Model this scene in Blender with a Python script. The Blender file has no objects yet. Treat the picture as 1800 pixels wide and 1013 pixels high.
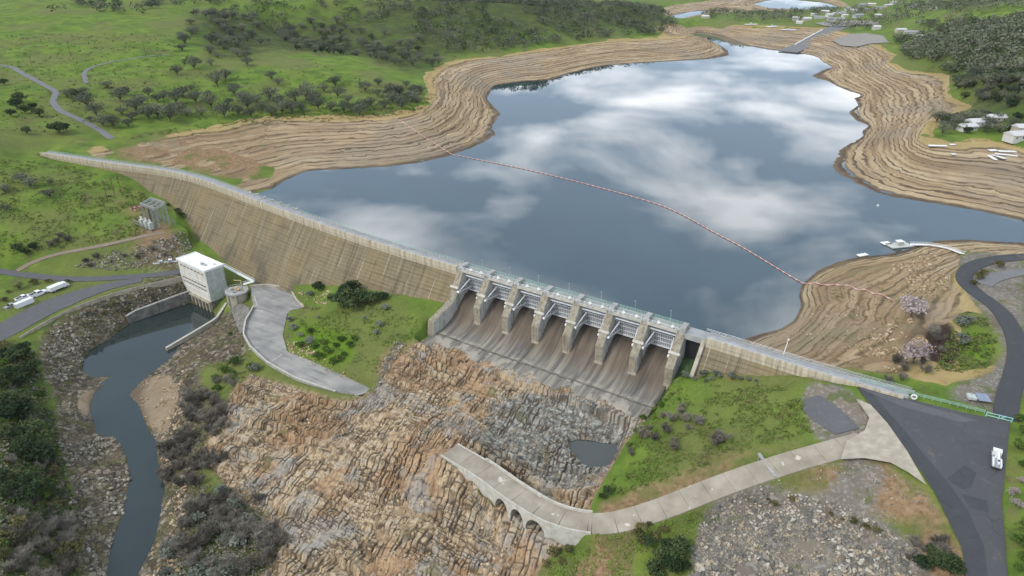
import bpy, math, random
import numpy as np
from mathutils import Vector, Matrix
random.seed(7); RNG = np.random.default_rng(7)
scene = bpy.context.scene
R = math.radians
# ------------------------------------------------------------------ camera
FPX, PITCH, CAMZ = 1200.0, R(26.3), 190.0          # focal length in photo pixels (1800 wide), tilt below the horizon
cam_d = bpy.data.cameras.new('camera'); cam = bpy.data.objects.new('camera', cam_d)
scene.collection.objects.link(cam); scene.camera = cam
cam_d.sensor_width = 36.0; cam_d.lens = 36.0*FPX/1800.0
cam_d.clip_start = 1.0; cam_d.clip_end = 40000.0
cam.location = (0, 0, CAMZ); cam.rotation_euler = (R(90)-PITCH, 0, 0)
# ------------------------------------------------------------------ world: hazy sky with broken cloud
SUN_EL, SUN_AZ = 44.0, 238.0                       # azimuth clockwise from +Y (the way the camera looks)
world = bpy.data.worlds.new('World'); scene.world = world; world.use_nodes = True
wn = world.node_tree.nodes; wl = world.node_tree.links
for n in list(wn): wn.remove(n)
def wnode(t, **k):
    n = wn.new(t)
    for a, b in k.items(): setattr(n, a, b)
    return n
sky = wnode('ShaderNodeTexSky', sky_type='NISHITA', sun_disc=False, sun_elevation=R(SUN_EL), sun_rotation=R(SUN_AZ),
            altitude=200.0, air_density=1.0, dust_density=1.5, ozone_density=1.5)
tc = wnode('ShaderNodeTexCoord'); sep = wnode('ShaderNodeSeparateXYZ'); wl.new(tc.outputs['Generated'], sep.inputs[0])
zc = wnode('ShaderNodeMath', operation='MAXIMUM'); wl.new(sep.outputs['Z'], zc.inputs[0]); zc.inputs[1].default_value = 0.0
za = wnode('ShaderNodeMath', operation='ADD'); wl.new(zc.outputs[0], za.inputs[0]); za.inputs[1].default_value = 0.09
dx = wnode('ShaderNodeMath', operation='DIVIDE'); wl.new(sep.outputs['X'], dx.inputs[0]); wl.new(za.outputs[0], dx.inputs[1])
dy = wnode('ShaderNodeMath', operation='DIVIDE'); wl.new(sep.outputs['Y'], dy.inputs[0]); wl.new(za.outputs[0], dy.inputs[1])
cmb = wnode('ShaderNodeCombineXYZ'); wl.new(dx.outputs[0], cmb.inputs[0]); wl.new(dy.outputs[0], cmb.inputs[1]); cmb.inputs[2].default_value = 5.9
cn = wnode('ShaderNodeTexNoise'); cn.inputs['Scale'].default_value = 1.25; cn.inputs['Detail'].default_value = 7.0
cn.inputs['Roughness'].default_value = 0.52; cn.inputs['Distortion'].default_value = 0.3
wl.new(cmb.outputs[0], cn.inputs['Vector'])
cr = wnode('ShaderNodeValToRGB'); cr.color_ramp.elements[0].position = 0.46; cr.color_ramp.elements[1].position = 0.645
cr.color_ramp.elements[0].color = (0.03, 0.03, 0.03, 1); cr.color_ramp.elements[1].color = (1, 1, 1, 1)
wl.new(cn.outputs['Fac'], cr.inputs[0])
CLOUD = (37.0, 37.6, 38.6, 1)
veil = wnode('ShaderNodeMix', data_type='RGBA'); veil.inputs[0].default_value = 0.55; wl.new(sky.outputs[0], veil.inputs[6]); veil.inputs[7].default_value = (12.5, 16.2, 21.0, 1)
mixc = wnode('ShaderNodeMix', data_type='RGBA'); wl.new(cr.outputs[0], mixc.inputs[0]); wl.new(veil.outputs[2], mixc.inputs[6]); mixc.inputs[7].default_value = CLOUD
bg = wnode('ShaderNodeBackground'); bg.inputs['Strength'].default_value = 0.051; wl.new(mixc.outputs[2], bg.inputs['Color'])
wo = wnode('ShaderNodeOutputWorld'); wl.new(bg.outputs[0], wo.inputs['Surface'])
# ------------------------------------------------------------------ sun (veiled by thin cloud)
sd = bpy.data.lights.new('sun', 'SUN'); sun = bpy.data.objects.new('sun', sd); scene.collection.objects.link(sun)
sd.energy = 1.5; sd.angle = R(10); sd.color = (1.0, 0.95, 0.86)
sv = Vector((math.sin(R(SUN_AZ))*math.cos(R(SUN_EL)), math.cos(R(SUN_AZ))*math.cos(R(SUN_EL)), math.sin(R(SUN_EL))))
sun.rotation_euler = (-sv).to_track_quat('-Z', 'Y').to_euler(); sun.location = (-200, -200, 500)
scene.view_settings.view_transform = 'Standard'; scene.view_settings.look = 'None'
scene.view_settings.gamma = 1.0; scene.view_settings.exposure = 0.40; scene.view_settings.use_curve_mapping = False
scene.render.engine = 'CYCLES'; scene.cycles.max_bounces = 6; scene.cycles.diffuse_bounces = 2; scene.cycles.glossy_bounces = 2
scene.cycles.transmission_bounces = 2; scene.cycles.volume_bounces = 0; scene.cycles.use_denoising = True
# ================================================================== numpy helpers
CP, SP = math.cos(PITCH), math.sin(PITCH)
def up(px, py, z):
    """photo pixel + known elevation -> world point"""
    u = (px-900)/FPX; v = (506.5-py)/FPX
    t = (z-CAMZ)/(-SP+v*CP)
    return np.array([u*t, (CP+v*SP)*t, z])
def proj(p):
    x, y, z = p[0], p[1], p[2]-CAMZ
    d = y*CP-z*SP
    return 900+FPX*x/d, 506.5-FPX*(y*SP+z*CP)/d
def _hash(ix, iy, seed):
    h = (ix.astype(np.int64)*374761393 + iy.astype(np.int64)*668265263 + seed*1442695041) & 0xffffffff
    h = ((h ^ (h >> 13))*1274126177) & 0xffffffff
    h = ((h ^ (h >> 16))*2246822519) & 0xffffffff
    return ((h ^ (h >> 15)) & 0xffffff)/float(0xffffff)
def vnoise(x, y, seed=0):
    ix = np.floor(x); iy = np.floor(y); fx = x-ix; fy = y-iy
    fx = fx*fx*fx*(fx*(fx*6-15)+10); fy = fy*fy*fy*(fy*(fy*6-15)+10)
    a = _hash(ix, iy, seed); b = _hash(ix+1, iy, seed); c = _hash(ix, iy+1, seed); d = _hash(ix+1, iy+1, seed)
    return (a+(b-a)*fx+(c-a)*fy+(a-b-c+d)*fx*fy)*2-1
def fbm(x, y, octv=4, seed=0, gain=0.5):
    s = 0; a = 1.0; n = 0
    for o in range(octv):
        s = s+a*vnoise(x*2**o+o*17.3, y*2**o-o*9.1, seed+o*13); n += a; a *= gain
    return s/n
def worley(x, y, seed=0):
    """-> F1, F2, id-random of the nearest cell, offset to its centre"""
    ix = np.floor(x); iy = np.floor(y)
    f1 = np.full(x.shape, 9.0); f2 = np.full(x.shape, 9.0); rid = np.zeros(x.shape); ox = np.zeros(x.shape); oy = np.zeros(x.shape)
    for a in (-1, 0, 1):
        for b in (-1, 0, 1):
            cx = ix+a; cy = iy+b
            qx = cx+_hash(cx, cy, seed)-x; qy = cy+_hash(cx, cy, seed+5)-y
            d = np.sqrt(qx*qx+qy*qy)
            near = d < f1
            f2 = np.where(near, f1, np.minimum(f2, d))
            rid = np.where(near, _hash(cx, cy, seed+9), rid); ox = np.where(near, qx, ox); oy = np.where(near, qy, oy)
            f1 = np.where(near, d, f1)
    return f1, f2, rid, ox, oy
def sstep(a, b, x):
    t = np.clip((x-a)/(b-a), 0, 1); return t*t*(3-2*t)
def inpoly(x, y, poly):
    r = np.zeros(x.shape, bool); P = np.asarray(poly)[:, :2]; n = len(P)
    for i in range(n):
        x0, y0 = P[i]; x1, y1 = P[(i+1) % n]
        if y0 == y1: continue
        c = (y0 > y) != (y1 > y)
        r ^= c & (x < (x1-x0)*(y-y0)/(y1-y0)+x0)
    return r
def polydist(x, y, poly, closed=True):
    """distance to polyline, and the linear parameter z (third column) at the foot"""
    P = np.asarray(poly, float); n = len(P); best = np.full(x.shape, 1e9); zz = np.zeros(x.shape)
    for i in range(n if closed else n-1):
        a = P[i]; b = P[(i+1) % n]; d = b[:2]-a[:2]; L = d@d+1e-9
        t = np.clip(((x-a[0])*d[0]+(y-a[1])*d[1])/L, 0, 1)
        q = np.hypot(x-a[0]-t*d[0], y-a[1]-t*d[1]); m = q < best
        best = np.where(m, q, best)
        if P.shape[1] > 2: zz = np.where(m, a[2]+t*(b[2]-a[2]), zz)
    return best, zz
# ================================================================== dam axis (traced at crest level, z = 60)
CREST = 60.0; WATER = 42.0; RIVER = 13.0
CR = [(70,268),(140,279),(200,288),(300,300),(340,309),(380,323),(440,347),(475,360),(560,391),(640,418),(720,443),(800,466),(865,486),(1000,523),(1100,550),(1205,580),(1300,609),(1400,640),(1500,671),(1600,699),(1700,723),(1780,740)]
def dense(P, step=1.0):
    P = np.asarray(P, float); d = np.hypot(*np.diff(P[:, :2], axis=0).T); s = np.r_[0, np.cumsum(d)]
    q = np.linspace(0, s[-1], max(2, int(round(s[-1]/step))+1))
    return np.stack([np.interp(q, s, P[:, k]) for k in range(P.shape[1])], 1)
def smooth(D, k):
    w = np.ones(k)/k; pad = k//2; out = []
    for j in range(D.shape[1]):
        a = D[:, j]; l = 2*a[0]-a[pad:0:-1]; r = 2*a[-1]-a[-2:-pad-2:-1]
        out.append(np.convolve(np.r_[l, a, r], w, 'valid'))
    return np.array(out).T
AX = smooth(smooth(dense([up(a, b, CREST)[:2] for a, b in CR]), 41), 41)
TG = np.gradient(AX, axis=0); TG /= np.hypot(*TG.T)[:, None]
NR = np.c_[TG[:, 1], -TG[:, 0]]                     # towards downstream
NAX = len(AX)
def axat(s):
    s = min(max(s, 0), NAX-1.001); i = int(s); f = s-i
    p = AX[i]*(1-f)+AX[i+1]*f; n = NR[i]*(1-f)+NR[i+1]*f
    return p, n/np.hypot(*n)
def axcoord(x, y):
    x = np.asarray(x, float); y = np.asarray(y, float)
    S = AX[::4]; best = np.full(x.shape, 1e18); idx = np.zeros(x.shape, int)
    for k in range(len(S)):
        d = (x-S[k, 0])**2+(y-S[k, 1])**2; m = d < best; best = np.where(m, d, best); idx = np.where(m, k, idx)
    i = np.minimum(idx*4, NAX-1)
    ds = (x-AX[i, 0])*TG[i, 0]+(y-AX[i, 1])*TG[i, 1]
    off = (x-AX[i, 0])*NR[i, 0]+(y-AX[i, 1])*NR[i, 1]
    return i+ds, off
SP0, SP1 = 378.0, 482.5                             # spillway bays between these stations
FACE_O, FACE_Z, FACE_S = 2.6, 57.0, 0.7
def face(px, py):
    """pixel -> point on the sloping downstream face"""
    for z in np.linspace(60, 5, 551):
        p = up(px, py, z); s, o = axcoord(p[0], p[1])
        if z <= FACE_Z-(o-FACE_O)/FACE_S: return p
    return p
CH_D = np.array([-6, -2.0, 1.5, 5, 9, 12, 15, 18, 23, 30, 40]); CH_Z = np.array([44, 48.6, 48.0, 45.3, 41.6, 39.7, 38.5, 37.7, 37.0, 36.3, 35.6])
def chute_z(d): return np.interp(d, CH_D, CH_Z)
# ================================================================== terrain
A0, A1, NA = R(-52), R(52), 900
R0, R1, NRD = 92.0, 7000.0, 935
LR = math.log(R1/R0)
LINES = []                                          # constraints: (points Nx3)
def C(pix, z=None):
    """polyline constraint; pix of (x,y) with z, or (x,y,z)"""
    LINES.append(np.array([up(p[0], p[1], p[2] if len(p) > 2 else z) for p in pix])); return LINES[-1]
def CW(pts): LINES.append(np.array(pts, float))
lake_left = [(478,333),(500,318),(535,302),(575,299),(620,296),(680,293),(734,287),(788,275),(835,258),(872,238),(865,221),(882,201),(868,186),(855,174),(863,161),(868,151),(922,143),(969,141),(1003,129),(1053,117),(1123,111),(1200,107),(1250,104),(1290,96),(1267,80),(1243,68),(1215,62)]
lake_far = [(1225,55),(1250,58),(1274,64),(1290,70),(1311,79),(1351,88),(1378,91),(1425,97),(1441,103)]
lake_right = [(1468,119),(1452,121),(1425,134),(1455,144),(1485,158),(1517,168),(1500,173),(1509,185),(1490,198),(1505,213),(1530,221),(1515,230),(1517,240),(1495,252),(1470,267),(1473,275),(1462,289),(1468,302),(1502,322),(1542,339),(1562,345),(1619,355),(1703,367),(1800,389),(1960,425)]
lake_near = [(1960,455),(1800,427),(1737,424),(1703,421),(1650,423),(1616,427),(1603,437),(1562,447),(1509,452),(1468,461),(1435,478),(1410,499),(1403,518),(1408,538),(1398,562),(1368,580),(1334,587),(1304,596)]
WL = [C(l, WATER) for l in (lake_left, lake_far, lake_right, lake_near)]
LAKE = np.concatenate(WL)[:, :2].tolist()
# close the lake along the dam's upstream face (hidden from the camera)
a0, _ = axcoord(*WL[0][0][:2]); a1, _ = axcoord(*WL[3][-1][:2])
for s in np.linspace(float(a1), float(a0), 40):
    p, n = axat(s); LAKE.append((p-n*2.0).tolist())
LAKE = np.array(LAKE)
CW([np.r_[WL[0][0][:2], 42], np.r_[axat(float(a0)-3)[0], 42]]); CW([np.r_[WL[3][-1][:2], 42], np.r_[axat(float(a1)+4)[0], 42]])
# distant arms of the lake
FAR1 = C([(1165,36),(1185,27),(1215,21),(1240,18),(1236,24),(1205,31),(1180,39)], WATER)
FAR2 = C([(1325,8),(1345,2),(1380,-3),(1430,-2),(1465,8),(1475,15),(1440,18),(1400,17),(1350,14)], WATER)
# full-pool grass line (59)
C([(150,268),(195,247),(235,242),(302,237),(336,230),(403,223),(423,213),(463,205),(530,208),(600,211),(684,206),(741,195),(751,183),(764,171),(761,158),(750,142),(764,126),(781,114),(815,104),(879,99),(919,92),(969,86),(1003,81),(1070,72),(1137,70),(1200,66),(1222,61)], 59.3)
C([(1100,42),(1160,48),(1200,38),(1234,32),(1290,46),(1340,50),(1400,48),(1448,50),(1490,60),(1552,86),(1579,97),(1560,108),(1583,124),(1630,128),(1670,131),(1673,144),(1666,168),(1717,188),(1660,205),(1636,215),(1616,245),(1640,255),(1697,258),(1730,246),(1770,252),(1800,262),(1960,300)], 59.3)
# hills, left
C([(-160,268,74),(0,262,67),(40,264,61),(70,268,59.6)])
C([(0,200,74),(100,205,68),(200,215,64),(320,212,63),(420,200,62)])
C([(0,140,84),(150,120,84),(300,130,76),(420,110,80),(520,118,76),(640,150,68),(720,172,63)])
C([(0,60,104),(150,50,106),(300,60,98),(400,75,90)])
C([(-100,0,126),(150,-8,128),(400,-4,124),(600,0,120),(800,6,112),(950,12,106)])
C([(480,62,76),(600,85,70),(700,110,64),(745,128,61)])          # valley behind the knoll
C([(560,30,96),(700,45,88),(820,60,80),(940,70,68)])
C([(1050,40,72),(1000,20,88),(1100,16,84),(1160,18,70)])
C([(-400,120,110),(-400,400,80)])
# right and far
C([(1250,20,64),(1320,34,62),(1420,32,62),(1500,40,63),(1560,60,64)])
C([(1600,90,70),(1680,100,78),(1800,60,104),(1900,40,118)])
C([(1700,140,76),(1800,140,90),(1950,150,104)])
C([(1720,175,66),(1800,190,76),(1950,210,86)])
C([(1660,225,61),(1720,220,63),(1800,232,66),(1950,250,72)])
C([(1500,18,72),(1620,25,84),(1750,10,112),(1900,-5,130)])
C([(1350,-16,55),(1450,-14,58),(1550,-8,75)])
CW([(-3000,6500,90),(-1500,6800,80),(0,6900,75),(1500,6800,85),(4000,6000,110)])
CW([(-2200,2600,135),(-1200,3000,120),(-300,3100,95),(300,3200,70),(900,3400,72),(1700,3200,105),(2600,2600,140)])
CW([(0,4500,110),(1200,4700,115),(2500,4300,130)])
# dam contact, downstream
def F(pix): LINES.append(np.array([face(*p) for p in pix]))
F([(198,299),(235,314),(265,339),(292,350),(322,380),(339,407),(346,434)])
F([(450,501),(503,503),(537,498),(600,500),(690,515),(761,526),(790,530)])
C([(90,280,57.5),(140,288,57.0),(198,299,56.0)])
C([(1245,652,50.6),(1300,652,53.0),(1350,656,55.2),(1400,656,57.8),(1460,672,59.3),(1500,686,59.5)])
# left, downstream hillside
C([(-200,330,62),(0,330,56),(60,345,53),(130,352,50.5),(190,352,48),(235,365,45.5),(265,375,43)])
C([(-200,400,48),(0,398,44),(100,392,43),(200,388,42.5),(250,384,42)])
C([(0,455,32.5),(70,447,33.5),(130,438,35),(190,428,36.5),(250,416,38),(300,408,38.6),(325,404,38)])
C([(262,390,40),(300,388,39.8),(270,372,42.5)])
C([(-200,480,29),(0,470,28.2),(60,478,27.8),(150,484,27.3),(240,478,27),(312,468,27)])
C([(-200,640,26),(0,600,26),(30,592,26),(60,570,26.3),(100,550,26.5),(160,525,26.7),(230,505,26.9),(300,490,27),(318,486,27)])
C([(-150,560,27.5),(0,545,27.5),(60,530,27.2),(110,508,27.2),(140,500,27.2)])
# river banks
river = [(372,545),(335,532),(285,548),(231,566),(215,578),(188,598),(158,615),(144,639),(148,655),(160,662),(201,655),(206,660),(185,675),(167,691),(160,712),(160,733),(171,764),(209,768),(223,806),(230,834),(223,869),(219,897),(209,925),(195,967),(188,1013),(180,1120)]
river_r = [(232,1120),(240,1013),(258,977),(272,949),(282,900),(289,859),(275,810),(275,778),(258,752),(244,716),(225,695),(252,666),(292,635),(309,619),(312,610),(345,590),(379,561),(376,551)]
RV = np.concatenate([C(river, RIVER), C(river_r, RIVER)])[:, :2]
C([(335,526,14.5),(285,542,14.3),(231,560,14.2)])                 # foot of the retaining wall
C([(320,502,22.5),(280,516,21.5),(215,545,20.5)])
C([(170,560,21),(120,600,19),(100,650,17.5),(120,700,16.5),(125,760,16.5),(170,800,15.2)])
C([(60,640,23),(60,700,22.5),(85,780,20),(110,850,18.5),(140,900,16),(160,1000,15),(150,1100,15)])
C([(0,640,27),(0,760,31),(0,880,31),(0,1013,28),(-20,1120,27)])
C([(-250,800,40),(-250,1100,36)])
# bedrock between river and spillway
C([(300,660,17.0),(320,720,17.5),(330,790,17.0),(330,870,16.5),(300,950,15.5),(290,1030,15)])
C([(330,640,18),(380,620,20),(420,600,22),(432,590,24.5)])
C([(400,660,22.5),(430,720,23),(430,800,22.5),(470,880,20.5),(480,960,18.5),(470,1060,17)])
C([(560,720,27.5),(560,790,27),(600,860,24.5),(640,930,22),(640,1013,19),(640,1100,18)])
C([(700,680,33),(690,760,33),(730,800,34.5),(760,880,30.0),(800,960,26),(820,1040,22)])
C([(800,640,35),(830,720,34.8),(815,765,36.6),(795,782,37.3),(775,800,37.2),(800,820,37.0),(835,845,36.2)])
C([(850,930,27.5),(930,985,26.5),(900,1030,23.5),(950,1040,25)]); C([(860,868,34.8),(880,885,33.0),(905,908,32.0),(945,945,31.2),(985,950,32)])
C([(880,690,33.5),(960,700,33),(1060,720,33),(1110,735,33.5)])
C([(870,760,32),(930,780,31),(1000,780,30.2),(1050,800,29.8)])
C([(900,830,31.8),(960,860,31.5),(1010,880,32)])
POOL = C([(1000,778),(1015,773),(1035,774),(1060,779),(1086,781),(1083,796),(1068,818),(1045,822),(1025,815),(1012,803),(1003,790)], 29.6)
# mound between yard and spillway
C([(545,512,32.5),(560,540,31),(610,580,33),(640,610,32.5),(640,660,29.5)])
C([(600,530,36.5),(660,545,39.5),(720,550,42),(748,566,42.6)])
C([(640,570,36),(690,580,38),(730,590,38.5)])
C([(690,620,35.5),(660,650,32.5),(655,685,29)])
C([(745,585,38.5),(765,592,36.8)])
# yard (paved)
YARD = [(440,505),(470,503),(510,509),(520,528),(538,548),(505,552),(497,590),(505,618),(560,640),(620,668),(655,684),(636,700),(590,692),(520,668),(470,640),(440,612),(428,590),(432,566),(446,541)]
def yard_z(p): return 26.6 if p[1] < 600 else 26.6+0.7*min(1, (p[0]-470)/160)
# right mound
C([(1190,664,48.5),(1250,672,49.5),(1330,672,52),(1400,676,56)])
C([(1170,680,43.5),(1145,715,39.5),(1120,745,36.5),(1095,780,34.5),(1085,800,32),(1062,850,36),(1040,885,37.2)])
C([(1200,700,46.5),(1280,700,49),(1360,710,53),(1420,740,55)])
C([(1150,760,41.5),(1240,750,46),(1330,760,50.5),(1430,765,54.5)])
C([(1110,820,39.5),(1200,800,44),(1290,785,48),(1330,790,49.5)])
# road from bridge up to the parking lot (kept here for the terrain; built below)
BR_Z = 38.0
ROAD = [(790,791,BR_Z),(850,826,BR_Z),(905,866,BR_Z),(960,900,BR_Z),(1010,917,BR_Z),(1060,922,38.4),(1110,912,39.8),(1170,892,42.5),(1240,864,46.0),(1310,838,49.3),(1390,812,52.8),(1460,792,55.8),(1520,776,57.8)]
LOT = [(1502,672,60),(1600,702,60),(1700,727,59.8),(1775,742,59.6),(1770,800,59.2),(1762,880,58.6),(1775,1040,57.5),(1700,1040,56.6),(1690,960,56.8),(1640,860,58.0),(1585,780,59.2),(1530,712,59.9)]
C([(p[0], p[1], p[2]-0.3) for p in LOT]+[(LOT[0][0], LOT[0][1], 59.7)])
C([(1640,750,59.6),(1700,800,59.0),(1700,900,58.0)])
C([(1790,760,59.5),(1785,900,59),(1795,1020,58.5)]); C([(1900,760,64),(1900,900,64),(1950,1030,63)])
C([(1420,690,57.6),(1450,730,57.4),(1490,690,59),(1530,730,59)])
# riprap slope and gravel fan
C([(1240,905,42.5),(1330,862,47),(1420,822,52.5),(1500,805,56.2),(1560,805,57.6),(1620,860,57.4),(1680,980,56.0)])
C([(1240,930,40),(1350,910,43.5),(1480,900,48.5),(1590,940,51.5),(1620,990,52.5)])
C([(1230,1040,35),(1400,1030,39),(1550,1040,44),(1640,1050,48)])
C([(1050,960,35),(1130,960,36.5),(1200,930,40),(1180,1040,33.5),(1010,1000,29.5)]); C([(1008,944,33),(1030,955,35)])
# right peninsula
C([(1430,500,46),(1480,503,49),(1540,520,53),(1575,532,55),(1610,545,57.5)])
C([(1460,540,49),(1530,570,53.5),(1580,600,56.5),(1620,620,58),(1670,600,58.8),(1700,560,59.3),(1745,600,59.5),(1735,640,59.4),(1660,660,59)])
C([(1500,470,46),(1580,470,50),(1640,480,54.5),(1680,500,57.5),(1700,540,59)])
C([(1620,440,45),(1690,445,52),(1760,440,56),(1800,440,57)])
C([(1350,600,45.5),(1400,615,50),(1460,640,55),(1520,655,58),(1590,672,59)])
C([(1620,690,59.5),(1700,700,59.6),(1750,700,59.6),(1780,640,60),(1790,560,60),(1740,500,59.8),(1700,480,59),(1740,455,58.5),(1800,450,58.5),(1960,470,59)])
C([(1960,560,62),(1960,700,63)])
# ---- solve a smooth surface through all constraints on a log-polar grid (even level of detail as seen from above)
def to_grid(x, y, na, nr):
    a = np.arctan2(x, y); r = np.hypot(x, y)
    return (a-A0)/(A1-A0)*(na-1), np.log(np.maximum(r, 1)/R0)/LR*(nr-1)
PTS = []
for L in LINES:
    d = np.hypot(*np.diff(L[:, :2], axis=0).T); seg = []
    for i in range(len(L)-1):
        rr = max(90, min(np.hypot(*L[i, :2]), np.hypot(*L[i+1, :2]))); n = int(d[i]/(rr*0.0016))+1
        t = np.linspace(0, 1, n, endpoint=False)[:, None]; seg.append(L[i]*(1-t)+L[i+1]*t)
    seg.append(L[-1:]); PTS.append(np.concatenate(seg))
PTS = np.concatenate(PTS)
def relax(Z, mask, val, it):
    for _ in range(it):
        P = np.pad(Z, 1, mode='edge')
        Z = 0.25*(P[:-2, 1:-1]+P[2:, 1:-1]+P[1:-1, :-2]+P[1:-1, 2:])
        Z = np.where(mask, val, Z)
    return Z
Z = None
for lev in (32, 16, 8, 4, 2, 1):
    na, nr = NA//lev+1 if lev > 1 else NA, NRD//lev+1 if lev > 1 else NRD
    ga, gr = to_grid(PTS[:, 0], PTS[:, 1], na, nr)
    ia = np.round(ga).astype(int); ir = np.round(gr).astype(int)
    ok = (ia >= 0) & (ia < na) & (ir >= 0) & (ir < nr)
    acc = np.zeros((nr, na)); cnt = np.zeros((nr, na))
    np.add.at(acc, (ir[ok], ia[ok]), PTS[ok, 2]); np.add.at(cnt, (ir[ok], ia[ok]), 1)
    mask = cnt > 0; val = np.where(mask, acc/np.maximum(cnt, 1), 0)
    if Z is None: Z = np.full((nr, na), 55.0)
    else:
        yi = np.linspace(0, Z.shape[0]-1, nr); xi = np.linspace(0, Z.shape[1]-1, na)
        y0 = np.minimum(yi.astype(int), Z.shape[0]-2); x0 = np.minimum(xi.astype(int), Z.shape[1]-2); fy = (yi-y0)[:, None]; fx = (xi-x0)[None]
        Z = (Z[y0][:, x0]*(1-fy)*(1-fx)+Z[y0+1][:, x0]*fy*(1-fx)+Z[y0][:, x0+1]*(1-fy)*fx+Z[y0+1][:, x0+1]*fy*fx)
    Z = relax(Z, mask, val, {32: 400, 16: 300, 8: 200, 4: 120, 2: 60, 1: 24}[lev])
def blur(M, k, it=2):
    for _ in range(it):
        for ax in (0, 1):
            P = np.pad(M, [(k, k) if a == ax else (0, 0) for a in (0, 1)], mode='edge'); cs = np.cumsum(P, axis=ax)
            z = np.zeros_like(np.take(cs, [0], axis=ax)); cs = np.concatenate([z, cs], axis=ax)
            n = M.shape[ax]
            M = (np.take(cs, range(2*k+1, 2*k+1+n), axis=ax)-np.take(cs, range(0, n), axis=ax))/(2*k+1)
    return M
Z = blur(Z, 2, 1)
AA = np.linspace(A0, A1, NA)[None, :]; RR = (R0*np.exp(np.linspace(0, 1, NRD)*LR))[:, None]
GX = np.sin(AA)*RR; GY = np.cos(AA)*RR
def H(x, y):
    """terrain height, bilinear"""
    x = np.asarray(x, float); y = np.asarray(y, float)
    ga, gr = to_grid(x, y, NA, NRD)
    ga = np.clip(ga, 0, NA-1.001); gr = np.clip(gr, 0, NRD-1.001)
    i = gr.astype(int); j = ga.astype(int); fi = gr-i; fj = ga-j
    return Z[i, j]*(1-fi)*(1-fj)+Z[i+1, j]*fi*(1-fj)+Z[i, j+1]*(1-fi)*fj+Z[i+1, j+1]*fi*fj
TT = np.geomspace(110, 6500, 2600)
def hit(px, py, zmin=None):
    """where the ray of a photo pixel meets the terrain (or a level water surface)"""
    u = (px-900)/FPX; v = (506.5-py)/FPX; dy = CP+v*SP; dz = -SP+v*CP
    x = u*TT; y = dy*TT; z = CAMZ+dz*TT
    h = H(x, y)
    if zmin is not None: h = np.maximum(h, zmin)
    b = np.nonzero(z < h)[0]
    if len(b) == 0: return np.array([x[-1], y[-1], h[-1]])
    k = b[0]
    if k == 0: return np.array([x[0], y[0], h[0]])
    e0 = z[k-1]-h[k-1]; e1 = z[k]-h[k]; f = e0/(e0-e1+1e-12); t = TT[k-1]+f*(TT[k]-TT[k-1])
    return np.array([u*t, dy*t, CAMZ+dz*t])
def hitpoly(pix, step=25):
    out = []
    n = len(pix)
    for i in range(n):
        a = pix[i]; b = pix[(i+1) % n]; m = max(1, int(math.hypot(b[0]-a[0], b[1]-a[1])/step))
        for k in range(m): out.append(hit(a[0]+(b[0]-a[0])*k/m, a[1]+(b[1]-a[1])*k/m))
    return np.array(out)
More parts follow.
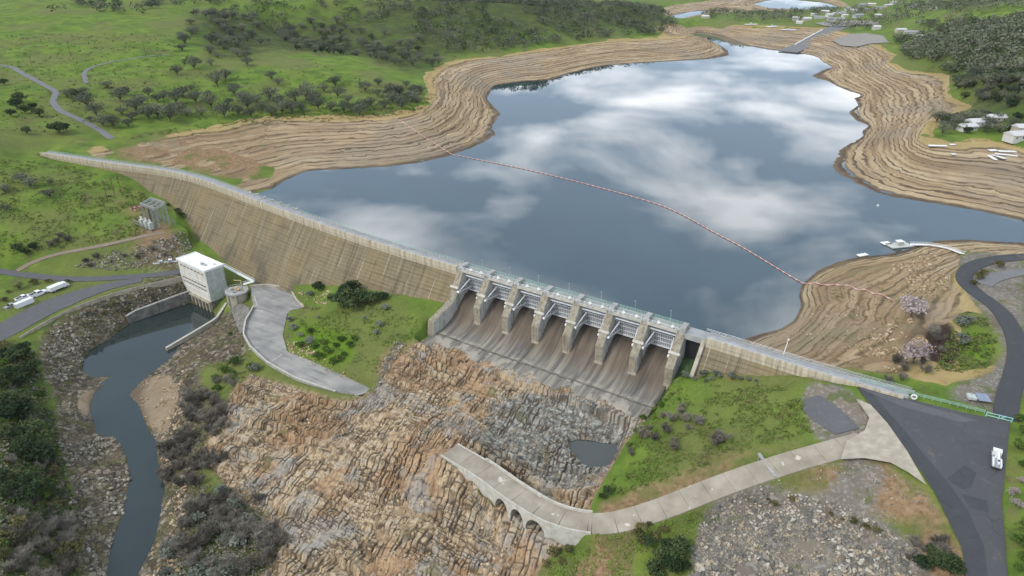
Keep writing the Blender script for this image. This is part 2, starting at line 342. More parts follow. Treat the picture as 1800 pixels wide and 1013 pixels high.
# ---------------------------------------------------------------- land-cover zones (outlines on the ground)
zone_px = {
 'rock':   [(640,696),(672,660),(700,625),(735,600),(765,590),(810,612),(900,655),(1010,690),(1140,735),(1110,765),(1088,795),(1070,830),(1045,870),(1035,905),(1012,940),(985,968),(950,992),(935,1020),(945,1090),(400,1090),(480,985),(455,900),(400,860),(345,790),(385,745),(400,690),(440,655),(520,680),(590,702)],
 'grey':   [(880,690),(960,690),(1140,735),(1095,785),(1060,850),(1030,890),(940,850),(850,790),(850,740)],
 'rubble': [(335,488),(250,502),(160,530),(70,580),(60,640),(100,690),(95,760),(125,840),(130,920),(140,1090),(300,1090),(330,950),(360,880),(350,800),(400,740),(330,640),(400,640),(445,640),(430,600),(400,580),(380,560)],
 'rubble2': [(120,470),(160,446),(260,424),(322,408),(342,432),(330,462),(240,474)],
 'rubble3': [(385,556),(420,548),(446,552),(432,600),(438,640),(395,605)],
 'sand':   [(160,664),(206,655),(185,680),(165,712),(150,745),(135,720),(140,690),(296,656),(316,690),(306,735),(284,768),(262,750),(234,697)],
 'scrub':  [(0,600),(50,600),(80,660),(95,760),(125,850),(135,960),(130,1090),(-200,1090),(-200,640)],
 'scrub2': [(335,850),(400,855),(470,880),(500,960),(470,1090),(250,1090),(290,960)],
 'gravel': [(1236,900),(1330,858),(1420,866),(1500,888),(1600,945),(1640,1000),(1650,1090),(1200,1090),(1215,960)],
 'dirt10': [(1320,856),(1450,808),(1540,798),(1640,865),(1710,1000),(1730,1090),(1630,1090),(1600,940),(1480,880)],
 'gravel4': [(1440,815),(1520,806),(1580,830),(1560,870),(1480,860)],
 'gravel2':[(1400,668),(1500,684),(1560,770),(1540,780),(1440,780),(1415,740)],
 'gravel3':[(1640,690),(1770,735),(1800,700),(1800,450),(1690,440),(1680,500),(1740,560),(1765,610),(1745,660),(1680,670)],
 'dirt':   [(1440,480),(1640,440),(1690,500),(1600,560),(1640,640),(1560,660),(1420,640),(1330,600),(1400,560)],
 'dirt2':  [(1040,884),(1110,856),(1200,828),(1330,778),(1420,762),(1440,778),(1340,808),(1250,852),(1120,898),(1050,916)],
 'dirt11': [(1040,965),(1110,950),(1120,1000),(1090,1060),(1000,1060),(990,1000)],
 'dirt3':  [(180,262),(300,240),(460,215),(520,240),(440,320),(330,300),(200,280)],
 'dirt4':  [(1235,640),(1330,650),(1420,660),(1400,675),(1240,662)],
 'dirt5':  [(160,348),(230,348),(270,372),(330,420),(340,470),(120,478),(150,462),(260,420),(250,392),(180,362)],
 'dirt6':  [(1768,745),(1790,745),(1800,1040),(1775,1040),(1762,880)],
 'dirt7':  [(1040,905),(1110,915),(1240,880),(1236,900),(1110,935),(1040,925)],
 'dirt8':  [(640,650),(700,600),(760,575),(770,592),(720,625),(690,690)],
 'dirt9':  [(0,430),(60,425),(130,415),(130,440),(60,452),(0,460)],
 'burnt':  [(1625,575),(1650,560),(1680,575),(1690,640),(1640,645),(1625,620)],
 'lush':   [(505,560),(560,570),(640,590),(620,650),(560,635),(505,610)],
 'lush2':  [(1690,545),(1730,560),(1752,600),(1740,645),(1690,652),(1680,620),(1690,590)],
 'wood1':  [(300,0),(420,10),(560,0),(1180,0),(1180,55),(1000,75),(800,100),(760,150),(700,130),(600,100),(480,100),(380,120),(320,70)],
 'wood2':  [(1580,60),(1800,30),(1900,30),(1900,260),(1800,250),(1640,220),(1700,185),(1670,150),(1590,115)],
}
def far_ok(P): return P
ZONES = {k: hitpoly(v, 30) for k, v in zone_px.items()}
def zmask(*names, soft=2):
    m = np.zeros(GX.shape)
    for n in names: m = np.maximum(m, inpoly(GX, GY, ZONES[n]).astype(float))
    return blur(m, soft, 2) if soft else m
S_AX, O_AX = axcoord(GX, GY)
upstream = (O_AX < 0) | (S_AX > 545)
# the near-left hillside and everything right of the crest's left end upstream of the axis is reservoir side
lake_m = inpoly(GX, GY, LAKE).astype(float)
far_m = np.maximum(inpoly(GX, GY, FAR1), inpoly(GX, GY, FAR2)).astype(float)
rv_m = inpoly(GX, GY, RV).astype(float)
pool_m = inpoly(GX, GY, POOL).astype(float)
# natural relief
hill = sstep(60.5, 70, Z)*sstep(300, 700, RR)
Z = Z+hill*(fbm(GX/160, GY/160, 4, 3)*9.0+fbm(GX/45, GY/45, 3, 8)*1.6)*sstep(0, 400, RR-250)
near_rough = (1-lake_m)*(1-rv_m)
Z = Z+near_rough*fbm(GX/9, GY/9, 3, 21)*0.28*np.clip(RR/300, 0.4, 2)
# bank terraces left by the falling water level
lakeside = ((S_AX < 588.5) & (O_AX < -3.0)) | ((S_AX >= 588.5) & (GY > 300))
bank = ((Z < 59.6) & lakeside & (Z > 38)).astype(float)
bank = np.where((S_AX > 520) & (O_AX > -6), 0, bank)
gully = np.abs(fbm(GX/38, GY/38, 3, 31)); g2 = sstep(0.10, 0.0, gully)
Zb = Z+fbm(GX/34, GY/34, 3, 5)*0.55*sstep(42.2, 45, Z)*sstep(60, 56, Z)-g2*0.55*sstep(42.3, 46, Z)
step = 1.9; q = (Zb+0.10*fbm(GX/6, GY/6, 2, 44))/step; fq = q-np.floor(q)
Zt = (np.floor(q)+sstep(0.50, 0.92, fq))*step
tamp = (0.55+0.45*sstep(-0.35, 0.2, fbm(GX/55, GY/55, 2, 91)))*sstep(42.05, 43.0, Z)
riser = sstep(0.42, 0.62, fq)*sstep(1.02, 0.86, fq)*tamp*bank*(0.35+0.65*sstep(-0.3, 0.25, fbm(GX/30, GY/30, 3, 92)))
Z = np.where(bank > 0, Zb*(1-tamp)+Zt*tamp, Z)
# rubble roughness on the river banks
rub = zmask('rubble', soft=3)*(1-rv_m)
w1 = worley(GX/2.6, GY/2.6, 3); w2 = worley(GX/6.5+0.3*fbm(GX/9, GY/9, 2, 1), GY/6.5, 8)
Z = Z+rub*((w2[2]-0.5)*1.9*sstep(0, 0.25, w2[1]-w2[0])+(w1[2]-0.3)*0.7*sstep(0, 0.2, w1[1]-w1[0]))*sstep(13.0, 14.2, Z)*(1-0.8*zmask('sand', soft=4))
# below water
lk = blur(lake_m, 2, 2); Z = Z-lake_m*np.clip((lk-0.5)*14, 0.15, 7); Z = Z-far_m*3
rk = blur(rv_m, 2, 2); Z = np.where(rv_m > 0, np.minimum(Z, RIVER)-np.clip((rk-0.45)*8, 0.12, 3.5), Z)
Z = np.where(pool_m > 0, np.minimum(Z, 29.6)-0.8, Z)
# keep ground out of the dam, its crest and the spillway
in_dam = (S_AX > 4) & (S_AX < 540)
Z = np.where(in_dam & (np.abs(O_AX) < 3.2), np.minimum(Z, 57.0), Z)
in_sp = (S_AX > SP0-3) & (S_AX < SP1+3) & (O_AX > -5) & (O_AX < 33)
Z = np.where(in_sp, np.minimum(Z, chute_z(O_AX)-1.0), Z)
in_slot = (S_AX > SP1) & (S_AX < SP1+12) & (O_AX > -5) & (O_AX < 12)
Z = np.where(in_slot, np.minimum(Z, 41.0), Z)
def carve_area(poly, zfun, depth=0.35, margin=2.5):
    """sink the ground under a paved area and grade the rim to meet it"""
    global Z
    P = np.asarray(poly); x0, y0 = P[:, :2].min(0)-margin-2; x1, y1 = P[:, :2].max(0)+margin+2
    sel = (GX > x0) & (GX < x1) & (GY > y0) & (GY < y1)
    x = GX[sel]; y = GY[sel]; ins = inpoly(x, y, P); d, zz = polydist(x, y, P)
    zt = zfun(x, y) if zfun else zz
    z = Z[sel]; w = sstep(margin, 0.3, d)
    z = np.where(ins, zt-depth, z*(1-w)+(zt-depth*0.6)*w)
    Z[sel] = z
def carve_line(line, half, depth=0.3, margin=2.0):
    global Z
    P = np.asarray(line); m = half+margin+1; x0, y0 = P[:, :2].min(0)-m; x1, y1 = P[:, :2].max(0)+m
    sel = (GX > x0) & (GX < x1) & (GY > y0) & (GY < y1)
    x = GX[sel]; y = GY[sel]; d, zz = polydist(x, y, P, closed=False); z = Z[sel]
    w = sstep(half+margin, half+0.2, d)
    Z[sel] = z*(1-w)+(zz-depth)*w
def planefit(P):
    A = np.c_[P[:, 0], P[:, 1], np.ones(len(P))]; k, *_ = np.linalg.lstsq(A, P[:, 2], rcond=None)
    return lambda x, y: k[0]*x+k[1]*y+k[2]
YARD_W = np.array([up(p[0], p[1], yard_z(p)) for p in YARD])
carve_area(YARD_W, planefit(YARD_W), 0.4, 1.2); YARD_F = planefit(YARD_W)
LOT_W = np.array([up(*p) for p in LOT]); LOT_F = planefit(LOT_W); carve_area(LOT_W, LOT_F, 0.35, 2.0)
ROAD_W = smooth(dense([up(*p) for p in ROAD], 1.0), 9)
RD_HALF = 4.1
hill_part = ROAD_W[np.array([proj(p)[0] for p in ROAD_W]) > 1035]
carve_line(hill_part, RD_HALF, 0.3, 1.6)
# ---- left access road and tracks
def road_line(pix, dz=0.0, step=2.0, sm=9):
    W = dense(np.array([hit(*p) if len(p) == 2 else up(*p) for p in pix]), step); W = smooth(W, sm); W[:, 2] += dz
    return W
RL_A = road_line([(324,476,27),(290,482,27),(240,486,27),(190,489,27.1),(150,491,27.2),(100,490,27.5),(50,484,27.9),(-20,474,28.4),(-80,468,28.8)])
RL_B = road_line([(250,492,27.0),(200,500,27.0),(150,515,26.8),(110,529,26.7),(70,546,26.5),(35,566,26.3),(0,584,26.1),(-60,612,26)])
RL_T = road_line([(30,476,28.3),(60,458,31.5),(110,444,34),(160,436,35.8),(210,425,37),(260,413,38.2),(310,405,38.6)])
RL_U = road_line([(-40,108),(20,118),(60,140),(100,162),(92,180),(105,195),(140,210),(175,228),(196,244)], 0.1)
RL_V = road_line([(296,96),(250,100),(200,108),(160,118),(147,128),(152,146)], 0.1)
PEN = road_line([(1960,440,59.3),(1800,451,58.8),(1745,456,58.6),(1705,468,58.9),(1690,490,59.2),(1715,515,59.6),(1755,540,59.9),(1782,580,60),(1792,620,60),(1785,660,59.9),(1770,700,59.8),(1768,735,59.7)])
for L, h in ((RL_A, 3.2), (RL_B, 8.0), (RL_T, 2.6), (RL_U, 3.0), (RL_V, 2.6), (PEN, 3.6)): carve_line(L, h, 0.25, 2.5)
PAD_W = np.array([up(*p) for p in [(262,398,39.3),(268,378,39.5),(300,374,39.6),(312,392,39.4),(330,404,38.8),(300,410,38.8)]]); carve_area(PAD_W, planefit(PAD_W), 0.15, 1.5)
GP_W = np.array([up(p[0], p[1], p[2]) for p in ((1415,700,57.3),(1440,696,57.6),(1470,714,58.0),(1500,740,58.2),(1512,752,58.2),(1468,764,56.6),(1432,742,56.2),(1412,720,56.6))]); GP_F = planefit(GP_W); carve_area(GP_W, GP_F, 0.3, 1.5)
SIDE_W = np.array([up(*p) for p in ((1960,478,59.8),(1860,480,59.7),(1800,476,59.6),(1745,488,59.6),(1730,500,59.65))]); SIDE_W = smooth(dense(SIDE_W, 2.0), 9); carve_line(SIDE_W, 3.2, 0.3, 2.0)
# bedrock mass: a finer mesh replaces the ground there
rockm = zmask('rock', soft=0); rock_soft = blur(rockm, 5, 2)
Z_rockbase = Z.copy()
def Hb(x, y):
    global Z
    t = Z; Z = Z_rockbase; r = H(x, y); Z = t; return r
Z = Z-1.6*sstep(0.35, 0.8, rock_soft)*(1-pool_m)*np.where(in_sp, 0, 1)
# ================================================================== object helpers
COL = scene.collection
def mesh_obj(name, verts, faces, mat=None, parent=None, smooth_=False, loc=None):
    me = bpy.data.meshes.new(name)
    verts = np.asarray(verts, float)
    me.from_pydata(verts.tolist(), [], [list(map(int, f)) for f in faces])
    if smooth_: me.shade_smooth()
    if mat is not None:
        for m_ in (mat if isinstance(mat, (list, tuple)) else [mat]): me.materials.append(m_)
    o = bpy.data.objects.new(name, me); COL.objects.link(o)
    if parent is not None: o.parent = parent
    if loc is not None: o.location = loc
    return o
def grid_obj(name, V, nx, ny, mat, smooth_=True, keep=None):
    """V (ny*nx,3) grid mesh, fast path"""
    idx = np.arange(nx*ny).reshape(ny, nx)
    q = np.stack([idx[:-1, :-1], idx[:-1, 1:], idx[1:, 1:], idx[1:, :-1]], -1).reshape(-1, 4)
    if keep is not None: q = q[keep.reshape(-1)]
    used = np.unique(q); remap = np.full(nx*ny, -1); remap[used] = np.arange(len(used)); q = remap[q]
    me = bpy.data.meshes.new(name); me.vertices.add(len(used)); me.vertices.foreach_set('co', V[used].astype(np.float32).ravel())
    me.loops.add(q.size); me.polygons.add(len(q)); me.loops.foreach_set('vertex_index', q.ravel().astype(np.int32))
    me.polygons.foreach_set('loop_start', (np.arange(len(q))*4).astype(np.int32))
    me.update(calc_edges=True); me.validate()
    if smooth_: me.shade_smooth()
    me.materials.append(mat)
    o = bpy.data.objects.new(name, me); COL.objects.link(o)
    return o, used
def tri_obj(name, V, Fc, mat, parent=None, smooth_=False, matidx=None):
    """fast triangle / quad mesh from arrays (all faces with the same number of corners)"""
    V = np.asarray(V, np.float32); Fc = np.asarray(Fc, np.int32); k = Fc.shape[1]
    me = bpy.data.meshes.new(name); me.vertices.add(len(V)); me.vertices.foreach_set('co', V.ravel())
    me.loops.add(Fc.size); me.polygons.add(len(Fc)); me.loops.foreach_set('vertex_index', Fc.ravel())
    me.polygons.foreach_set('loop_start', (np.arange(len(Fc))*k).astype(np.int32))
    for m_ in (mat if isinstance(mat, (list, tuple)) else [mat]): me.materials.append(m_)
    if matidx is not None: me.polygons.foreach_set('material_index', np.asarray(matidx, np.int32))
    me.update(calc_edges=True)
    if smooth_: me.shade_smooth()
    o = bpy.data.objects.new(name, me); COL.objects.link(o)
    if parent is not None: o.parent = parent
    return o
def tag(o, label=None, cat=None, group=None, kind=None):
    if label: o['label'] = label
    if cat: o['category'] = cat
    if group: o['group'] = group
    if kind: o['kind'] = kind
    return o
def empty(name, loc, rz=0.0, label=None, cat=None, group=None, scale=1.0):
    o = bpy.data.objects.new(name, None); COL.objects.link(o); o.location = [float(v) for v in loc]; o.rotation_euler = (0, 0, rz)
    o.scale = (scale,)*3; o.empty_display_size = 0.5
    return tag(o, label, cat, group)
class MB:
    """collects shapes into one mesh"""
    def __init__(s): s.v = []; s.f = []; s.mi = []
    def add(s, v, f, mi=0):
        n = len(s.v); s.v += [tuple(map(float, p)) for p in v]; s.f += [[i+n for i in q] for q in f]; s.mi += [mi]*len(f); return s
    def box(s, x0, x1, y0, y1, z0, z1, M=None, mi=0):
        v = [(x, y, z) for z in (z0, z1) for x, y in ((x0, y0), (x1, y0), (x1, y1), (x0, y1))]
        if M is not None: v = [tuple(M @ Vector(p)) for p in v]
        return s.add(v, [(0, 3, 2, 1), (4, 5, 6, 7), (0, 1, 5, 4), (1, 2, 6, 5), (2, 3, 7, 6), (3, 0, 4, 7)], mi)
    def prism(s, prof, y0, y1, mi=0, M=None):
        """polygon in (x,z) swept along y"""
        n = len(prof); v = [(p[0], y0, p[1]) for p in prof]+[(p[0], y1, p[1]) for p in prof]
        if M is not None: v = [tuple(M @ Vector(p)) for p in v]
        f = [tuple(range(n)), tuple(range(2*n-1, n-1, -1))]+[(i, i+n, (i+1) % n+n, (i+1) % n) for i in range(n)]
        return s.add(v, f, mi)
    def bar(s, a, b, r, n=6, mi=0, r2=None):
        a = Vector(a); b = Vector(b); d = (b-a); L = d.length
        if L < 1e-6: return s
        q = d.to_track_quat('Z', 'Y'); r2 = r if r2 is None else r2; v = []
        for k, (p, rr) in enumerate(((a, r), (b, r2))):
            for i in range(n):
                t = 2*math.pi*i/n; v.append(tuple(p+q @ Vector((math.cos(t)*rr, math.sin(t)*rr, 0))))
        f = [(i, (i+1) % n, (i+1) % n+n, i+n) for i in range(n)]+[tuple(range(n-1, -1, -1)), tuple(range(n, 2*n))]
        return s.add(v, f, mi)
    def build(s, name, mat, parent=None, smooth_=False):
        o = mesh_obj(name, s.v, s.f, mat, parent, smooth_)
        if any(s.mi): o.data.polygons.foreach_set('material_index', s.mi)
        return o
# ------------------------------------------------------------------ material helpers
def new_mat(name):
    m = bpy.data.materials.new(name); m.use_nodes = True; nt = m.node_tree
    for n in list(nt.nodes): nt.nodes.remove(n)
    out = nt.nodes.new('ShaderNodeOutputMaterial'); b = nt.nodes.new('ShaderNodeBsdfPrincipled'); nt.links.new(b.outputs[0], out.inputs[0])
    b.inputs['Roughness'].default_value = 0.85
    if 'Specular IOR Level' in b.inputs: b.inputs['Specular IOR Level'].default_value = 0.2
    return m, nt, b
def setin(nt, sock, v):
    if isinstance(v, bpy.types.NodeSocket): nt.links.new(v, sock)
    elif v is not None:
        if isinstance(v, (tuple, list)) and len(v) == 3 and sock.type == 'RGBA': v = (*v, 1)
        sock.default_value = v
def noise(nt, vec, scale, detail=4, rough=0.55, dist=0.0, out='Fac'):
    n = nt.nodes.new('ShaderNodeTexNoise'); setin(nt, n.inputs['Vector'], vec); n.inputs['Scale'].default_value = scale
    n.inputs['Detail'].default_value = detail; n.inputs['Roughness'].default_value = rough; n.inputs['Distortion'].default_value = dist
    return n.outputs[out]
def voro(nt, vec, scale, feature='F1', out='Distance'):
    n = nt.nodes.new('ShaderNodeTexVoronoi'); n.feature = feature; setin(nt, n.inputs['Vector'], vec); n.inputs['Scale'].default_value = scale
    return n.outputs[out]
def ramp(nt, fac, stops):
    n = nt.nodes.new('ShaderNodeValToRGB'); setin(nt, n.inputs[0], fac); e = n.color_ramp.elements
    while len(e) < len(stops): e.new(0.5)
    for k, (p, c) in enumerate(stops):
        e[k].position = p; c = (c, c, c) if isinstance(c, (int, float)) else c; e[k].color = (*c, 1)
    return n.outputs[0]
def mix(nt, fac, a, b, blend='MIX'):
    n = nt.nodes.new('ShaderNodeMix'); n.data_type = 'RGBA'; n.blend_type = blend
    setin(nt, n.inputs[0], fac); setin(nt, n.inputs[6], a); setin(nt, n.inputs[7], b); return n.outputs[2]
def math_(nt, op, a, b=None, c=None, clamp=False):
    n = nt.nodes.new('ShaderNodeMath'); n.operation = op; n.use_clamp = clamp; setin(nt, n.inputs[0], a)
    if b is not None: setin(nt, n.inputs[1], b)
    if c is not None: setin(nt, n.inputs[2], c)
    return n.outputs[0]
def mapr(nt, v, a, b, c=0.0, d=1.0, smooth_=True):
    n = nt.nodes.new('ShaderNodeMapRange'); n.interpolation_type = 'SMOOTHSTEP' if smooth_ else 'LINEAR'
    setin(nt, n.inputs[0], v); n.inputs[1].default_value = a; n.inputs[2].default_value = b; n.inputs[3].default_value = c; n.inputs[4].default_value = d
    return n.outputs[0]
def geo_pos(nt): return nt.nodes.new('ShaderNodeNewGeometry').outputs['Position']
def vmul(nt, v, s):
    n = nt.nodes.new('ShaderNodeVectorMath'); n.operation = 'MULTIPLY'; setin(nt, n.inputs[0], v); n.inputs[1].default_value = s; return n.outputs[0]
def rotz(nt, v, ang):
    n = nt.nodes.new('ShaderNodeVectorRotate'); n.rotation_type = 'Z_AXIS'; setin(nt, n.inputs['Vector'], v); n.inputs['Angle'].default_value = ang; return n.outputs[0]
def sepxyz(nt, v):
    n = nt.nodes.new('ShaderNodeSeparateXYZ'); setin(nt, n.inputs[0], v); return n.outputs
def attr(nt, name):
    n = nt.nodes.new('ShaderNodeAttribute'); n.attribute_name = name; return n
def bump(nt, b, h, strength=0.5, dist=0.2):
    n = nt.nodes.new('ShaderNodeBump'); setin(nt, n.inputs['Height'], h); n.inputs['Strength'].default_value = strength; n.inputs['Distance'].default_value = dist
    nt.links.new(n.outputs[0], b.inputs['Normal'])
def simple(name, col, rough=0.7, var=0.15, scale=1.0, metal=0.0, spec=0.3, obj=False):
    m, nt, b = new_mat(name)
    p = nt.nodes.new('ShaderNodeTexCoord').outputs['Object'] if obj else geo_pos(nt)
    n = noise(nt, p, scale, 4, 0.6)
    c0 = tuple(max(0, c*(1-var)) for c in col); c1 = tuple(min(1, c*(1+var)) for c in col)
    setin(nt, b.inputs['Base Color'], ramp(nt, n, [(0.3, c0), (0.7, c1)]))
    b.inputs['Roughness'].default_value = rough; b.inputs['Metallic'].default_value = metal; b.inputs['Specular IOR Level'].default_value = spec
    return m
# ------------------------------------------------------------------ terrain material
def terrain_material():
    m, nt, b = new_mat('ground_cover'); P = geo_pos(nt); z = sepxyz(nt, P)[2]
    a1 = attr(nt, 'm1'); a2 = attr(nt, 'm2'); s1 = nt.nodes.new('ShaderNodeSeparateColor'); nt.links.new(a1.outputs['Color'], s1.inputs[0])
    s2 = nt.nodes.new('ShaderNodeSeparateColor'); nt.links.new(a2.outputs['Color'], s2.inputs[0])
    big = noise(nt, P, 0.012, 4, 0.55); mid = noise(nt, P, 0.07, 4, 0.6); fine = noise(nt, P, 0.6, 4, 0.65); vf = noise(nt, P, 2.4, 3, 0.7)
    # grass
    g = ramp(nt, mid, [(0.30, (0.070, 0.112, 0.022)), (0.48, (0.112, 0.175, 0.028)), (0.66, (0.165, 0.225, 0.038))])
    g = mix(nt, mapr(nt, big, 0.44, 0.62, 0, 0.8), g, ramp(nt, fine, [(0.35, (0.105, 0.120, 0.040)), (0.65, (0.185, 0.185, 0.062))]))
    g = mix(nt, mapr(nt, noise(nt, P, 0.035, 5, 0.7, 0.6), 0.57, 0.68, 0, 0.75), g, ramp(nt, fine, [(0.3, (0.075, 0.06, 0.035)), (0.7, (0.175, 0.135, 0.075))]))
    g = mix(nt, mapr(nt, fine, 0.5, 0.75, 0, 0.55), g, (0.045, 0.085, 0.015))
    g = mix(nt, mapr(nt, vf, 0.55, 0.8, 0, 0.35), g, (0.17, 0.20, 0.05))
    lush = mix(nt, fine, (0.075, 0.150, 0.014), (0.15, 0.235, 0.022))
    def edge(mk, n_=fine, k=0.55, w=0.16):
        v = math_(nt, 'ADD', mk, math_(nt, 'MULTIPLY', math_(nt, 'SUBTRACT', n_, 0.5), k)); return mapr(nt, v, 0.5-w, 0.5+w)
    col = mix(nt, edge(a2.outputs['Alpha']), g, lush)
    # scrub under bushes
    sc = ramp(nt, fine, [(0.3, (0.030, 0.040, 0.016)), (0.5, (0.055, 0.075, 0.022)), (0.7, (0.10, 0.09, 0.045))])
    col = mix(nt, edge(s2.outputs[0], mid, 1.0, 0.2), col, sc)
    # dry dirt
    dt = ramp(nt, fine, [(0.25, (0.13, 0.080, 0.044)), (0.5, (0.25, 0.160, 0.090)), (0.75, (0.34, 0.245, 0.150))])
    dt = mix(nt, mapr(nt, mid, 0.52, 0.62, 0, 0.75), dt, mix(nt, vf, (0.09, 0.11, 0.025), (0.16, 0.16, 0.06)))
    col = mix(nt, edge(s2.outputs[2], mid, 0.9, 0.16), col, dt)
    # bank: banded silt and weathered rock
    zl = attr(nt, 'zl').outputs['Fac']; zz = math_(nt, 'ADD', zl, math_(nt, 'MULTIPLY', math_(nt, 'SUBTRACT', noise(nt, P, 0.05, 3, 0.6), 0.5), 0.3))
    cz = nt.nodes.new('ShaderNodeCombineXYZ'); setin(nt, cz.inputs[2], zz); px = sepxyz(nt, P)
    setin(nt, cz.inputs[0], math_(nt, 'MULTIPLY', px[0], 0.012)); setin(nt, cz.inputs[1], math_(nt, 'MULTIPLY', px[1], 0.012))
    band = noise(nt, cz.outputs[0], 0.8, 3, 0.6)
    bk = ramp(nt, band, [(0.26, (0.15, 0.102, 0.060)), (0.40, (0.27, 0.190, 0.108)), (0.52, (0.37, 0.272, 0.160)), (0.64, (0.46, 0.360, 0.225)), (0.78, (0.34, 0.275, 0.19))])
    bk = mix(nt, mapr(nt, mid, 0.50, 0.68, 0, 0.6), bk, (0.30, 0.22, 0.145))
    bk = mix(nt, mapr(nt, big, 0.50, 0.66, 0, 0.55), bk, (0.265, 0.225, 0.175))
    bk = mix(nt, mapr(nt, vf, 0.58, 0.78, 0, 0.4), bk, (0.17, 0.125, 0.08))
    for per, ph, st_ in ((1.22, 0.0, 0.95), (0.5, 0.3, 0.30)):  # dark contour lines paint in the shade of the terrace risers
        fr = math_(nt, 'FRACT', math_(nt, 'ADD', math_(nt, 'DIVIDE', zz, per), ph)); riser_shade = math_(nt, 'MULTIPLY', mapr(nt, fr, 0.60, 0.78), mapr(nt, fr, 1.0, 0.90))
        riser_shade = math_(nt, 'MULTIPLY', riser_shade, mapr(nt, noise(nt, vmul(nt, P, (1, 1, 6)), 0.04 if per > 1 else 0.08, 5, 0.68), 0.36, 0.56, 0.18, st_))
        bk = mix(nt, riser_shade, bk, mix(nt, fine, (0.060, 0.043, 0.030), (0.135, 0.098, 0.066)))
    wet = mapr(nt, z, 42.9, 42.0, 0, 0.8)
    bk = mix(nt, wet, bk, (0.085, 0.062, 0.042))
    bk = mix(nt, math_(nt, 'MULTIPLY', mapr(nt, z, 57.6, 59.0), mapr(nt, fine, 0.35, 0.6, 0.3, 0.9)), bk, (0.36, 0.27, 0.10))
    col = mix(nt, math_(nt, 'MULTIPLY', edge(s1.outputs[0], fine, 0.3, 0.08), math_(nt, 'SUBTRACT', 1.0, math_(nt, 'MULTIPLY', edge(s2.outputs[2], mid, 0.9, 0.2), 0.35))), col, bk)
    # rubble and rock
    vc = voro(nt, P, 0.55, 'F1', 'Color'); vcs = nt.nodes.new('ShaderNodeSeparateColor'); nt.links.new(vc, vcs.inputs[0])
    rb = ramp(nt, vcs.outputs[0], [(0.15, (0.075, 0.062, 0.045)), (0.5, (0.155, 0.128, 0.092)), (0.85, (0.28, 0.24, 0.18))])
    rb = mix(nt, mapr(nt, mid, 0.48, 0.6, 0, 0.7), rb, ramp(nt, fine, [(0.3, (0.09, 0.075, 0.045)), (0.7, (0.19, 0.15, 0.095))]))
    rb = mix(nt, mapr(nt, noise(nt, P, 0.13, 3, 0.6), 0.50, 0.60, 0, 0.7), rb, mix(nt, vf, (0.075, 0.085, 0.026), (0.13, 0.115, 0.05)))
    rb = mix(nt, mapr(nt, voro(nt, P, 0.55, 'DISTANCE_TO_EDGE'), 0.10, 0.0), rb, (0.05, 0.042, 0.033))
    col = mix(nt, edge(s1.outputs[2], fine, 0.5, 0.12), col, rb)
    sd_ = ramp(nt, mid, [(0.3, (0.20, 0.15, 0.095)), (0.6, (0.30, 0.235, 0.16)), (0.8, (0.23, 0.175, 0.115))])
    sd_ = mix(nt, mapr(nt, z, 13.9, 13.1, 0, 0.7), sd_, (0.10, 0.075, 0.05))
    col = mix(nt, edge(a1.outputs['Alpha'], fine, 0.3, 0.1), col, sd_)
    gvn = voro(nt, P, 1.3, 'F1', 'Color'); gvs = nt.nodes.new('ShaderNodeSeparateColor'); nt.links.new(gvn, gvs.inputs[0])
    gv = ramp(nt, mid, [(0.3, (0.135, 0.108, 0.078)), (0.5, (0.175, 0.155, 0.13)), (0.7, (0.20, 0.162, 0.115))])
    gv = mix(nt, mapr(nt, gvs.outputs[1], 0.6, 0.95, 0, 0.5), gv, (0.33, 0.31, 0.28))
    gv = mix(nt, mapr(nt, noise(nt, P, 0.16, 3, 0.6), 0.57, 0.66, 0, 0.8), gv, (0.10, 0.12, 0.04))
    col = mix(nt, edge(s2.outputs[1], fine, 0.5, 0.12), col, gv)
    rk = ramp(nt, fine, [(0.3, (0.12, 0.085, 0.055)), (0.5, (0.27, 0.19, 0.12)), (0.75, (0.40, 0.30, 0.20))])
    col = mix(nt, edge(s1.outputs[1], fine, 0.4, 0.1), col, rk)
    brn = attr(nt, 'm3'); col = mix(nt, edge(brn.outputs['Fac'], mid, 0.6, 0.12), col, mix(nt, fine, (0.025, 0.016, 0.012), (0.075, 0.048, 0.036)))
    setin(nt, b.inputs['Base Color'], col); b.inputs['Roughness'].default_value = 0.95; b.inputs['Specular IOR Level'].default_value = 0.08
    bump(nt, b, math_(nt, 'ADD', math_(nt, 'MULTIPLY', fine, 1.2), math_(nt, 'MULTIPLY', vf, 0.5)), 0.7, 0.6)
    return m
M_GROUND = terrain_material()
V = np.stack([GX, GY, Z], -1).reshape(-1, 3)
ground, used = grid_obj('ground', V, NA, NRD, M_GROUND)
tag(ground, 'green hillsides, bare banks and rocky valley floor', kind='structure')
bank_mask = ((Z < 59.6+1.6*fbm(GX/20, GY/20, 3, 77)) & lakeside).astype(float)
bank_mask = np.where((S_AX < 175) & (O_AX > -75), bank_mask*np.clip(0.40+0.28*sstep(90, 175, S_AX)+0.9*fbm(GX/14, GY/14, 3, 78), 0, 1), bank_mask)
bank_mask = np.where((S_AX > 500) & (O_AX > -14), 0, bank_mask); bank_mask = np.where(inpoly(GX, GY, ZONES['gravel3']) | inpoly(GX, GY, ZONES['lush2']), 0, bank_mask)
bank_mask = np.where((RR > 1500) & (Z > 50), 0, bank_mask)
bank_mask = blur(bank_mask, 1, 2)
def put_attr(o, name, arrs, used):
    a = o.data.attributes.new(name, 'FLOAT_COLOR', 'POINT')
    d = np.stack([x.reshape(-1)[used] if not np.isscalar(x) else np.full(len(used), x) for x in arrs], -1).astype(np.float32)
    a.data.foreach_set('color', d.ravel())
put_attr(ground, 'm1', [bank_mask, zmask('rock', soft=6), zmask('rubble', 'rubble2', 'rubble3', soft=8), zmask('sand', soft=3)], used)
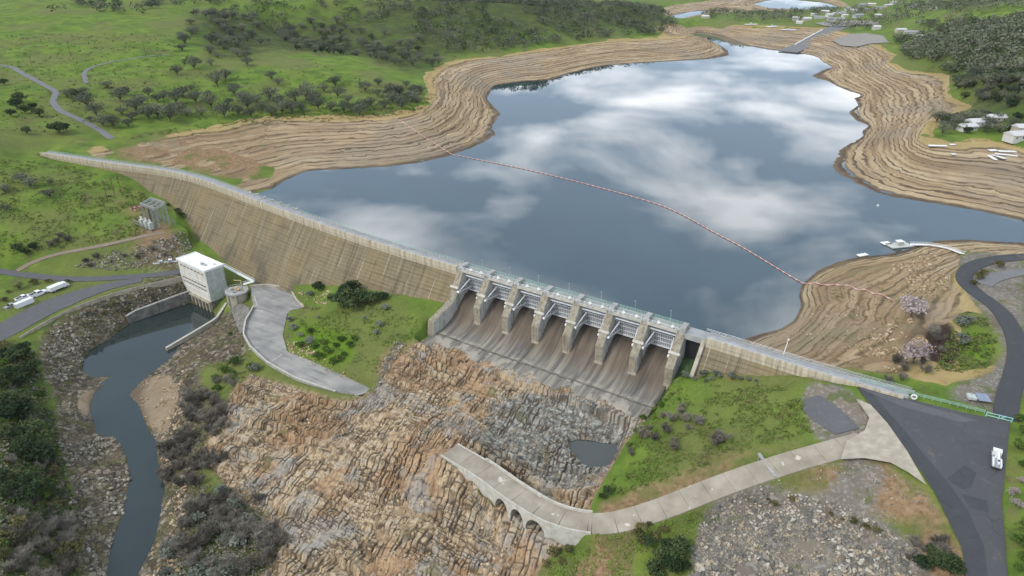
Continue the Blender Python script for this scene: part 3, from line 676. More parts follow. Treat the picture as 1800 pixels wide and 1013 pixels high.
woods = zmask('wood1', 'wood2', soft=12)
put_attr(ground, 'm2', [np.maximum(zmask('scrub', 'scrub2', soft=10), woods*0.62), zmask('gravel', 'gravel2', 'gravel3', 'gravel4', soft=7), zmask('dirt', 'dirt2', 'dirt3', 'dirt4', 'dirt5', 'dirt6', 'dirt7', 'dirt8', 'dirt9', 'dirt10', 'dirt11', soft=8)*0.9, zmask('lush', 'lush2', soft=10)], used)
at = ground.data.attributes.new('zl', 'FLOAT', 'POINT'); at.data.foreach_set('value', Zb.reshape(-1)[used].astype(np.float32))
at = ground.data.attributes.new('m3', 'FLOAT', 'POINT'); at.data.foreach_set('value', zmask('burnt', soft=6).reshape(-1)[used].astype(np.float32))
# ------------------------------------------------------------------ water
def water_material(name, deep, rough, ripple, ior=1.65):
    m, nt, b = new_mat(name); P = geo_pos(nt)
    n = noise(nt, vmul(nt, P, (1, 1, 1)), 0.02, 3, 0.5)
    setin(nt, b.inputs['Base Color'], ramp(nt, n, [(0.3, tuple(c*0.85 for c in deep)), (0.7, tuple(c*1.15 for c in deep))]))
    b.inputs['Roughness'].default_value = rough; b.inputs['IOR'].default_value = ior; b.inputs['Specular IOR Level'].default_value = 0.5
    rip = math_(nt, 'ADD', noise(nt, P, 0.35, 3, 0.6), math_(nt, 'MULTIPLY', noise(nt, P, 1.7, 2, 0.6), 0.3))
    bump(nt, b, rip, ripple, 0.05)
    return m
M_LAKE = water_material('lake_water', (0.022, 0.044, 0.052), 0.012, 0.05, 1.85)
M_RIVER = water_material('river_water', (0.026, 0.036, 0.034), 0.05, 0.16, 1.48)
def flat_poly(name, poly, z, mat, kind='structure', label=None):
    import bmesh
    bm = bmesh.new(); vs = [bm.verts.new((p[0], p[1], z)) for p in poly]; es = [bm.edges.new((vs[i], vs[(i+1) % len(vs)])) for i in range(len(vs))]
    bmesh.ops.triangle_fill(bm, edges=es, use_beauty=True); 
    for f in bm.faces:
        f.normal_update()
        if f.normal.z < 0: f.normal_flip()
    me = bpy.data.meshes.new(name); bm.to_mesh(me); bm.free(); me.materials.append(mat)
    o = bpy.data.objects.new(name, me); COL.objects.link(o); tag(o, label, kind=kind); return o
# the sheet runs on under the banks, so the shore is where land and water really meet
def grow(poly, d):
    P = np.asarray(poly, float)[:, :2]; n = len(P); out = []
    area = 0.5*sum(P[i, 0]*P[(i+1) % n, 1]-P[(i+1) % n, 0]*P[i, 1] for i in range(n)); sg = 1 if area > 0 else -1
    for i in range(n):
        t = P[(i+1) % n]-P[i-1]; t = t/(np.hypot(*t)+1e-9); out.append(P[i]+sg*d*np.array([t[1], -t[0]]))
    return np.array(out)
s0, s1 = float(a0)-8, float(a1)+8
lake_sheet = [axat(s)[0]-axat(s)[1]*1.5 for s in np.linspace(s0, s1, 30)]+[np.array(q) for q in ((330,150),(420,330),(900,700),(1500,2000),(1500,4000),(-100,4000),(-100,1500),(-330,900),(-330,560))]
flat_poly('reservoir_water', lake_sheet, WATER, M_LAKE, label='calm reservoir surface mirroring clouds')
flat_poly('river_water', grow(RV, 2.5), RIVER, M_RIVER, label='narrow dark river below the powerhouse')
flat_poly('rock_pool_water', grow(POOL, 2.0), 29.6, M_RIVER, label='still pool in the rocky spillway basin')
# ================================================================== concrete materials
def dam_material(name, light=False):
    m, nt, b = new_mat(name); v = attr(nt, 'sz').outputs['Vector']; x = sepxyz(nt, v); P = geo_pos(nt)
    streak = noise(nt, vmul(nt, v, (0.55, 0, 0.035)), 1.0, 5, 0.62)
    wide = noise(nt, vmul(nt, v, (0.05, 0, 0.03)), 1.0, 4, 0.6); fine = noise(nt, P, 0.9, 5, 0.7)
    lift = noise(nt, vmul(nt, v, (0.03, 0, 0.66)), 1.0, 3, 0.75)
    if light:
        c = ramp(nt, streak, [(0.30, (0.24, 0.19, 0.125)), (0.52, (0.44, 0.385, 0.29)), (0.75, (0.58, 0.53, 0.43))])
        c = mix(nt, mapr(nt, fine, 0.55, 0.8, 0, 0.45), c, (0.22, 0.185, 0.13))
    else:
        c = ramp(nt, streak, [(0.28, (0.095, 0.077, 0.050)), (0.47, (0.175, 0.144, 0.092)), (0.62, (0.225, 0.187, 0.121)), (0.80, (0.32, 0.277, 0.20))])
        c = mix(nt, mapr(nt, wide, 0.42, 0.62, 0, 0.6), c, (0.225, 0.175, 0.092))
        c = mix(nt, mapr(nt, lift, 0.52, 0.62, 0, 0.5), c, (0.115, 0.092, 0.058))
        c = mix(nt, mapr(nt, fine, 0.60, 0.75, 0, 0.45), c, (0.36, 0.32, 0.24))
        # lime weeping out of the joints, darker damp near the foot
        fr = math_(nt, 'FRACT', math_(nt, 'DIVIDE', math_(nt, 'SUBTRACT', x[0], 8.0), 7.6)); dj = math_(nt, 'ABSOLUTE', math_(nt, 'SUBTRACT', fr, 0.5))
        jl = math_(nt, 'MULTIPLY', mapr(nt, dj, 0.462, 0.492), mapr(nt, noise(nt, vmul(nt, v, (0.14, 0, 0.06)), 1.0, 2, 0.5), 0.48, 0.56, 0.0, 0.8))
        c = mix(nt, jl, c, (0.42, 0.37, 0.27))
        dk = math_(nt, 'MULTIPLY', mapr(nt, noise(nt, vmul(nt, v, (0.045, 0, 0.05)), 1.3, 3, 0.5), 0.48, 0.66, 0, 0.65), mapr(nt, x[2], 46, 30))
        c = mix(nt, dk, c, (0.085, 0.075, 0.058))
    setin(nt, b.inputs['Base Color'], c); b.inputs['Roughness'].default_value = 0.92; b.inputs['Specular IOR Level'].default_value = 0.15
    bump(nt, b, math_(nt, 'ADD', fine, math_(nt, 'MULTIPLY', lift, 0.6)), 0.5, 0.15)
    return m
def concrete(name, c0, c1, c2, scale=0.5, stain=(0.12, 0.10, 0.075), amt=0.5, streak=None):
    m, nt, b = new_mat(name); P = geo_pos(nt)
    n = noise(nt, P, scale, 5, 0.62); f = noise(nt, P, scale*5, 4, 0.65)
    c = ramp(nt, n, [(0.3, c0), (0.5, c1), (0.72, c2)])
    c = mix(nt, mapr(nt, f, 0.52, 0.72, 0, amt*0.6), c, stain)
    sv_ = noise(nt, vmul(nt, P, (0.9, 0.9, 0.08)), 1.0, 4, 0.6); c = mix(nt, mapr(nt, sv_, 0.52, 0.68, 0, amt), c, stain)
    setin(nt, b.inputs['Base Color'], c); b.inputs['Roughness'].default_value = 0.88; b.inputs['Specular IOR Level'].default_value = 0.2
    bump(nt, b, f, 0.35, 0.08); return m
def chute_material(name):
    m, nt, b = new_mat(name); v = attr(nt, 'sz').outputs['Vector']; P = geo_pos(nt); x = sepxyz(nt, v)
    s1 = noise(nt, vmul(nt, v, (0.45, 0.035, 0)), 1.0, 5, 0.6, 0.4); s2 = noise(nt, vmul(nt, v, (1.6, 0.07, 0)), 1.0, 4, 0.65); f = noise(nt, P, 0.8, 5, 0.7)
    top = ramp(nt, s1, [(0.28, (0.060, 0.047, 0.037)), (0.5, (0.125, 0.096, 0.070)), (0.72, (0.20, 0.168, 0.118))])
    low = ramp(nt, s1, [(0.30, (0.085, 0.085, 0.088)), (0.47, (0.165, 0.152, 0.128)), (0.60, (0.265, 0.242, 0.198)), (0.78, (0.34, 0.31, 0.255))])
    c = mix(nt, mapr(nt, x[1], 9, 20), top, low)
    c = mix(nt, mapr(nt, s2, 0.54, 0.68, 0, 0.5), c, (0.085, 0.075, 0.064))
    c = mix(nt, math_(nt, 'MULTIPLY', mapr(nt, noise(nt, P, 0.13, 4, 0.6), 0.50, 0.60, 0, 0.75), mapr(nt, x[1], 19, 24)), c, (0.36, 0.325, 0.265))
    c = mix(nt, math_(nt, 'MULTIPLY', mapr(nt, x[1], 7.0, 1.0), mapr(nt, s2, 0.35, 0.6, 0.35, 0.9)), c, (0.042, 0.034, 0.028))
    c = mix(nt, mapr(nt, f, 0.6, 0.78, 0, 0.4), c, (0.30, 0.26, 0.20))
    c = mix(nt, mapr(nt, noise(nt, vmul(nt, v, (0.25, 0.11, 0)), 1.0, 3, 0.5), 0.62, 0.70, 0, 0.45), c, (0.13, 0.15, 0.18))
    setin(nt, b.inputs['Base Color'], c); b.inputs['Roughness'].default_value = 0.75; b.inputs['Specular IOR Level'].default_value = 0.25
    bump(nt, b, f, 0.4, 0.1); return m
M_DAM = dam_material('weathered_dam_concrete'); M_DAML = dam_material('pale_crest_concrete', True)
M_CHUTE = chute_material('stained_chute_concrete')
M_PIER = concrete('pier_concrete', (0.30, 0.30, 0.275), (0.40, 0.40, 0.375), (0.49, 0.485, 0.45), 0.4, (0.20, 0.19, 0.165), 0.45)
M_PIERTOP = concrete('lichen_pier_cap', (0.185, 0.16, 0.115), (0.27, 0.24, 0.18), (0.35, 0.32, 0.255), 0.7, (0.12, 0.10, 0.07), 0.65)
M_DECK = concrete('deck_concrete', (0.25, 0.25, 0.238), (0.315, 0.315, 0.30), (0.38, 0.378, 0.36), 0.3, (0.22, 0.21, 0.20), 0.3)
M_CONC = concrete('grey_concrete', (0.26, 0.25, 0.23), (0.34, 0.325, 0.30), (0.43, 0.415, 0.38), 0.35, (0.16, 0.15, 0.13), 0.5)
M_CONCT = concrete('tan_concrete', (0.27, 0.235, 0.175), (0.37, 0.33, 0.25), (0.47, 0.43, 0.34), 0.35, (0.19, 0.16, 0.12), 0.5)
M_WALLD = concrete('dark_wall_concrete', (0.105, 0.10, 0.085), (0.17, 0.16, 0.14), (0.26, 0.25, 0.22), 0.35, (0.06, 0.056, 0.045), 0.6)
M_COPE = concrete('pale_coping', (0.36, 0.34, 0.29), (0.45, 0.425, 0.37), (0.53, 0.505, 0.45), 0.5, (0.25, 0.23, 0.19), 0.5)
M_PHW = concrete('powerhouse_white', (0.50, 0.485, 0.43), (0.60, 0.585, 0.53), (0.67, 0.655, 0.60), 0.35, (0.30, 0.275, 0.22), 0.35)
M_PHG = concrete('powerhouse_grey', (0.33, 0.355, 0.33), (0.42, 0.445, 0.42), (0.50, 0.52, 0.49), 0.3, (0.24, 0.25, 0.22), 0.4)
M_ROOF = concrete('white_roof', (0.66, 0.655, 0.64), (0.74, 0.735, 0.72), (0.80, 0.795, 0.78), 0.3, (0.50, 0.49, 0.47), 0.25)
M_GATE = concrete('gate_paint', (0.52, 0.53, 0.54), (0.62, 0.63, 0.64), (0.70, 0.71, 0.72), 0.8, (0.36, 0.34, 0.32), 0.35)
M_SKIN = concrete('gate_skin_paint', (0.26, 0.27, 0.285), (0.33, 0.34, 0.355), (0.40, 0.41, 0.42), 0.6, (0.22, 0.20, 0.18), 0.5)
M_WHITE = simple('white_paint', (0.74, 0.74, 0.72), 0.45, 0.08, 1.0)
M_STEEL = simple('galvanised_steel', (0.42, 0.43, 0.44), 0.45, 0.15, 0.8, 0.6)
M_GREEN = simple('green_rail_paint', (0.26, 0.40, 0.34), 0.5, 0.2, 1.0)
M_DARK = simple('dark_opening', (0.022, 0.022, 0.024), 0.6, 0.2, 1.0)
M_RUST = simple('rusty_steel', (0.17, 0.075, 0.04), 0.8, 0.35, 0.8)
M_TAN = simple('tan_paint', (0.45, 0.34, 0.20), 0.6, 0.15, 1.0)
M_ALGAE = simple('algae_concrete', (0.045, 0.075, 0.028), 0.8, 0.4, 0.4)
M_WOODP = simple('brown_wood_pole', (0.15, 0.065, 0.04), 0.85, 0.25, 0.8)
M_BLACK = simple('black_rubber', (0.02, 0.02, 0.021), 0.75, 0.2, 2.0)
M_GLASS = simple('dark_glass', (0.02, 0.025, 0.03), 0.08, 0.1, 1.0, 0, 0.6)
# ================================================================== the dam
dam = empty('concrete_dam', (*axat(260)[0], 12.0), 0, 'long curved concrete gravity dam with seven gated spillway bays', 'dam')
DL = np.array([*axat(260)[0], 12.0])
def set_sz(o, arr):
    a = o.data.attributes.new('sz', 'FLOAT_VECTOR', 'POINT'); a.data.foreach_set('vector', np.asarray(arr, np.float32).ravel())
def strip(name, stations, prof, mat, parent, closed=True, matsel=None, caps=True):
    """sweep a profile (off, z) or a function station->profile along the dam axis"""
    V = []; SZ = []; n = None
    for s in stations:
        p, nn = axat(s); pr = prof(s) if callable(prof) else prof; n = len(pr)
        for o, z in pr: V.append((p[0]+nn[0]*o-DL[0], p[1]+nn[1]*o-DL[1], z-DL[2])); SZ.append((s, o, z))
    Fc = []; mi = []
    for i in range(len(stations)-1):
        for k in range(n if closed else n-1):
            a = i*n+k; c = i*n+(k+1) % n; Fc.append((a, c, c+n, a+n)); mi.append(matsel(k) if matsel else 0)
    if caps and closed: Fc += [tuple(range(n-1, -1, -1)), tuple((len(stations)-1)*n+i for i in range(n))]; mi += [0, 0]
    o = mesh_obj(name, V, Fc, mat, parent); set_sz(o, SZ)
    if any(mi): o.data.polygons.foreach_set('material_index', mi)
    return o
base_s = [0, 60, 75, 100, 130, 155, 181, 210, 250, 290, 330, 378, 483, 500, 520, 545, 560]; base_z = [54, 53, 50, 44, 36, 26, 17, 12, 12, 22, 30, 36, 40, 44, 48, 53, 55]
def mono_prof(s, j):
    zb = np.interp(s, base_s, base_z); pr = [(-3.4, CREST), (2.6, CREST), (2.6, FACE_Z)]; z = FACE_Z; k = 0
    rs = np.random.default_rng(j)
    while z > j_base[j]:
        o = FACE_O+(FACE_Z-z)*FACE_S+0.05; e = 0.10*rs.random()
        z2 = z-1.30; o2 = FACE_O+(FACE_Z-z2)*FACE_S+0.05
        pr += [(o+e, z), (o2+e, z2), (o2-0.16, z2-0.02), (o2-0.02, z2-0.20)]; z -= 1.52
    zl = pr[-1][1]
    return pr+[(-3.4, zl)]
j_base = {}
joints = list(np.arange(8.0, SP0-6, 15.2))+[SP0-1.7]
j = 0
for seq in (joints, list(np.linspace(SP1+9.6, 546, 5))):
    for a, b_ in zip(seq[:-1], seq[1:]):
        j_base[j] = min(np.interp(a, base_s, base_z), np.interp(b_, base_s, base_z)); g = 0.09
        st = np.linspace(a+g, b_-g, 5)
        strip('monolith', st, lambda s, j=j: mono_prof(s, j), [M_DAM, M_DAML], dam, matsel=lambda k: 1 if k in (0, 1) else 0); j += 1
strip('core', np.linspace(6, 547, 140), lambda s: [(-3.2, 59.8), (2.3, 59.8), (2.3, 57), (2.3+20*FACE_S, 37), (2.3+(57-np.interp(s, base_s, base_z))*FACE_S, np.interp(s, base_s, base_z)), (-3.2, np.interp(s, base_s, base_z))] if not (SP0-2 < s < SP1+9.6) else [(-3.2, 46), (-2.6, 46), (-2.4, 45), (-2.3, 44), (-2.2, 43), (-3.2, 43)], M_DAM, dam)
# crest roadway, kerbs, rails
M_CROAD = concrete('crest_road_surface', (0.235, 0.24, 0.245), (0.29, 0.295, 0.30), (0.35, 0.355, 0.36), 0.25, (0.19, 0.19, 0.19), 0.25)
for a, b_ in ((4, SP0-2), (SP1+2, 560)): strip('road_deck', np.arange(a, b_, 3.0), [(-2.7, 60.06), (1.9, 60.06), (1.9, 59.9), (-2.7, 59.9)], M_CROAD, dam)
strip('parapet', np.arange(4, SP0-1.6, 2.0), [(1.95, 60.9), (2.85, 60.9), (2.85, 58.2), (2.62, 57.9), (2.62, 59.95), (1.95, 59.95)], [M_DAML], dam)
strip('parapet', np.arange(SP1+9.6, 560, 2.0), [(1.95, 60.7), (2.8, 60.7), (2.8, 58.6), (2.62, 58.4), (2.62, 59.95), (1.95, 59.95)], [M_DAML], dam)
strip('kerb', np.arange(4, SP0-1.6, 3.0), [(-3.5, 60.45), (-2.75, 60.45), (-2.75, 59.9), (-3.5, 59.9)], M_DECK, dam)
strip('kerb', np.arange(SP1+9.6, 562, 3.0), [(-3.5, 60.45), (-2.75, 60.45), (-2.75, 59.9), (-3.5, 59.9)], M_DECK, dam)
def rail(name, a, b_, off, z0, hgt, mat, step=2.4, rails=(1.0, 0.55), r=0.07, parent=dam):
    mb = MB(); st = np.arange(a, b_, step); P = []
    for s in st:
        p, n = axat(s); P.append(Vector((p[0]+n[0]*off-DL[0], p[1]+n[1]*off-DL[1], z0-DL[2])))
    for q in P: mb.bar(q, q+Vector((0, 0, hgt)), r, 4)
    for f in rails:
        for q0, q1 in zip(P[:-1], P[1:]): mb.bar(q0+Vector((0, 0, hgt*f)), q1+Vector((0, 0, hgt*f)), r*0.9, 4)
    return mb.build(name, mat, parent)
rail('guard_rail', 6, SP0, -3.1, 60.45, 1.1, M_GREEN); rail('guard_rail', SP1+8, 562, -3.1, 60.45, 1.1, M_STEEL)
rail('guard_rail', 6, SP0-2, 2.4, 60.9, 0.5, M_STEEL, rails=(1.0,))
rail('guard_rail', SP1+10, 560, 2.4, 60.7, 0.6, M_STEEL, rails=(1.0,))
# ---- spillway piers, deck, chutes
PS = np.linspace(SP0, SP1, 8); PW = 1.65
def to_w(s, d, z, rel=True):
    p, n = axat(s); q = np.array([p[0]+n[0]*d, p[1]+n[1]*d, z]); return q-DL if rel else q
PIER = [(-4.2, 59.4), (2.9, 59.4), (3.1, 58.6), (7.2, 53.2), (10.9, 48.2), (10.6, 41.0), (12.2, 39.0), (-4.2, 36)]
def pier_mesh(s, name='pier', prof=PIER, half=PW, mats=None):
    mb = MB(); n = len(prof); v = []
    p, nn = axat(s); t = np.array([-nn[1], nn[0]])
    for sg in (-half, half):
        for o, z in prof: v.append((p[0]+nn[0]*o+t[0]*sg-DL[0], p[1]+nn[1]*o+t[1]*sg-DL[1], z-DL[2]))
    mb.add(v, [tuple(range(n-1, -1, -1)), tuple(range(n, 2*n))], 0)
    for i in range(n): mb.add([v[i], v[(i+1) % n], v[(i+1) % n+n], v[i+n]], [(0, 1, 2, 3)], 1 if 1 <= i <= 5 else 0)
    o = mb.build(name, mats or [M_PIER, M_PIERTOP], dam)
    return o
def frame_M(s, d, z):
    """local frame at a station: x along the axis (towards the right bank), y downstream, z up (relative to the dam origin)"""
    p, n = axat(s); t = np.array([-n[1], n[0]])
    t = -t if t[0] < 0 else t
    return Matrix(((t[0], n[0], 0, p[0]+n[0]*d-DL[0]), (t[1], n[1], 0, p[1]+n[1]*d-DL[1]), (0, 0, 1, z-DL[2]), (0, 0, 0, 1)))
for k, s in enumerate(PS):
    prof = PIER
    if k == 0: prof = [(-4.2, 59.4), (2.9, 59.4), (3.1, 58.6), (7.0, 52.0), (9.2, 47.6), (24.5, 43.2), (25.5, 36), (-4.2, 36)]
    po = pier_mesh(s, prof=prof)
    M = frame_M(s, 7.2, 53.0)
    R45 = Matrix.Rotation(math.atan2(-5.0, 3.9), 4, 'X')
    MB().box(-2.25, 2.25, -0.55, 0.55, -1.5, 0.45, M @ Matrix.Rotation(R(-52), 4, 'X')).build('anchor_beam', M_COPE, po)
    pp = MB()
    for e in (-0.5, 0.9): pp.bar(M @ Vector((PW+0.16, e, -2.0)), M @ Vector((PW+0.16, e-0.2, -10.5)), 0.17, 6)
    pp.build('drain_pipe', M_STEEL if k % 2 else M_WALLD, po)
    MB().box(-1.1, 1.1, -3.0, 2.6, 0, 1.6, frame_M(s, 0, 60.0)).build('hoist_pedestal', M_DECK, po)
    for x_ in (-1.55, 1.15): MB().box(x_, x_+0.4, 1.9, 2.7, 0, 2.3, frame_M(s, 0, 60.0)).build('pilaster', M_PIER, po)
# left training wall coping is the first pier's long tail; drain line across the apron
for k in range(7):
    s0_, s1_ = PS[k]+PW*0.9, PS[k+1]-PW*0.9
    st = np.linspace(PS[k]+0.02, PS[k+1]-0.02, 9); dd = np.r_[np.linspace(-5.5, 18, 34), 20, 22.6]
    def chute(name, dd, dz=0.0, rag=0.0):
        V = []; SZ = []
        for s in st:
            e = rag*(vnoise(np.array(s/9.0), np.array(3.3), 5)*4.5+vnoise(np.array(s/3.1), np.array(7.3), 6)*2.0+vnoise(np.array(s/1.1), np.array(1.0), 9)*0.9-0.5) if rag else 0
            for i, d in enumerate(dd):
                d_ = d+(e*(i/(len(dd)-1)) if rag else 0)
                V.append(to_w(s, d_, float(chute_z(d_))+dz)); SZ.append((s, d_, 0))
        n = len(dd); Fc = [(i*n+j_, i*n+j_+1, (i+1)*n+j_+1, (i+1)*n+j_) for i in range(len(st)-1) for j_ in range(n-1)]
        o = mesh_obj(name, V, Fc, M_CHUTE, dam, True); set_sz(o, SZ); 
        sm = o.modifiers.new('t', 'SOLIDIFY'); sm.thickness = 1.4; sm.offset = 1.0 if False else -1.0
        return o
    chute('chute_slab', dd)
    st = np.linspace(PS[k]+0.02, PS[k+1]-0.02, 25); chute('apron_slab', np.linspace(22.95, 31.0, 9), -0.05, 1.0)
strip('drain_sill', np.arange(PS[0]-1, PS[7]+2, 2.0), [(22.55, 37.25), (22.95, 37.25), (22.95, 36.6), (22.55, 36.6)], M_WALLD, dam)
# deck over the bays
for k in range(7):
    st = np.linspace(PS[k]-(1.6 if k == 0 else 0)+0.03, PS[k+1]+(1.6 if k == 6 else 0)-0.03, 6)
    strip('deck_span', st, [(-3.5, 60.0), (2.5, 60.0), (2.5, 59.0), (1.9, 58.6), (-3.3, 58.6), (-3.5, 59.0)], M_DECK, dam)
    strip('edge_girder', np.linspace(PS[k]+1.15, PS[k+1]-1.15, 4), [(2.6, 60.55), (3.05, 60.55), (3.05, 59.3), (2.6, 59.3)], M_COPE, dam)
    strip('walkway_plate', np.linspace(PS[k]+1.6, PS[k+1]-1.6, 4), [(0.4, 60.42), (1.1, 60.42), (1.1, 60.04), (0.4, 60.04)], M_DECK, dam)
rail('hand_rail', PS[0], PS[7]+1, 2.8, 60.55, 1.05, M_WHITE, 1.86, (1.0, 0.5), 0.06)
rail('hand_rail', PS[0], PS[7]+1, -3.2, 60.0, 1.3, M_GREEN, 1.5, (1.0, 0.66, 0.33), 0.075)
rail('hand_rail', PS[0], PS[7]+1, -1.0, 60.0, 1.1, M_GREEN, 1.86, (1.0, 0.5), 0.07)
# low-level sluice right of the last pier
pier_mesh(SP1+9.0, 'sluice_wall', [(-4.2, 59.4), (2.8, 59.4), (3.2, 58.4), (8.5, 51.5), (13.5, 46.0), (13.5, 38), (-4.2, 38)], 0.7, [M_PIER, M_CONCT])
strip('deck_span', np.linspace(SP1+1.7, SP1+9.6, 5), [(-3.5, 60.0), (2.6, 60.0), (2.6, 57.8), (1.8, 57.4), (-3.3, 57.4), (-3.5, 58.0)], M_DECK, dam)
strip('sluice_floor', np.linspace(SP1+1.4, SP1+8.6, 4), [(-5, 50), (1.5, 48), (6, 44.5), (11, 41.8), (20, 40.5), (20, 39.5), (-5, 39.5)], [M_ALGAE], dam)
strip('slot_shade_panel', np.linspace(SP1+1.65, SP1+8.4, 3), [(-0.6, 57.5), (0.0, 57.5), (0.0, 47), (-0.6, 47)], [M_DARK], dam)  # near-black sheet stands in for the shade inside the slot
# ---- seven radial gates, each a thing of its own
GD, GZ, GR = 7.0, 51.0, 9.2
ordw = ['first', 'second', 'third', 'fourth', 'fifth', 'sixth', 'seventh']
def build_gate(k):
    s = (PS[k]+PS[k+1])/2; w = (PS[k+1]-PS[k])/2-PW-0.12
    M = frame_M(s, 0, 48.6); M = Matrix.Translation(Vector(DL)) @ M
    g = empty('radial_gate', M.to_translation(), 0, f'white ribbed radial gate in the {ordw[k]} spillway bay counted from the left', 'gate', 'radial gates of the spillway')
    g.matrix_world = M
    def sk(z): return GD-math.sqrt(GR*GR-(z-GZ)**2)
    zs = np.linspace(48.9, 57.6, 10)
    mb = MB(); v = []
    for z in zs:
        for x in (-w, w): v.append((x, sk(z), z-48.6))
    for z in zs:
        for x in (-w, w): v.append((x, sk(z)-0.15, z-48.6))
    n = len(zs)*2
    f = [(2*i, 2*i+1, 2*i+3, 2*i+2) for i in range(len(zs)-1)]+[(n+2*i, n+2*i+2, n+2*i+3, n+2*i+1) for i in range(len(zs)-1)]+[(0, n, n+1, 1), (n-2, n-1, 2*n-1, 2*n-2)]+[(2*i, 2*i+2, n+2*i+2, n+2*i) for i in range(len(zs)-1)]+[(2*i+1, n+2*i+1, n+2*i+3, 2*i+3) for i in range(len(zs)-1)]
    mb.add(v, f).build('skin_plate', M_SKIN, g)
    for x in np.linspace(-w+0.15, w-0.15, 13):
        rb = MB()
        for z0_, z1_ in zip(zs[:-1], zs[1:]):
            y0, y1 = sk(z0_), sk(z1_)
            rb.add([(x-.09, y0+.02, z0_-48.6), (x+.09, y0+.02, z0_-48.6), (x+.09, y1+.02, z1_-48.6), (x-.09, y1+.02, z1_-48.6), (x-.09, y0+.4, z0_-48.6), (x+.09, y0+.4, z0_-48.6), (x+.09, y1+.4, z1_-48.6), (x-.09, y1+.4, z1_-48.6)],
                   [(4, 5, 6, 7), (0, 4, 7, 3), (1, 2, 6, 5)])
        rb.build('rib', M_GATE, g)
    for z, h_, d_ in ((57.35, 0.36, 0.7), (55.2, 0.13, 0.45), (53.0, 0.10, 0.3), (51.0, 0.13, 0.45), (49.25, 0.28, 0.6)):
        MB().box(-w, w, sk(z)+0.42, sk(z)+0.42+d_, z-48.6-h_, z-48.6+h_).build('girder', M_GATE, g)
    for sg in (-1, 1):
        a = MB(); tr = Vector((sg*(w-0.25), GD, GZ-48.6))
        for z in (55.2, 51.0):
            a.bar(tr, Vector((sg*(w-1.6), sk(z)+1.0, z-48.6)), 0.30, 6)
        a.bar(tr.lerp(Vector((sg*(w-1.6), sk(55.2)+1.0, 6.6)), 0.55), tr.lerp(Vector((sg*(w-1.6), sk(51.0)+1.0, 2.4)), 0.55), 0.14, 5)
        a.bar(tr.lerp(Vector((sg*(w-1.6), sk(55.2)+1.0, 6.6)), 0.55), tr.lerp(Vector((sg*(w-1.6), sk(51.0)+1.0, 2.4)), 0.85), 0.12, 5)
        a.build('arm', M_GATE, g)
        t = MB(); t.bar(tr-Vector((0.55, 0, 0)), tr+Vector((0.55, 0, 0)), 0.62, 10); t.build('trunnion', M_ROOF, g)
    return g
for k in range(7): build_gate(k)
# hoists and light poles standing on the deck
def build_hoist(s, side, k):
    M = Matrix.Translation(Vector(DL)) @ frame_M(s, 1.55, 60.0)
    h = empty('gate_hoist', (0, 0, 0), 0, f'small white {"left" if side < 0.5 else "right"} hoist on the deck over the {ordw[k]} bay from the left', 'hoist', 'gate hoists along the spillway deck'); h.matrix_world = M
    MB().box(-0.55, 0.55, -0.45, 0.45, 0, 0.35).build('base', M_STEEL, h)
    MB().box(-0.42, 0.42, -0.38, 0.3, 0.35, 1.25).bar((0, 0, 1.25), (0, 0, 1.5), 0.3, 8).build('housing', M_WHITE, h)
    MB().bar((0.42, 0, 0.85), (0.95, 0, 0.85), 0.24, 8).build('motor', M_WHITE, h)
    return h
for k in range(7):
    for f in (0.36, 0.74): build_hoist(PS[k]+(PS[k+1]-PS[k])*f, f, k)
for k in range(7):
    q = to_w(PS[k]+(PS[k+1]-PS[k])*0.55, -3.3, 60.0, False); lp = empty('deck_lamp_post', q, 0, f'thin lamp post on the upstream deck edge over the {ordw[k]} bay from the left', 'lamp post', 'lamp posts on the spillway deck')
    MB().bar((0, 0, 0), (0, 0, 4.6), 0.11, 6, r2=0.07).build('post', M_GREEN, lp); MB().box(-0.45, 0.12, -0.14, 0.14, 4.6, 4.75).build('lamp', M_STEEL, lp)
# ================================================================== powerhouse and tailrace works
PA = np.array([-184.7, 344.7]); PD = np.array([-163.0, 328.3]); PB = np.array([-181.0, 354.6])
ex = (PD-PA)/np.hypot(*(PD-PA)); ey = np.array([-ex[1], ex[0]]); PL = float(np.hypot(*(PD-PA))); PWD = 10.6
ph = empty('powerhouse', (PA[0], PA[1], 13.0), math.atan2(ex[1], ex[0]), 'tall white concrete powerhouse at the dam foot beside the river', 'building')
MB().box(0, PL, 0, PWD, 6.2, 24.0).build('wall', [M_PHW], ph)
mb = MB(); mb.box(PL+0.003, PL+0.12, -0.02, PWD+0.02, 6.2, 24.0).build('end_wall', M_PHG, ph)  # darker grey skin puts the end face's shade into its colour
rf = MB(); rf.box(-0.5, PL+0.6, -0.5, PWD+0.5, 24.0, 24.7); 
for x0, x1, y0, y1 in ((-0.5, PL+0.6, -0.5, -0.15), (-0.5, PL+0.6, PWD+0.15, PWD+0.5), (-0.5, -0.15, -0.15, PWD+0.15), (PL+0.25, PL+0.6, -0.15, PWD+0.15)): rf.box(x0, x1, y0, y1, 24.702, 25.1)
rfo = rf.build('roof', M_ROOF, ph)
MB().box(17.5, 19.2, 3.4, 4.8, 24.7, 25.6).build('roof_vent', M_STEEL, rfo); MB().box(20.3, 21.4, 3.8, 4.9, 24.7, 25.4).build('roof_vent', M_PHG, rfo); MB().box(23.5, 24.1, 7.6, 8.2, 24.7, 25.3).build('roof_vent', M_STEEL, rfo)
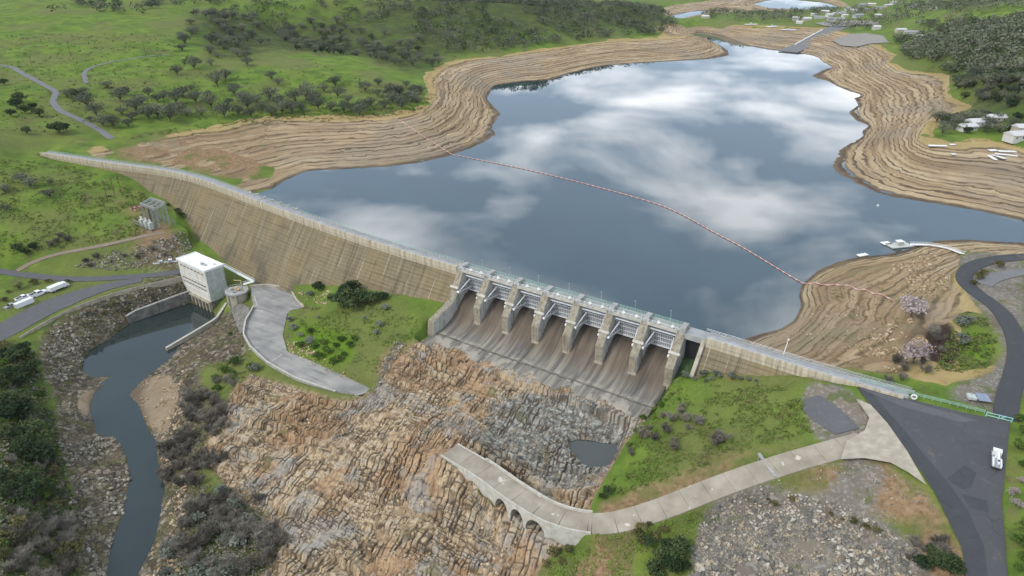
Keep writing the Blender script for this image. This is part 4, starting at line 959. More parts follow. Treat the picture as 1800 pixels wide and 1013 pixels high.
for z, w_ in ((21.9, 2.2), (14.7, 2.4), (12.4, 2.2)):
    n_ = 7 if z > 20 else 8
    for i in range(n_):
        x = 1.6+(PL-3.2)*(i+0.5)/n_
        fr = MB().box(x-w_/2-0.12, x+w_/2+0.12, -0.10, 0.0, z-0.42, z+0.42).build('window', M_PHW, ph)
        MB().box(x-w_/2, x+w_/2, -0.13, -0.101, z-0.30, z+0.30).build('pane', M_DARK, fr)
for z in (16.8, 10.0, 6.5): MB().box(-0.06, PL+0.2, -0.22, -0.002, z-0.14, z+0.14).build('belt_course', M_PHW, ph)
for z in (10.5, 15.0, 19.5): MB().box(PL+0.121, PL+0.17, 0, PWD, z-0.05, z+0.05).build('wall_joint', M_PHG, ph)
gl = MB(); gl.box(0.4, PL-0.2, -1.3, -0.01, 5.2, 6.1).build('gallery', M_CONCT, ph)
MB().box(0.5, PL-0.6, 0.8, PWD-0.3, -3.5, 6.195).build('substructure', M_WALLD, ph)
for i in range(8):
    x = 1.2+(PL-2.6)*i/7; MB().prism([(-1.2, 5.19), (0.79, 5.19), (0.79, -1.5), (0.2, -1.5)], x-0.4, x+0.4, M=Matrix.Rotation(R(90), 4, 'Z') @ Matrix.Scale(1, 4)).build('buttress', M_CONCT, ph) if False else MB().box(x-0.45, x+0.45, -0.9, 0.79, -1.5, 5.19).build('buttress', M_CONCT, ph)
# round valve platform beside it
VC = up(416, 511, 28.0)
vp = empty('valve_platform', (VC[0], VC[1], 13.0), math.atan2(ex[1], ex[0]), 'round concrete valve platform with pale deck right of the powerhouse', 'platform')
mb = MB(); mb.bar((0, 0, 2), (0, 0, 14.4), 5.0, 28); mb.build('drum', M_CONCT, vp, False)
mb = MB(); mb.bar((0, 0, 14.4), (0, 0, 15.1), 5.9, 32); dk = mb.build('deck', M_DECK, vp)
mb = MB()
for i in range(24):
    a, b_ = 2*math.pi*i/24, 2*math.pi*(i+1)/24; p = Vector((5.7*math.cos(a), 5.7*math.sin(a), 15.1)); q = Vector((5.7*math.cos(b_), 5.7*math.sin(b_), 15.1))
    mb.bar(p, p+Vector((0, 0, 1.05)), 0.06, 4); mb.bar(p+Vector((0, 0, 1.0)), q+Vector((0, 0, 1.0)), 0.05, 4)
mb.build('hand_rail', M_WHITE, vp)
mb = MB(); mb.bar((0, 0, 15.1), (0, 0, 17.0), 1.0, 12); mb.bar((0, 0, 16.1), (2.2, 0.6, 16.1), 0.6, 10); mb.build('valve_body', M_TAN, vp)
mb = MB(); mb.bar((3.2, 1.5, 15.1), (3.2, 1.5, 21.5), 0.32, 8); mb.bar((3.2, 1.5, 21.3), (-1.5, 0.2, 20.6), 0.2, 6); mb.build('jib_crane', M_TAN, vp)
MB().box(-3.6, -1.8, -2.5, -0.8, 15.1, 16.4).build('control_cabinet', M_PHG, vp); MB().box(1.2, 2.1, -3.2, -2.2, 15.1, 16.2).build('control_cabinet', M_STEEL, vp)
for a in (R(-150), R(-95), R(-40)): MB().bar((5.2*math.cos(a), 5.2*math.sin(a), 0), (5.2*math.cos(a), 5.2*math.sin(a), 14.4), 0.8, 8).build('pilaster', M_CONCT, vp)
# white angled walkway from the powerhouse to the yard
WK = [up(391, 466, 33.0), up(446, 495, 29.2), up(428, 500, 28.6)]
wk = empty('service_walkway', WK[1], 0, 'white angled steel walkway between powerhouse and paved yard', 'walkway')
for a, b_ in zip(WK[:-1], WK[1:]):
    d = Vector(b_-a); L_ = d.length; M = Matrix.Translation(Vector(a-WK[1])) @ d.to_track_quat('X', 'Z').to_matrix().to_4x4()
    MB().box(0, L_, -0.8, 0.8, -0.15, 0.15, M).build('deck', M_ROOF, wk)
    r_ = MB()
    for sg in (-0.75, 0.75):
        r_.box(0, L_, sg-0.06, sg+0.06, 1.0, 1.12, M)
        for t in np.arange(0, L_, 2.0): r_.box(t-0.06, t+0.06, sg-0.05, sg+0.05, 0.15, 1.0, M)
    r_.build('hand_rail', M_WHITE, wk)
MB().bar((0, 0, 0), (0, 0, -4), 0.25, 8).build('post', M_STEEL, wk)
def wall_thing(name, pts, zb, th, mat, label, cat='wall', cap=None):
    """free-standing wall along world points (top edge), down to zb; top may slope"""
    P = np.asarray(pts, float); o = empty(name, (P[0][0], P[0][1], zb), 0, label, cat); V = []; n = len(P)
    T = np.gradient(P[:, :2], axis=0); T /= np.hypot(*T.T)[:, None]; N_ = np.c_[-T[:, 1], T[:, 0]]
    zbs = zb if np.ndim(zb) else [zb]*n
    for i in range(n):
        for sg, z in ((th/2, zbs[i]), (th/2, P[i][2]), (-th/2, P[i][2]), (-th/2, zbs[i])): V.append((P[i][0]+N_[i][0]*sg-P[0][0], P[i][1]+N_[i][1]*sg-P[0][1], z-zb))
    Fc = []
    for i in range(n-1):
        for k in range(4): a = i*4+k; b_ = i*4+(k+1) % 4; Fc.append((a, a+4, b_+4, b_))
    Fc += [(0, 1, 2, 3), ((n-1)*4+3, (n-1)*4+2, (n-1)*4+1, (n-1)*4)]
    mesh_obj('wall_body', V, Fc, mat, o)
    if cap:
        V = []
        for i in range(n):
            for sg, dz in ((th/2+0.12, 0.003), (th/2+0.12, 0.30), (-th/2-0.12, 0.30), (-th/2-0.12, 0.003)): V.append((P[i][0]+N_[i][0]*sg-P[0][0], P[i][1]+N_[i][1]*sg-P[0][1], P[i][2]+dz-zb))
        mesh_obj('coping', V, Fc, cap, o)
    return o
wall_thing('tailrace_wall', dense([up(398,533,19.5), up(380,560,16.8), (*up(340,584,15.6)[:2], 15.6), up(292,612,14.4)], 4), 10, 1.0, M_CONCT, 'bent concrete tailrace wall running into the river from the powerhouse', cap=M_COPE)
wall_thing('river_retaining_wall', dense([up(338,510,19.6), up(285,529,19.2), up(231,549,18.6), up(222,556,17.5)], 5), 10, 1.2, M_WALLD, 'dark concrete retaining wall along the river left of the powerhouse', cap=M_CONC)
wall_thing('draft_tube_wall', [up(404,540,20), up(418,566,19), up(412,590,18)], 12, 1.0, M_WALLD, 'short dark concrete wall between valve platform and river')
sp_ = [up(p[0], p[1], p[2]) for p in ((402,538,20),(425,536,23.5),(440,545,26.3),(430,572,26.0),(418,596,20.5),(398,580,15.5))]
o = flat_poly('slope_paving', [(p[0], p[1]) for p in sp_], 0, M_WALLD, kind='structure', label='grey concrete paving on the bank below the yard')
pf = planefit(np.array(sp_))
for v in o.data.vertices: v.co.z = pf(v.co.x, v.co.y)+0.3
# ---- paved yard with low edge walls
def yard_mat():
    m, nt, b = new_mat('yard_paving'); P = geo_pos(nt)
    a = noise(nt, rotz(nt, vmul(nt, P, (1, 1, 1)), 0.6), 0.12, 4, 0.6); st = noise(nt, vmul(nt, rotz(nt, P, 0.55), (0.10, 0.8, 1)), 0.6, 4, 0.6); f = noise(nt, P, 1.5, 4, 0.7)
    c = ramp(nt, a, [(0.3, (0.20, 0.195, 0.185)), (0.5, (0.27, 0.26, 0.245)), (0.72, (0.35, 0.335, 0.30))])
    c = mix(nt, mapr(nt, st, 0.48, 0.66, 0, 0.6), c, (0.145, 0.14, 0.13)); c = mix(nt, mapr(nt, f, 0.6, 0.75, 0, 0.5), c, (0.42, 0.40, 0.35))
    setin(nt, b.inputs['Base Color'], c); b.inputs['Roughness'].default_value = 0.9; return m
M_YARD = yard_mat()
yd = flat_poly('paved_yard', YARD_W[:, :2], 0, M_YARD, label='grey concrete yard and ramp below the dam')
for v in yd.data.vertices: v.co.z = YARD_F(v.co.x, v.co.y)
yl = np.array([[p[0], p[1], YARD_F(p[0], p[1])+1.0] for p in YARD_W])
wall_thing('yard_edge_wall', dense(yl[12:19], 3), 22, 0.5, M_CONC, 'low concrete wall curving along the river side of the yard', cap=M_COPE)
wall_thing('yard_kerb_wall', dense(yl[0:5], 3), 24, 0.5, M_CONCT, 'low concrete wall on the dam side of the yard', cap=M_COPE)
wall_thing('yard_end_wall', [np.array([*up(p[0], p[1], 28.2)[:2], 28.3]) for p in ((606,700),(634,694),(662,684))], 24, 0.6, M_WALLD, 'dark concrete wall closing the lower end of the yard ramp', cap=M_CONC)
# expansion joint lines in the yard: pale raised strips
for a, b_ in (((446,546),(505,548)), ((436,615),(503,600)), ((470,640),(505,618)), ((447,520),(455,548))):
    P0 = up(*a, 26.6); P1 = up(*b_, 26.6); 
    d = Vector(P1-P0); M = Matrix.Translation(Vector((P0[0], P0[1], YARD_F(P0[0], P0[1])))) @ d.to_track_quat('X', 'Z').to_matrix().to_4x4()
    q = MB().box(0, d.length, -0.2, 0.2, -0.1, 0.05, M).build('joint_strip', M_COPE, yd)
# ---- switchyard and pipe stair above the road
SW = up(286, 392, 39.6)
sw = empty('switchyard', SW, R(-35), 'steel lattice switchyard frames on a gravel pad beside the dam', 'switchyard', None, 1.35)
sw.scale = (1.3, 1.3, 1.85)
def lattice(mb, a, b_, w=0.5, n=5, r=0.05):
    a = Vector(a); b_ = Vector(b_); d = (b_-a); q = d.to_track_quat('Z', 'Y'); L_ = d.length
    cs = [q @ Vector((sx*w/2, sy*w/2, 0)) for sx, sy in ((-1, -1), (1, -1), (1, 1), (-1, 1))]
    for c in cs: mb.bar(a+c, b_+c, r, 4)
    for k in range(n):
        t0 = a.lerp(b_, k/n); t1 = a.lerp(b_, (k+1)/n)
        for i in range(4): mb.bar(t0+cs[i], t1+cs[(i+1) % 4], r*0.7, 3)
for i in range(4):
    x = -6+4*i; mb = MB(); lattice(mb, (x, 0, 0), (x, 0, 8), 0.6, 6, 0.07); lattice(mb, (x, -5, 0), (x, -5, 7), 0.6, 6, 0.07); lattice(mb, (x, 0, 7.6), (x, -5, 6.8), 0.5, 4, 0.06); mb.build('frame', M_STEEL, sw)
for y, z in ((0, 7.8), (-5, 6.8)): mb = MB(); lattice(mb, (-6, y, z), (6, y, z), 0.6, 9, 0.07); mb.build('crossbeam', M_STEEL, sw)
for i in range(3):
    t = MB().box(-5.2+3.7*i, -3.2+3.7*i, -8.2, -6.4, 0, 2.2).build('transformer', M_PHG, sw)
    mb = MB()
    for k in range(3): mb.bar((-4.9+3.7*i+0.7*k, -7.3, 2.2), (-4.9+3.7*i+0.7*k, -7.3, 3.3), 0.14, 6)
    mb.build('bushing', M_WHITE, t)
mb = MB()
for k in range(16):
    x = -8+16*k/15; mb.bar((x, -9.6, 0), (x, -9.6, 2.0), 0.06, 4); mb.bar((x, 1.8, 0), (x, 1.8, 2.0), 0.06, 4)
for y in (-9.6, 1.8):
    for z in (1.0, 2.0): mb.bar((-8, y, z), (8, y, z), 0.05, 4)
mb.build('fence', M_STEEL, sw)
st0, st1 = up(304, 410, 38.4), up(323, 446, 28.5)
ps = empty('pipe_stair', st1, 0, 'straight grey cable duct running down the bank to the powerhouse', 'duct')
d = Vector(st0-st1); M = d.to_track_quat('X', 'Z').to_matrix().to_4x4()
MB().box(0, d.length, -0.7, 0.7, -0.4, 0.35, M).build('duct', M_CONC, ps)
for t in np.linspace(0.5, d.length-0.5, 8): MB().box(t-0.2, t+0.2, -0.85, 0.85, -0.6, 0.42, M).build('saddle', M_WALLD, ps)
# ================================================================== bedrock in front of the spillway
def jointed(a, c, sa, sc, seed, warp):
    """blocks cut by two sets of joints: row/brick style with uneven spacing -> height random, crack closeness (0 at the joint), second random"""
    cc = c/sc+warp; ic = np.floor(cc); fc = cc-ic; w0 = _hash(ic, ic*0+3, seed)*0.5+0.25; low = fc < w0; ic2 = ic*2+np.where(low, 0, 1)
    dc = np.where(low, np.minimum(fc, w0-fc), np.minimum(fc-w0, 1-fc))*sc
    aa = a/sa*(0.7+0.7*_hash(ic2, ic2*0+8, seed))+_hash(ic2, ic2*0+5, seed)*17; ia = np.floor(aa); fa = aa-ia; da = np.minimum(fa, 1-fa)*sa
    e = np.minimum(dc, da); return _hash(ia, ic2, seed+1), e, _hash(ia, ic2, seed+2), fa-0.5, fc-0.5
def rock_disp(x, y):
    th = R(-28); wx = fbm(x/24, y/24, 3, 101)*1.9+fbm(x/2.6, y/2.6, 2, 106)*0.22; wy = fbm(x/24+9, y/24-4, 3, 102)*1.9+fbm(x/2.6, y/2.6, 2, 107)*0.22
    X, Y = x+wx, y+wy; a = X*math.cos(th)+Y*math.sin(th); c = -X*math.sin(th)+Y*math.cos(th)      # along / across the ledges
    t2 = R(69); f = -X*math.sin(t2)+Y*math.cos(t2); g = X*math.cos(t2)+Y*math.sin(t2)              # across / along the steep foliation
    def saw(t, k): u = t-np.floor(t); return np.where(u < k, u/k, (1-u)/(1-k))
    d = fbm(x/20, y/20, 4, 103, 0.5)*2.3+(1-np.abs(fbm(a/22, c/9, 3, 133))*2.2)*1.0
    g0_ = sstep(-0.35, 0.15, fbm(x/23, y/23, 2, 108)); p1 = c/6.8+fbm(x/15, y/15, 2, 104)*0.8; d = d+(saw(p1, 0.15)-0.5)*2.9*g0_
    p2 = c/2.3+fbm(x/9, y/9, 2, 109)*0.7; g1_ = sstep(-0.25, 0.25, fbm(x/12, y/12, 2, 110)); d = d+(saw(p2, 0.2)-0.5)*0.8*g1_
    r1, e1, q1, f1, h1 = jointed(g, f, 5.2, 4.4, 111, 0.15*fbm(x/6, y/6, 2, 120)); k1 = sstep(0.05, 0.42, e1); d = d+(r1-0.5)*0.9+h1*(q1-0.5)*1.0
    zn = sstep(0.02, 0.16, fbm(x/27, y/27, 2, 240)); turn = fbm(x/33, y/33, 2, 241)*0.10
    g_, f_ = np.where(zn > 0.5, a*0.9, g+0.3*f), np.where(zn > 0.5, c*0.85, f)
    r2, e2, q2, f2, h2 = jointed(g_, f_, 2.4, 2.0, 112, 0.12*fbm(x/2.4, y/2.4, 2, 122)); k2 = sstep(0.02, 0.26, e2); g2 = sstep(-0.4, 0.0, fbm(x/10, y/10, 3, 151)); g2 = g2*(1-0.8*sstep(-0.12, 0.20, fbm(x/15, y/15, 3, 260))); d = d+g2*((r2-0.5)*0.85+h2*(q2-0.5)*0.7)
    w3 = worley(g/np.where(zn > 0.5, 1.0, 1.5)+5, f/np.where(zn > 0.5, 0.95, 0.75), 113); k3 = sstep(0.0, 0.25, w3[1]-w3[0]); d = d+(w3[2]-0.5)*0.26
    d = d+fbm(x/1.5, y/1.5, 3, 171)*0.2
    worn = sstep(-0.12, 0.20, fbm(x/15, y/15, 3, 260)); g2 = g2*(1-0.85*worn); k3 = 1-(1-k3)*(1-0.8*worn)
    gate = sstep(-0.15, 0.2, fbm(x/7, y/7, 2, 191)); d = d-(1-k1)*0.95*(0.35+0.65*gate)-(1-k2)*0.6*g2-(1-k3)*0.16
    led = np.maximum(sstep(0.16, 0.05, np.abs((p1-np.floor(p1))-0.08))*g0_, 0.7*sstep(0.22, 0.08, np.abs((p2-np.floor(p2))-0.1))*g1_)
    crack = np.minimum(1-(1-k1)*(0.4+0.6*gate), np.minimum(1-g2*(1-k2)*0.85, 1-(1-k3)*0.25)); crack = np.minimum(crack, 1-0.45*led*sstep(-0.2, 0.3, fbm(x/4, y/4, 2, 199)))
    return d, crack, crack, 0.30*r1+0.40*r2+0.30*w3[2], 0.3*r2+0.7*w3[2]
def rock_material():
    m, nt, b = new_mat('fractured_bedrock'); P = geo_pos(nt); A = attr(nt, 'rk'); s = nt.nodes.new('ShaderNodeSeparateColor'); nt.links.new(A.outputs['Color'], s.inputs[0])
    big = noise(nt, P, 0.045, 4, 0.6); mid = noise(nt, P, 0.22, 4, 0.65); fine = noise(nt, P, 1.4, 5, 0.7); st = noise(nt, vmul(nt, rotz(nt, P, R(-69)), (0.16, 1.5, 0.5)), 0.9, 5, 0.65)
    c = ramp(nt, s.outputs[0], [(0.22, (0.13, 0.094, 0.062)), (0.40, (0.28, 0.205, 0.126)), (0.58, (0.46, 0.35, 0.22)), (0.78, (0.37, 0.315, 0.24))])
    c = mix(nt, mapr(nt, big, 0.47, 0.58, 0, 0.7), c, ramp(nt, mid, [(0.35, (0.24, 0.135, 0.068)), (0.65, (0.42, 0.265, 0.145))]))
    c = mix(nt, mapr(nt, noise(nt, P, 0.06, 4, 0.6, 0.5), 0.515, 0.61, 0, 0.72), c, ramp(nt, mid, [(0.3, (0.20, 0.19, 0.175)), (0.7, (0.39, 0.375, 0.34))]))
    gr = ramp(nt, s.outputs[1], [(0.15, (0.085, 0.085, 0.078)), (0.5, (0.19, 0.188, 0.168)), (0.85, (0.36, 0.345, 0.30))]); gr = mix(nt, mapr(nt, mid, 0.55, 0.68, 0, 0.8), gr, (0.27, 0.19, 0.115))
    c = mix(nt, mapr(nt, math_(nt, 'ADD', A.outputs['Alpha'], math_(nt, 'MULTIPLY', math_(nt, 'SUBTRACT', mid, 0.5), 0.9)), 0.36, 0.64), c, gr)
    c = mix(nt, mapr(nt, st, 0.52, 0.66, 0, 0.75), c, (0.105, 0.077, 0.053))
    c = mix(nt, mapr(nt, fine, 0.56, 0.72, 0, 0.55), c, (0.155, 0.115, 0.08)); c = mix(nt, mapr(nt, fine, 0.44, 0.28, 0, 0.4), c, (0.50, 0.42, 0.32))
    c = mix(nt, mapr(nt, noise(nt, P, 0.33, 5, 0.7), 0.54, 0.66, 0, 0.6), c, (0.125, 0.10, 0.078))
    c = mix(nt, mapr(nt, s.outputs[2], 0.80, 0.15, 0, 0.85), c, (0.066, 0.048, 0.033))
    c = mix(nt, mapr(nt, noise(nt, P, 0.11, 4, 0.65), 0.60, 0.70, 0, 0.7), c, mix(nt, fine, (0.09, 0.085, 0.03), (0.17, 0.15, 0.06)))
    setin(nt, b.inputs['Base Color'], c); b.inputs['Roughness'].default_value = 0.93; b.inputs['Specular IOR Level'].default_value = 0.12
    bump(nt, b, math_(nt, 'ADD', fine, st), 0.7, 0.25); return m
M_ROCK = rock_material()
RZ = ZONES['rock']; g0 = RZ[:, :2].min(0)-3; g1 = RZ[:, :2].max(0)+3; RSTEP = 0.235
nx = int((g1[0]-g0[0])/RSTEP); ny = int((g1[1]-g0[1])/RSTEP)
rx, ry = np.meshgrid(np.linspace(g0[0], g1[0], nx), np.linspace(g0[1], g1[1], ny))
ins = np.zeros(rx.shape, bool); dist = np.full(rx.shape, 9.0); 
sel = inpoly(rx, ry, grow(RZ, 3.0)) | inpoly(rx, ry, RZ)
dsel, _ = polydist(rx[sel], ry[sel], RZ); isel = inpoly(rx[sel], ry[sel], RZ); sd_ = np.where(isel, dsel, -dsel)
xs, ys = rx[sel], ry[sel]; dd_, e1_, e2_, r1_, r2_ = rock_disp(xs, ys)
fade = sstep(-0.5, 4.0, sd_+fbm(xs/3, ys/3, 2, 6)*1.5)
amp = 0.55+0.45*sstep(-0.3, 0.4, fbm(xs/30, ys/30, 2, 55))
gsel = inpoly(xs, ys, ZONES['grey']); damp = np.where(gsel, 0.62, 1.0)
zs_ = Hb(xs, ys)+dd_*amp*damp*fade+0.25-1.4*(1-fade)
ssp, osp = axcoord(xs, ys); insp = (ssp > SP0-2) & (ssp < SP1+2) & (osp < 27.0+3.2*fbm(xs/5, ys/5, 3, 301)+1.5*fbm(xs/1.5, ys/1.5, 2, 302))
nearap = (ssp > SP0-2) & (ssp < SP1+2) & (osp < 33); zs_ = np.where(nearap, np.clip(zs_, chute_z(osp)-0.25, chute_z(osp)+0.55), zs_)
zs_ = np.where(insp, np.minimum(zs_, chute_z(osp)-0.45-np.where(osp < 24, 0.8, 0)), zs_)
pl = inpoly(xs, ys, grow(POOL, 0.6)); zs_ = np.where(inpoly(xs, ys, POOL), np.minimum(zs_, 28.9), np.where(pl, np.minimum(zs_, 29.75), zs_))
dy_, _ = polydist(xs, ys, YARD_W); iy_ = inpoly(xs, ys, YARD_W); zs_ = np.where(iy_ | (dy_ < 1.2), np.minimum(zs_, YARD_F(xs, ys)-0.35), zs_)
dr_, zr_ = polydist(xs, ys, ROAD_W, closed=False); zs_ = np.where(dr_ < RD_HALF+0.8, np.minimum(zs_, zr_-0.45-np.interp(np.hypot(xs-ROAD_W[0,0], ys-ROAD_W[0,1]), [0, 14, 22, 25], [0, 0, 1.5, 5.6])), zs_)
RVt = np.full(rx.shape, -50.0); RVt[sel] = zs_
keepv = sel; keep = keepv[:-1, :-1] & keepv[:-1, 1:] & keepv[1:, 1:] & keepv[1:, :-1]
VV = np.stack([rx, ry, RVt], -1).reshape(-1, 3)
bedrock, bu = grid_obj('bedrock_outcrop', VV, nx, ny, M_ROCK, smooth_=False, keep=keep); tag(bedrock, 'bare fractured tan bedrock below the spillway', kind='structure')
def spread(v): t = np.zeros(rx.shape); t[sel] = v; return t
gm = np.clip(0.42+np.where(gsel, 1, -1)*polydist(xs, ys, ZONES['grey'])[0]/24.0+0.25*fbm(xs/7, ys/7, 3, 88), 0, 1)
put_attr(bedrock, 'rk', [spread(r1_), spread(r2_), spread(e1_), spread(gm)], bu)
# ================================================================== roads
def asphalt(name, c0, c1, sc=0.15, worn=0.35):
    m, nt, b = new_mat(name); P = geo_pos(nt); n = noise(nt, P, sc, 4, 0.6); f = noise(nt, P, 2.5, 4, 0.7)
    c = mix(nt, n, c0, c1); c = mix(nt, mapr(nt, noise(nt, rotz(nt, vmul(nt, P, (1, 1, 0)), 0.9), 0.45, 5, 0.7, 1.2), 0.55, 0.7, 0, worn), c, tuple(x*1.6 for x in c1)); c = mix(nt, mapr(nt, f, 0.55, 0.75, 0, 0.4), c, tuple(x*1.45 for x in c1)); wv = mix(nt, 0.25, P, noise(nt, P, 0.4, 3, 0.6, 0.0, 'Color')); c = mix(nt, math_(nt, 'MULTIPLY', mapr(nt, voro(nt, wv, 0.16, 'DISTANCE_TO_EDGE'), 0.016, 0.004, 0, 0.32), mapr(nt, noise(nt, P, 0.09, 2, 0.5), 0.45, 0.55)), c, tuple(x*0.45 for x in c0)); c = mix(nt, mapr(nt, noise(nt, P, 0.07, 5, 0.7, 0.8), 0.58, 0.72, 0, 0.35), c, (0.21, 0.18, 0.145))
    setin(nt, b.inputs['Base Color'], c); b.inputs['Roughness'].default_value = 0.9; bump(nt, b, f, 0.2, 0.03); return m
M_ASPH = asphalt('worn_asphalt', (0.085, 0.085, 0.09), (0.125, 0.124, 0.126)); M_ASPHD = asphalt('fresh_asphalt', (0.046, 0.047, 0.051), (0.066, 0.067, 0.072), worn=0.15)
M_ASPHL = asphalt('pale_asphalt', (0.13, 0.13, 0.132), (0.19, 0.188, 0.186)); M_TRACK = asphalt('dirt_track', (0.17, 0.13, 0.095), (0.27, 0.215, 0.16), 0.3)
M_LOT = asphalt('lot_asphalt', (0.060, 0.061, 0.065), (0.088, 0.088, 0.092), 0.08)
def slab_mat():
    m, nt, b = new_mat('road_concrete'); P = geo_pos(nt); n = noise(nt, P, 0.16, 4, 0.6); f = noise(nt, P, 1.6, 4, 0.7)
    c = ramp(nt, n, [(0.3, (0.235, 0.20, 0.155)), (0.55, (0.315, 0.275, 0.215)), (0.75, (0.37, 0.33, 0.27))]); c = mix(nt, mapr(nt, noise(nt, P, 0.30, 2, 0.5), 0.66, 0.70, 0, 0.75), c, (0.56, 0.52, 0.43))
    c = mix(nt, mapr(nt, f, 0.55, 0.75, 0, 0.35), c, (0.18, 0.155, 0.12)); setin(nt, b.inputs['Base Color'], c); b.inputs['Roughness'].default_value = 0.9; bump(nt, b, f, 0.2, 0.04); return m
M_SLAB = slab_mat()
M_SLABP = concrete('pale_slab_concrete', (0.29, 0.255, 0.20), (0.35, 0.31, 0.245), (0.43, 0.385, 0.31), 0.4, (0.30, 0.26, 0.20), 0.4)
def ribbon(name, W, half, mat, th=0.35, dz=0.06, label=None, parent=None, kind='structure', w2=None):
    W = np.asarray(W); T = np.gradient(W[:, :2], axis=0); T /= np.hypot(*T.T)[:, None]; N_ = np.c_[-T[:, 1], T[:, 0]]; V = []
    for i in range(len(W)):
        h = half if np.isscalar(half) else half[i]
        for sg, z in ((1, dz), (-1, dz), (-1, dz-th), (1, dz-th)): V.append((W[i, 0]+N_[i, 0]*sg*h, W[i, 1]+N_[i, 1]*sg*h, W[i, 2]+z))
    Fc = [(i*4+k, i*4+(k+1) % 4, (i+1)*4+(k+1) % 4, (i+1)*4+k) for i in range(len(W)-1) for k in range(4)]+[(3, 2, 1, 0), tuple((len(W)-1)*4+k for k in range(4))]
    o = mesh_obj(name, V, Fc, mat, parent)
    import bmesh
    bm = bmesh.new(); bm.from_mesh(o.data); bmesh.ops.recalc_face_normals(bm, faces=bm.faces); bm.to_mesh(o.data); bm.free()
    if parent is None: tag(o, label, kind=kind)
    return o
ribbon('access_road', RL_A, 3.0, M_ASPH, label='grey asphalt road to the powerhouse'); 
wB = np.interp(np.linspace(0, 1, len(RL_B)), [0, .2, .45, 1], [2.6, 5.0, 8.2, 9.0]); ribbon('widened_road', RL_B, wB, M_ASPH, dz=0.068, label='wide asphalt apron with parked vehicles by the river')
ribbon('dirt_track', RL_T, 2.4, M_TRACK, label='brown dirt track climbing to the switchyard')
ribbon('hill_road', RL_U, 2.6, M_ASPHL, label='narrow grey road winding down the green hill'); ribbon('hill_track', RL_V, 2.0, M_ASPHL, label='short curved track on the green hillside')
ribbon('lakeside_road', PEN, 3.4, M_ASPHD, label='dark asphalt road curving round the peninsula')
ribbon('side_road', SIDE_W, 3.0, M_ASPHL, label='pale side road at the right edge')
wall_thing('road_kerb', [np.array([q[0], q[1], q[2]+0.55]) for q in road_line([(318,487,27),(270,499,26.95),(225,509,26.9),(180,522,26.8),(140,537,26.7),(110,550,26.55),(80,566,26.4),(55,582,26.3),(35,594,26.2)], 0, 3)], 24, 0.35, M_CONCT, 'low concrete kerb wall along the river side of the road')
lot = flat_poly('parking_lot', LOT_W[:, :2], 0, M_LOT, label='wide grey asphalt lot at the right end of the dam')
for v in lot.data.vertices: v.co.z = LOT_F(v.co.x, v.co.y)
def on_lot(name, pix, mat, dz, parent=lot, F_=None):
    W = [up(p[0], p[1], 59) for p in pix]; f = F_ or LOT_F
    for _ in range(3): W = [up(p[0], p[1], float(f(w[0], w[1]))) for p, w in zip(pix, W)]
    o = flat_poly(name, [(w[0], w[1]) for w in W], 0, mat, kind=None)
    for v in o.data.vertices: v.co.z = f(v.co.x, v.co.y)+dz
    o.parent = parent; return o
on_lot('asphalt_patch', [(1506,680),(1535,694),(1580,745),(1625,800),(1668,850),(1700,895),(1730,960),(1740,1040),(1705,1040),(1690,962),(1645,868),(1590,786),(1540,722)], M_ASPHD, 0.006)
on_lot('asphalt_patch', [(1664,842),(1696,818),(1717,831),(1707,858),(1690,860)], M_ASPHD, 0.010); on_lot('asphalt_patch', [(1690,868),(1735,880),(1738,902),(1705,892)], M_ASPHD, 0.012)
on_lot('asphalt_patch', [(1515,684),(1600,706),(1720,740),(1690,742),(1590,716)], M_ASPH, 0.008)
gl_ = flat_poly('gravel_pad', GP_W[:, :2], 0, M_ASPH, label='dark gravel pad beside the green mound')
for v in gl_.data.vertices: v.co.z = GP_F(v.co.x, v.co.y)
# concrete road in slabs, from the lot down to the bridge, and over the bridge
PXR = np.array([proj(p)[0] for p in ROAD_W]); ib = int(np.argmax(PXR > 1040))
crd = empty('concrete_road', ROAD_W[-1], 0); tag(crd, 'pale concrete road sloping down from the lot to the bridge', kind='structure')
def slabs(W, half, parent, org, n_m=7, mats=(M_SLAB,), th=0.4, dz=0.08):
    k = 0
    for i in range(0, len(W)-1, n_m):
        seg = W[i:i+n_m+1]
        if len(seg) < 2: break
        seg = seg.copy(); 
        if len(seg) > 2: seg[-1] = seg[-1]*0.994+seg[-2]*0.006; seg[0, :2] += (seg[1]-seg[0])[:2]*0.05; seg[-1, :2] -= (seg[-1]-seg[-2])[:2]*0.05
        o = ribbon('slab', seg-np.asarray(org), half, mats[k % len(mats)], th, dz+0.006*((k*7) % 3-1), parent=parent); k += 1
slabs(ROAD_W[ib:], RD_HALF, crd, ROAD_W[-1])
TRI = [(1505,702),(1530,712),(1560,745),(1595,795),(1629,854),(1598,832),(1565,814),(1520,806),(1478,808),(1488,776),(1520,757),(1528,735)]
TW = [up(p[0], p[1], 59) for p in TRI]
TF = planefit(np.array([up(*p) for p in ((1505,702,59.9),(1530,712,59.85),(1560,745,59.6),(1629,854,58.1),(1565,814,58.0),(1478,808,57.0),(1500,770,57.6))]))
for _ in range(4): TW = [up(p[0], p[1], float(TF(w[0], w[1]))) for p, w in zip(TRI, TW)]
tri_ = flat_poly('junction_slab', [(w[0]-ROAD_W[-1][0], w[1]-ROAD_W[-1][1]) for w in TW], 0, M_SLABP, kind=None); tri_.parent = crd
for v in tri_.data.vertices: v.co.z = TF(v.co.x+ROAD_W[-1][0], v.co.y+ROAD_W[-1][1])+0.16-ROAD_W[-1][2]
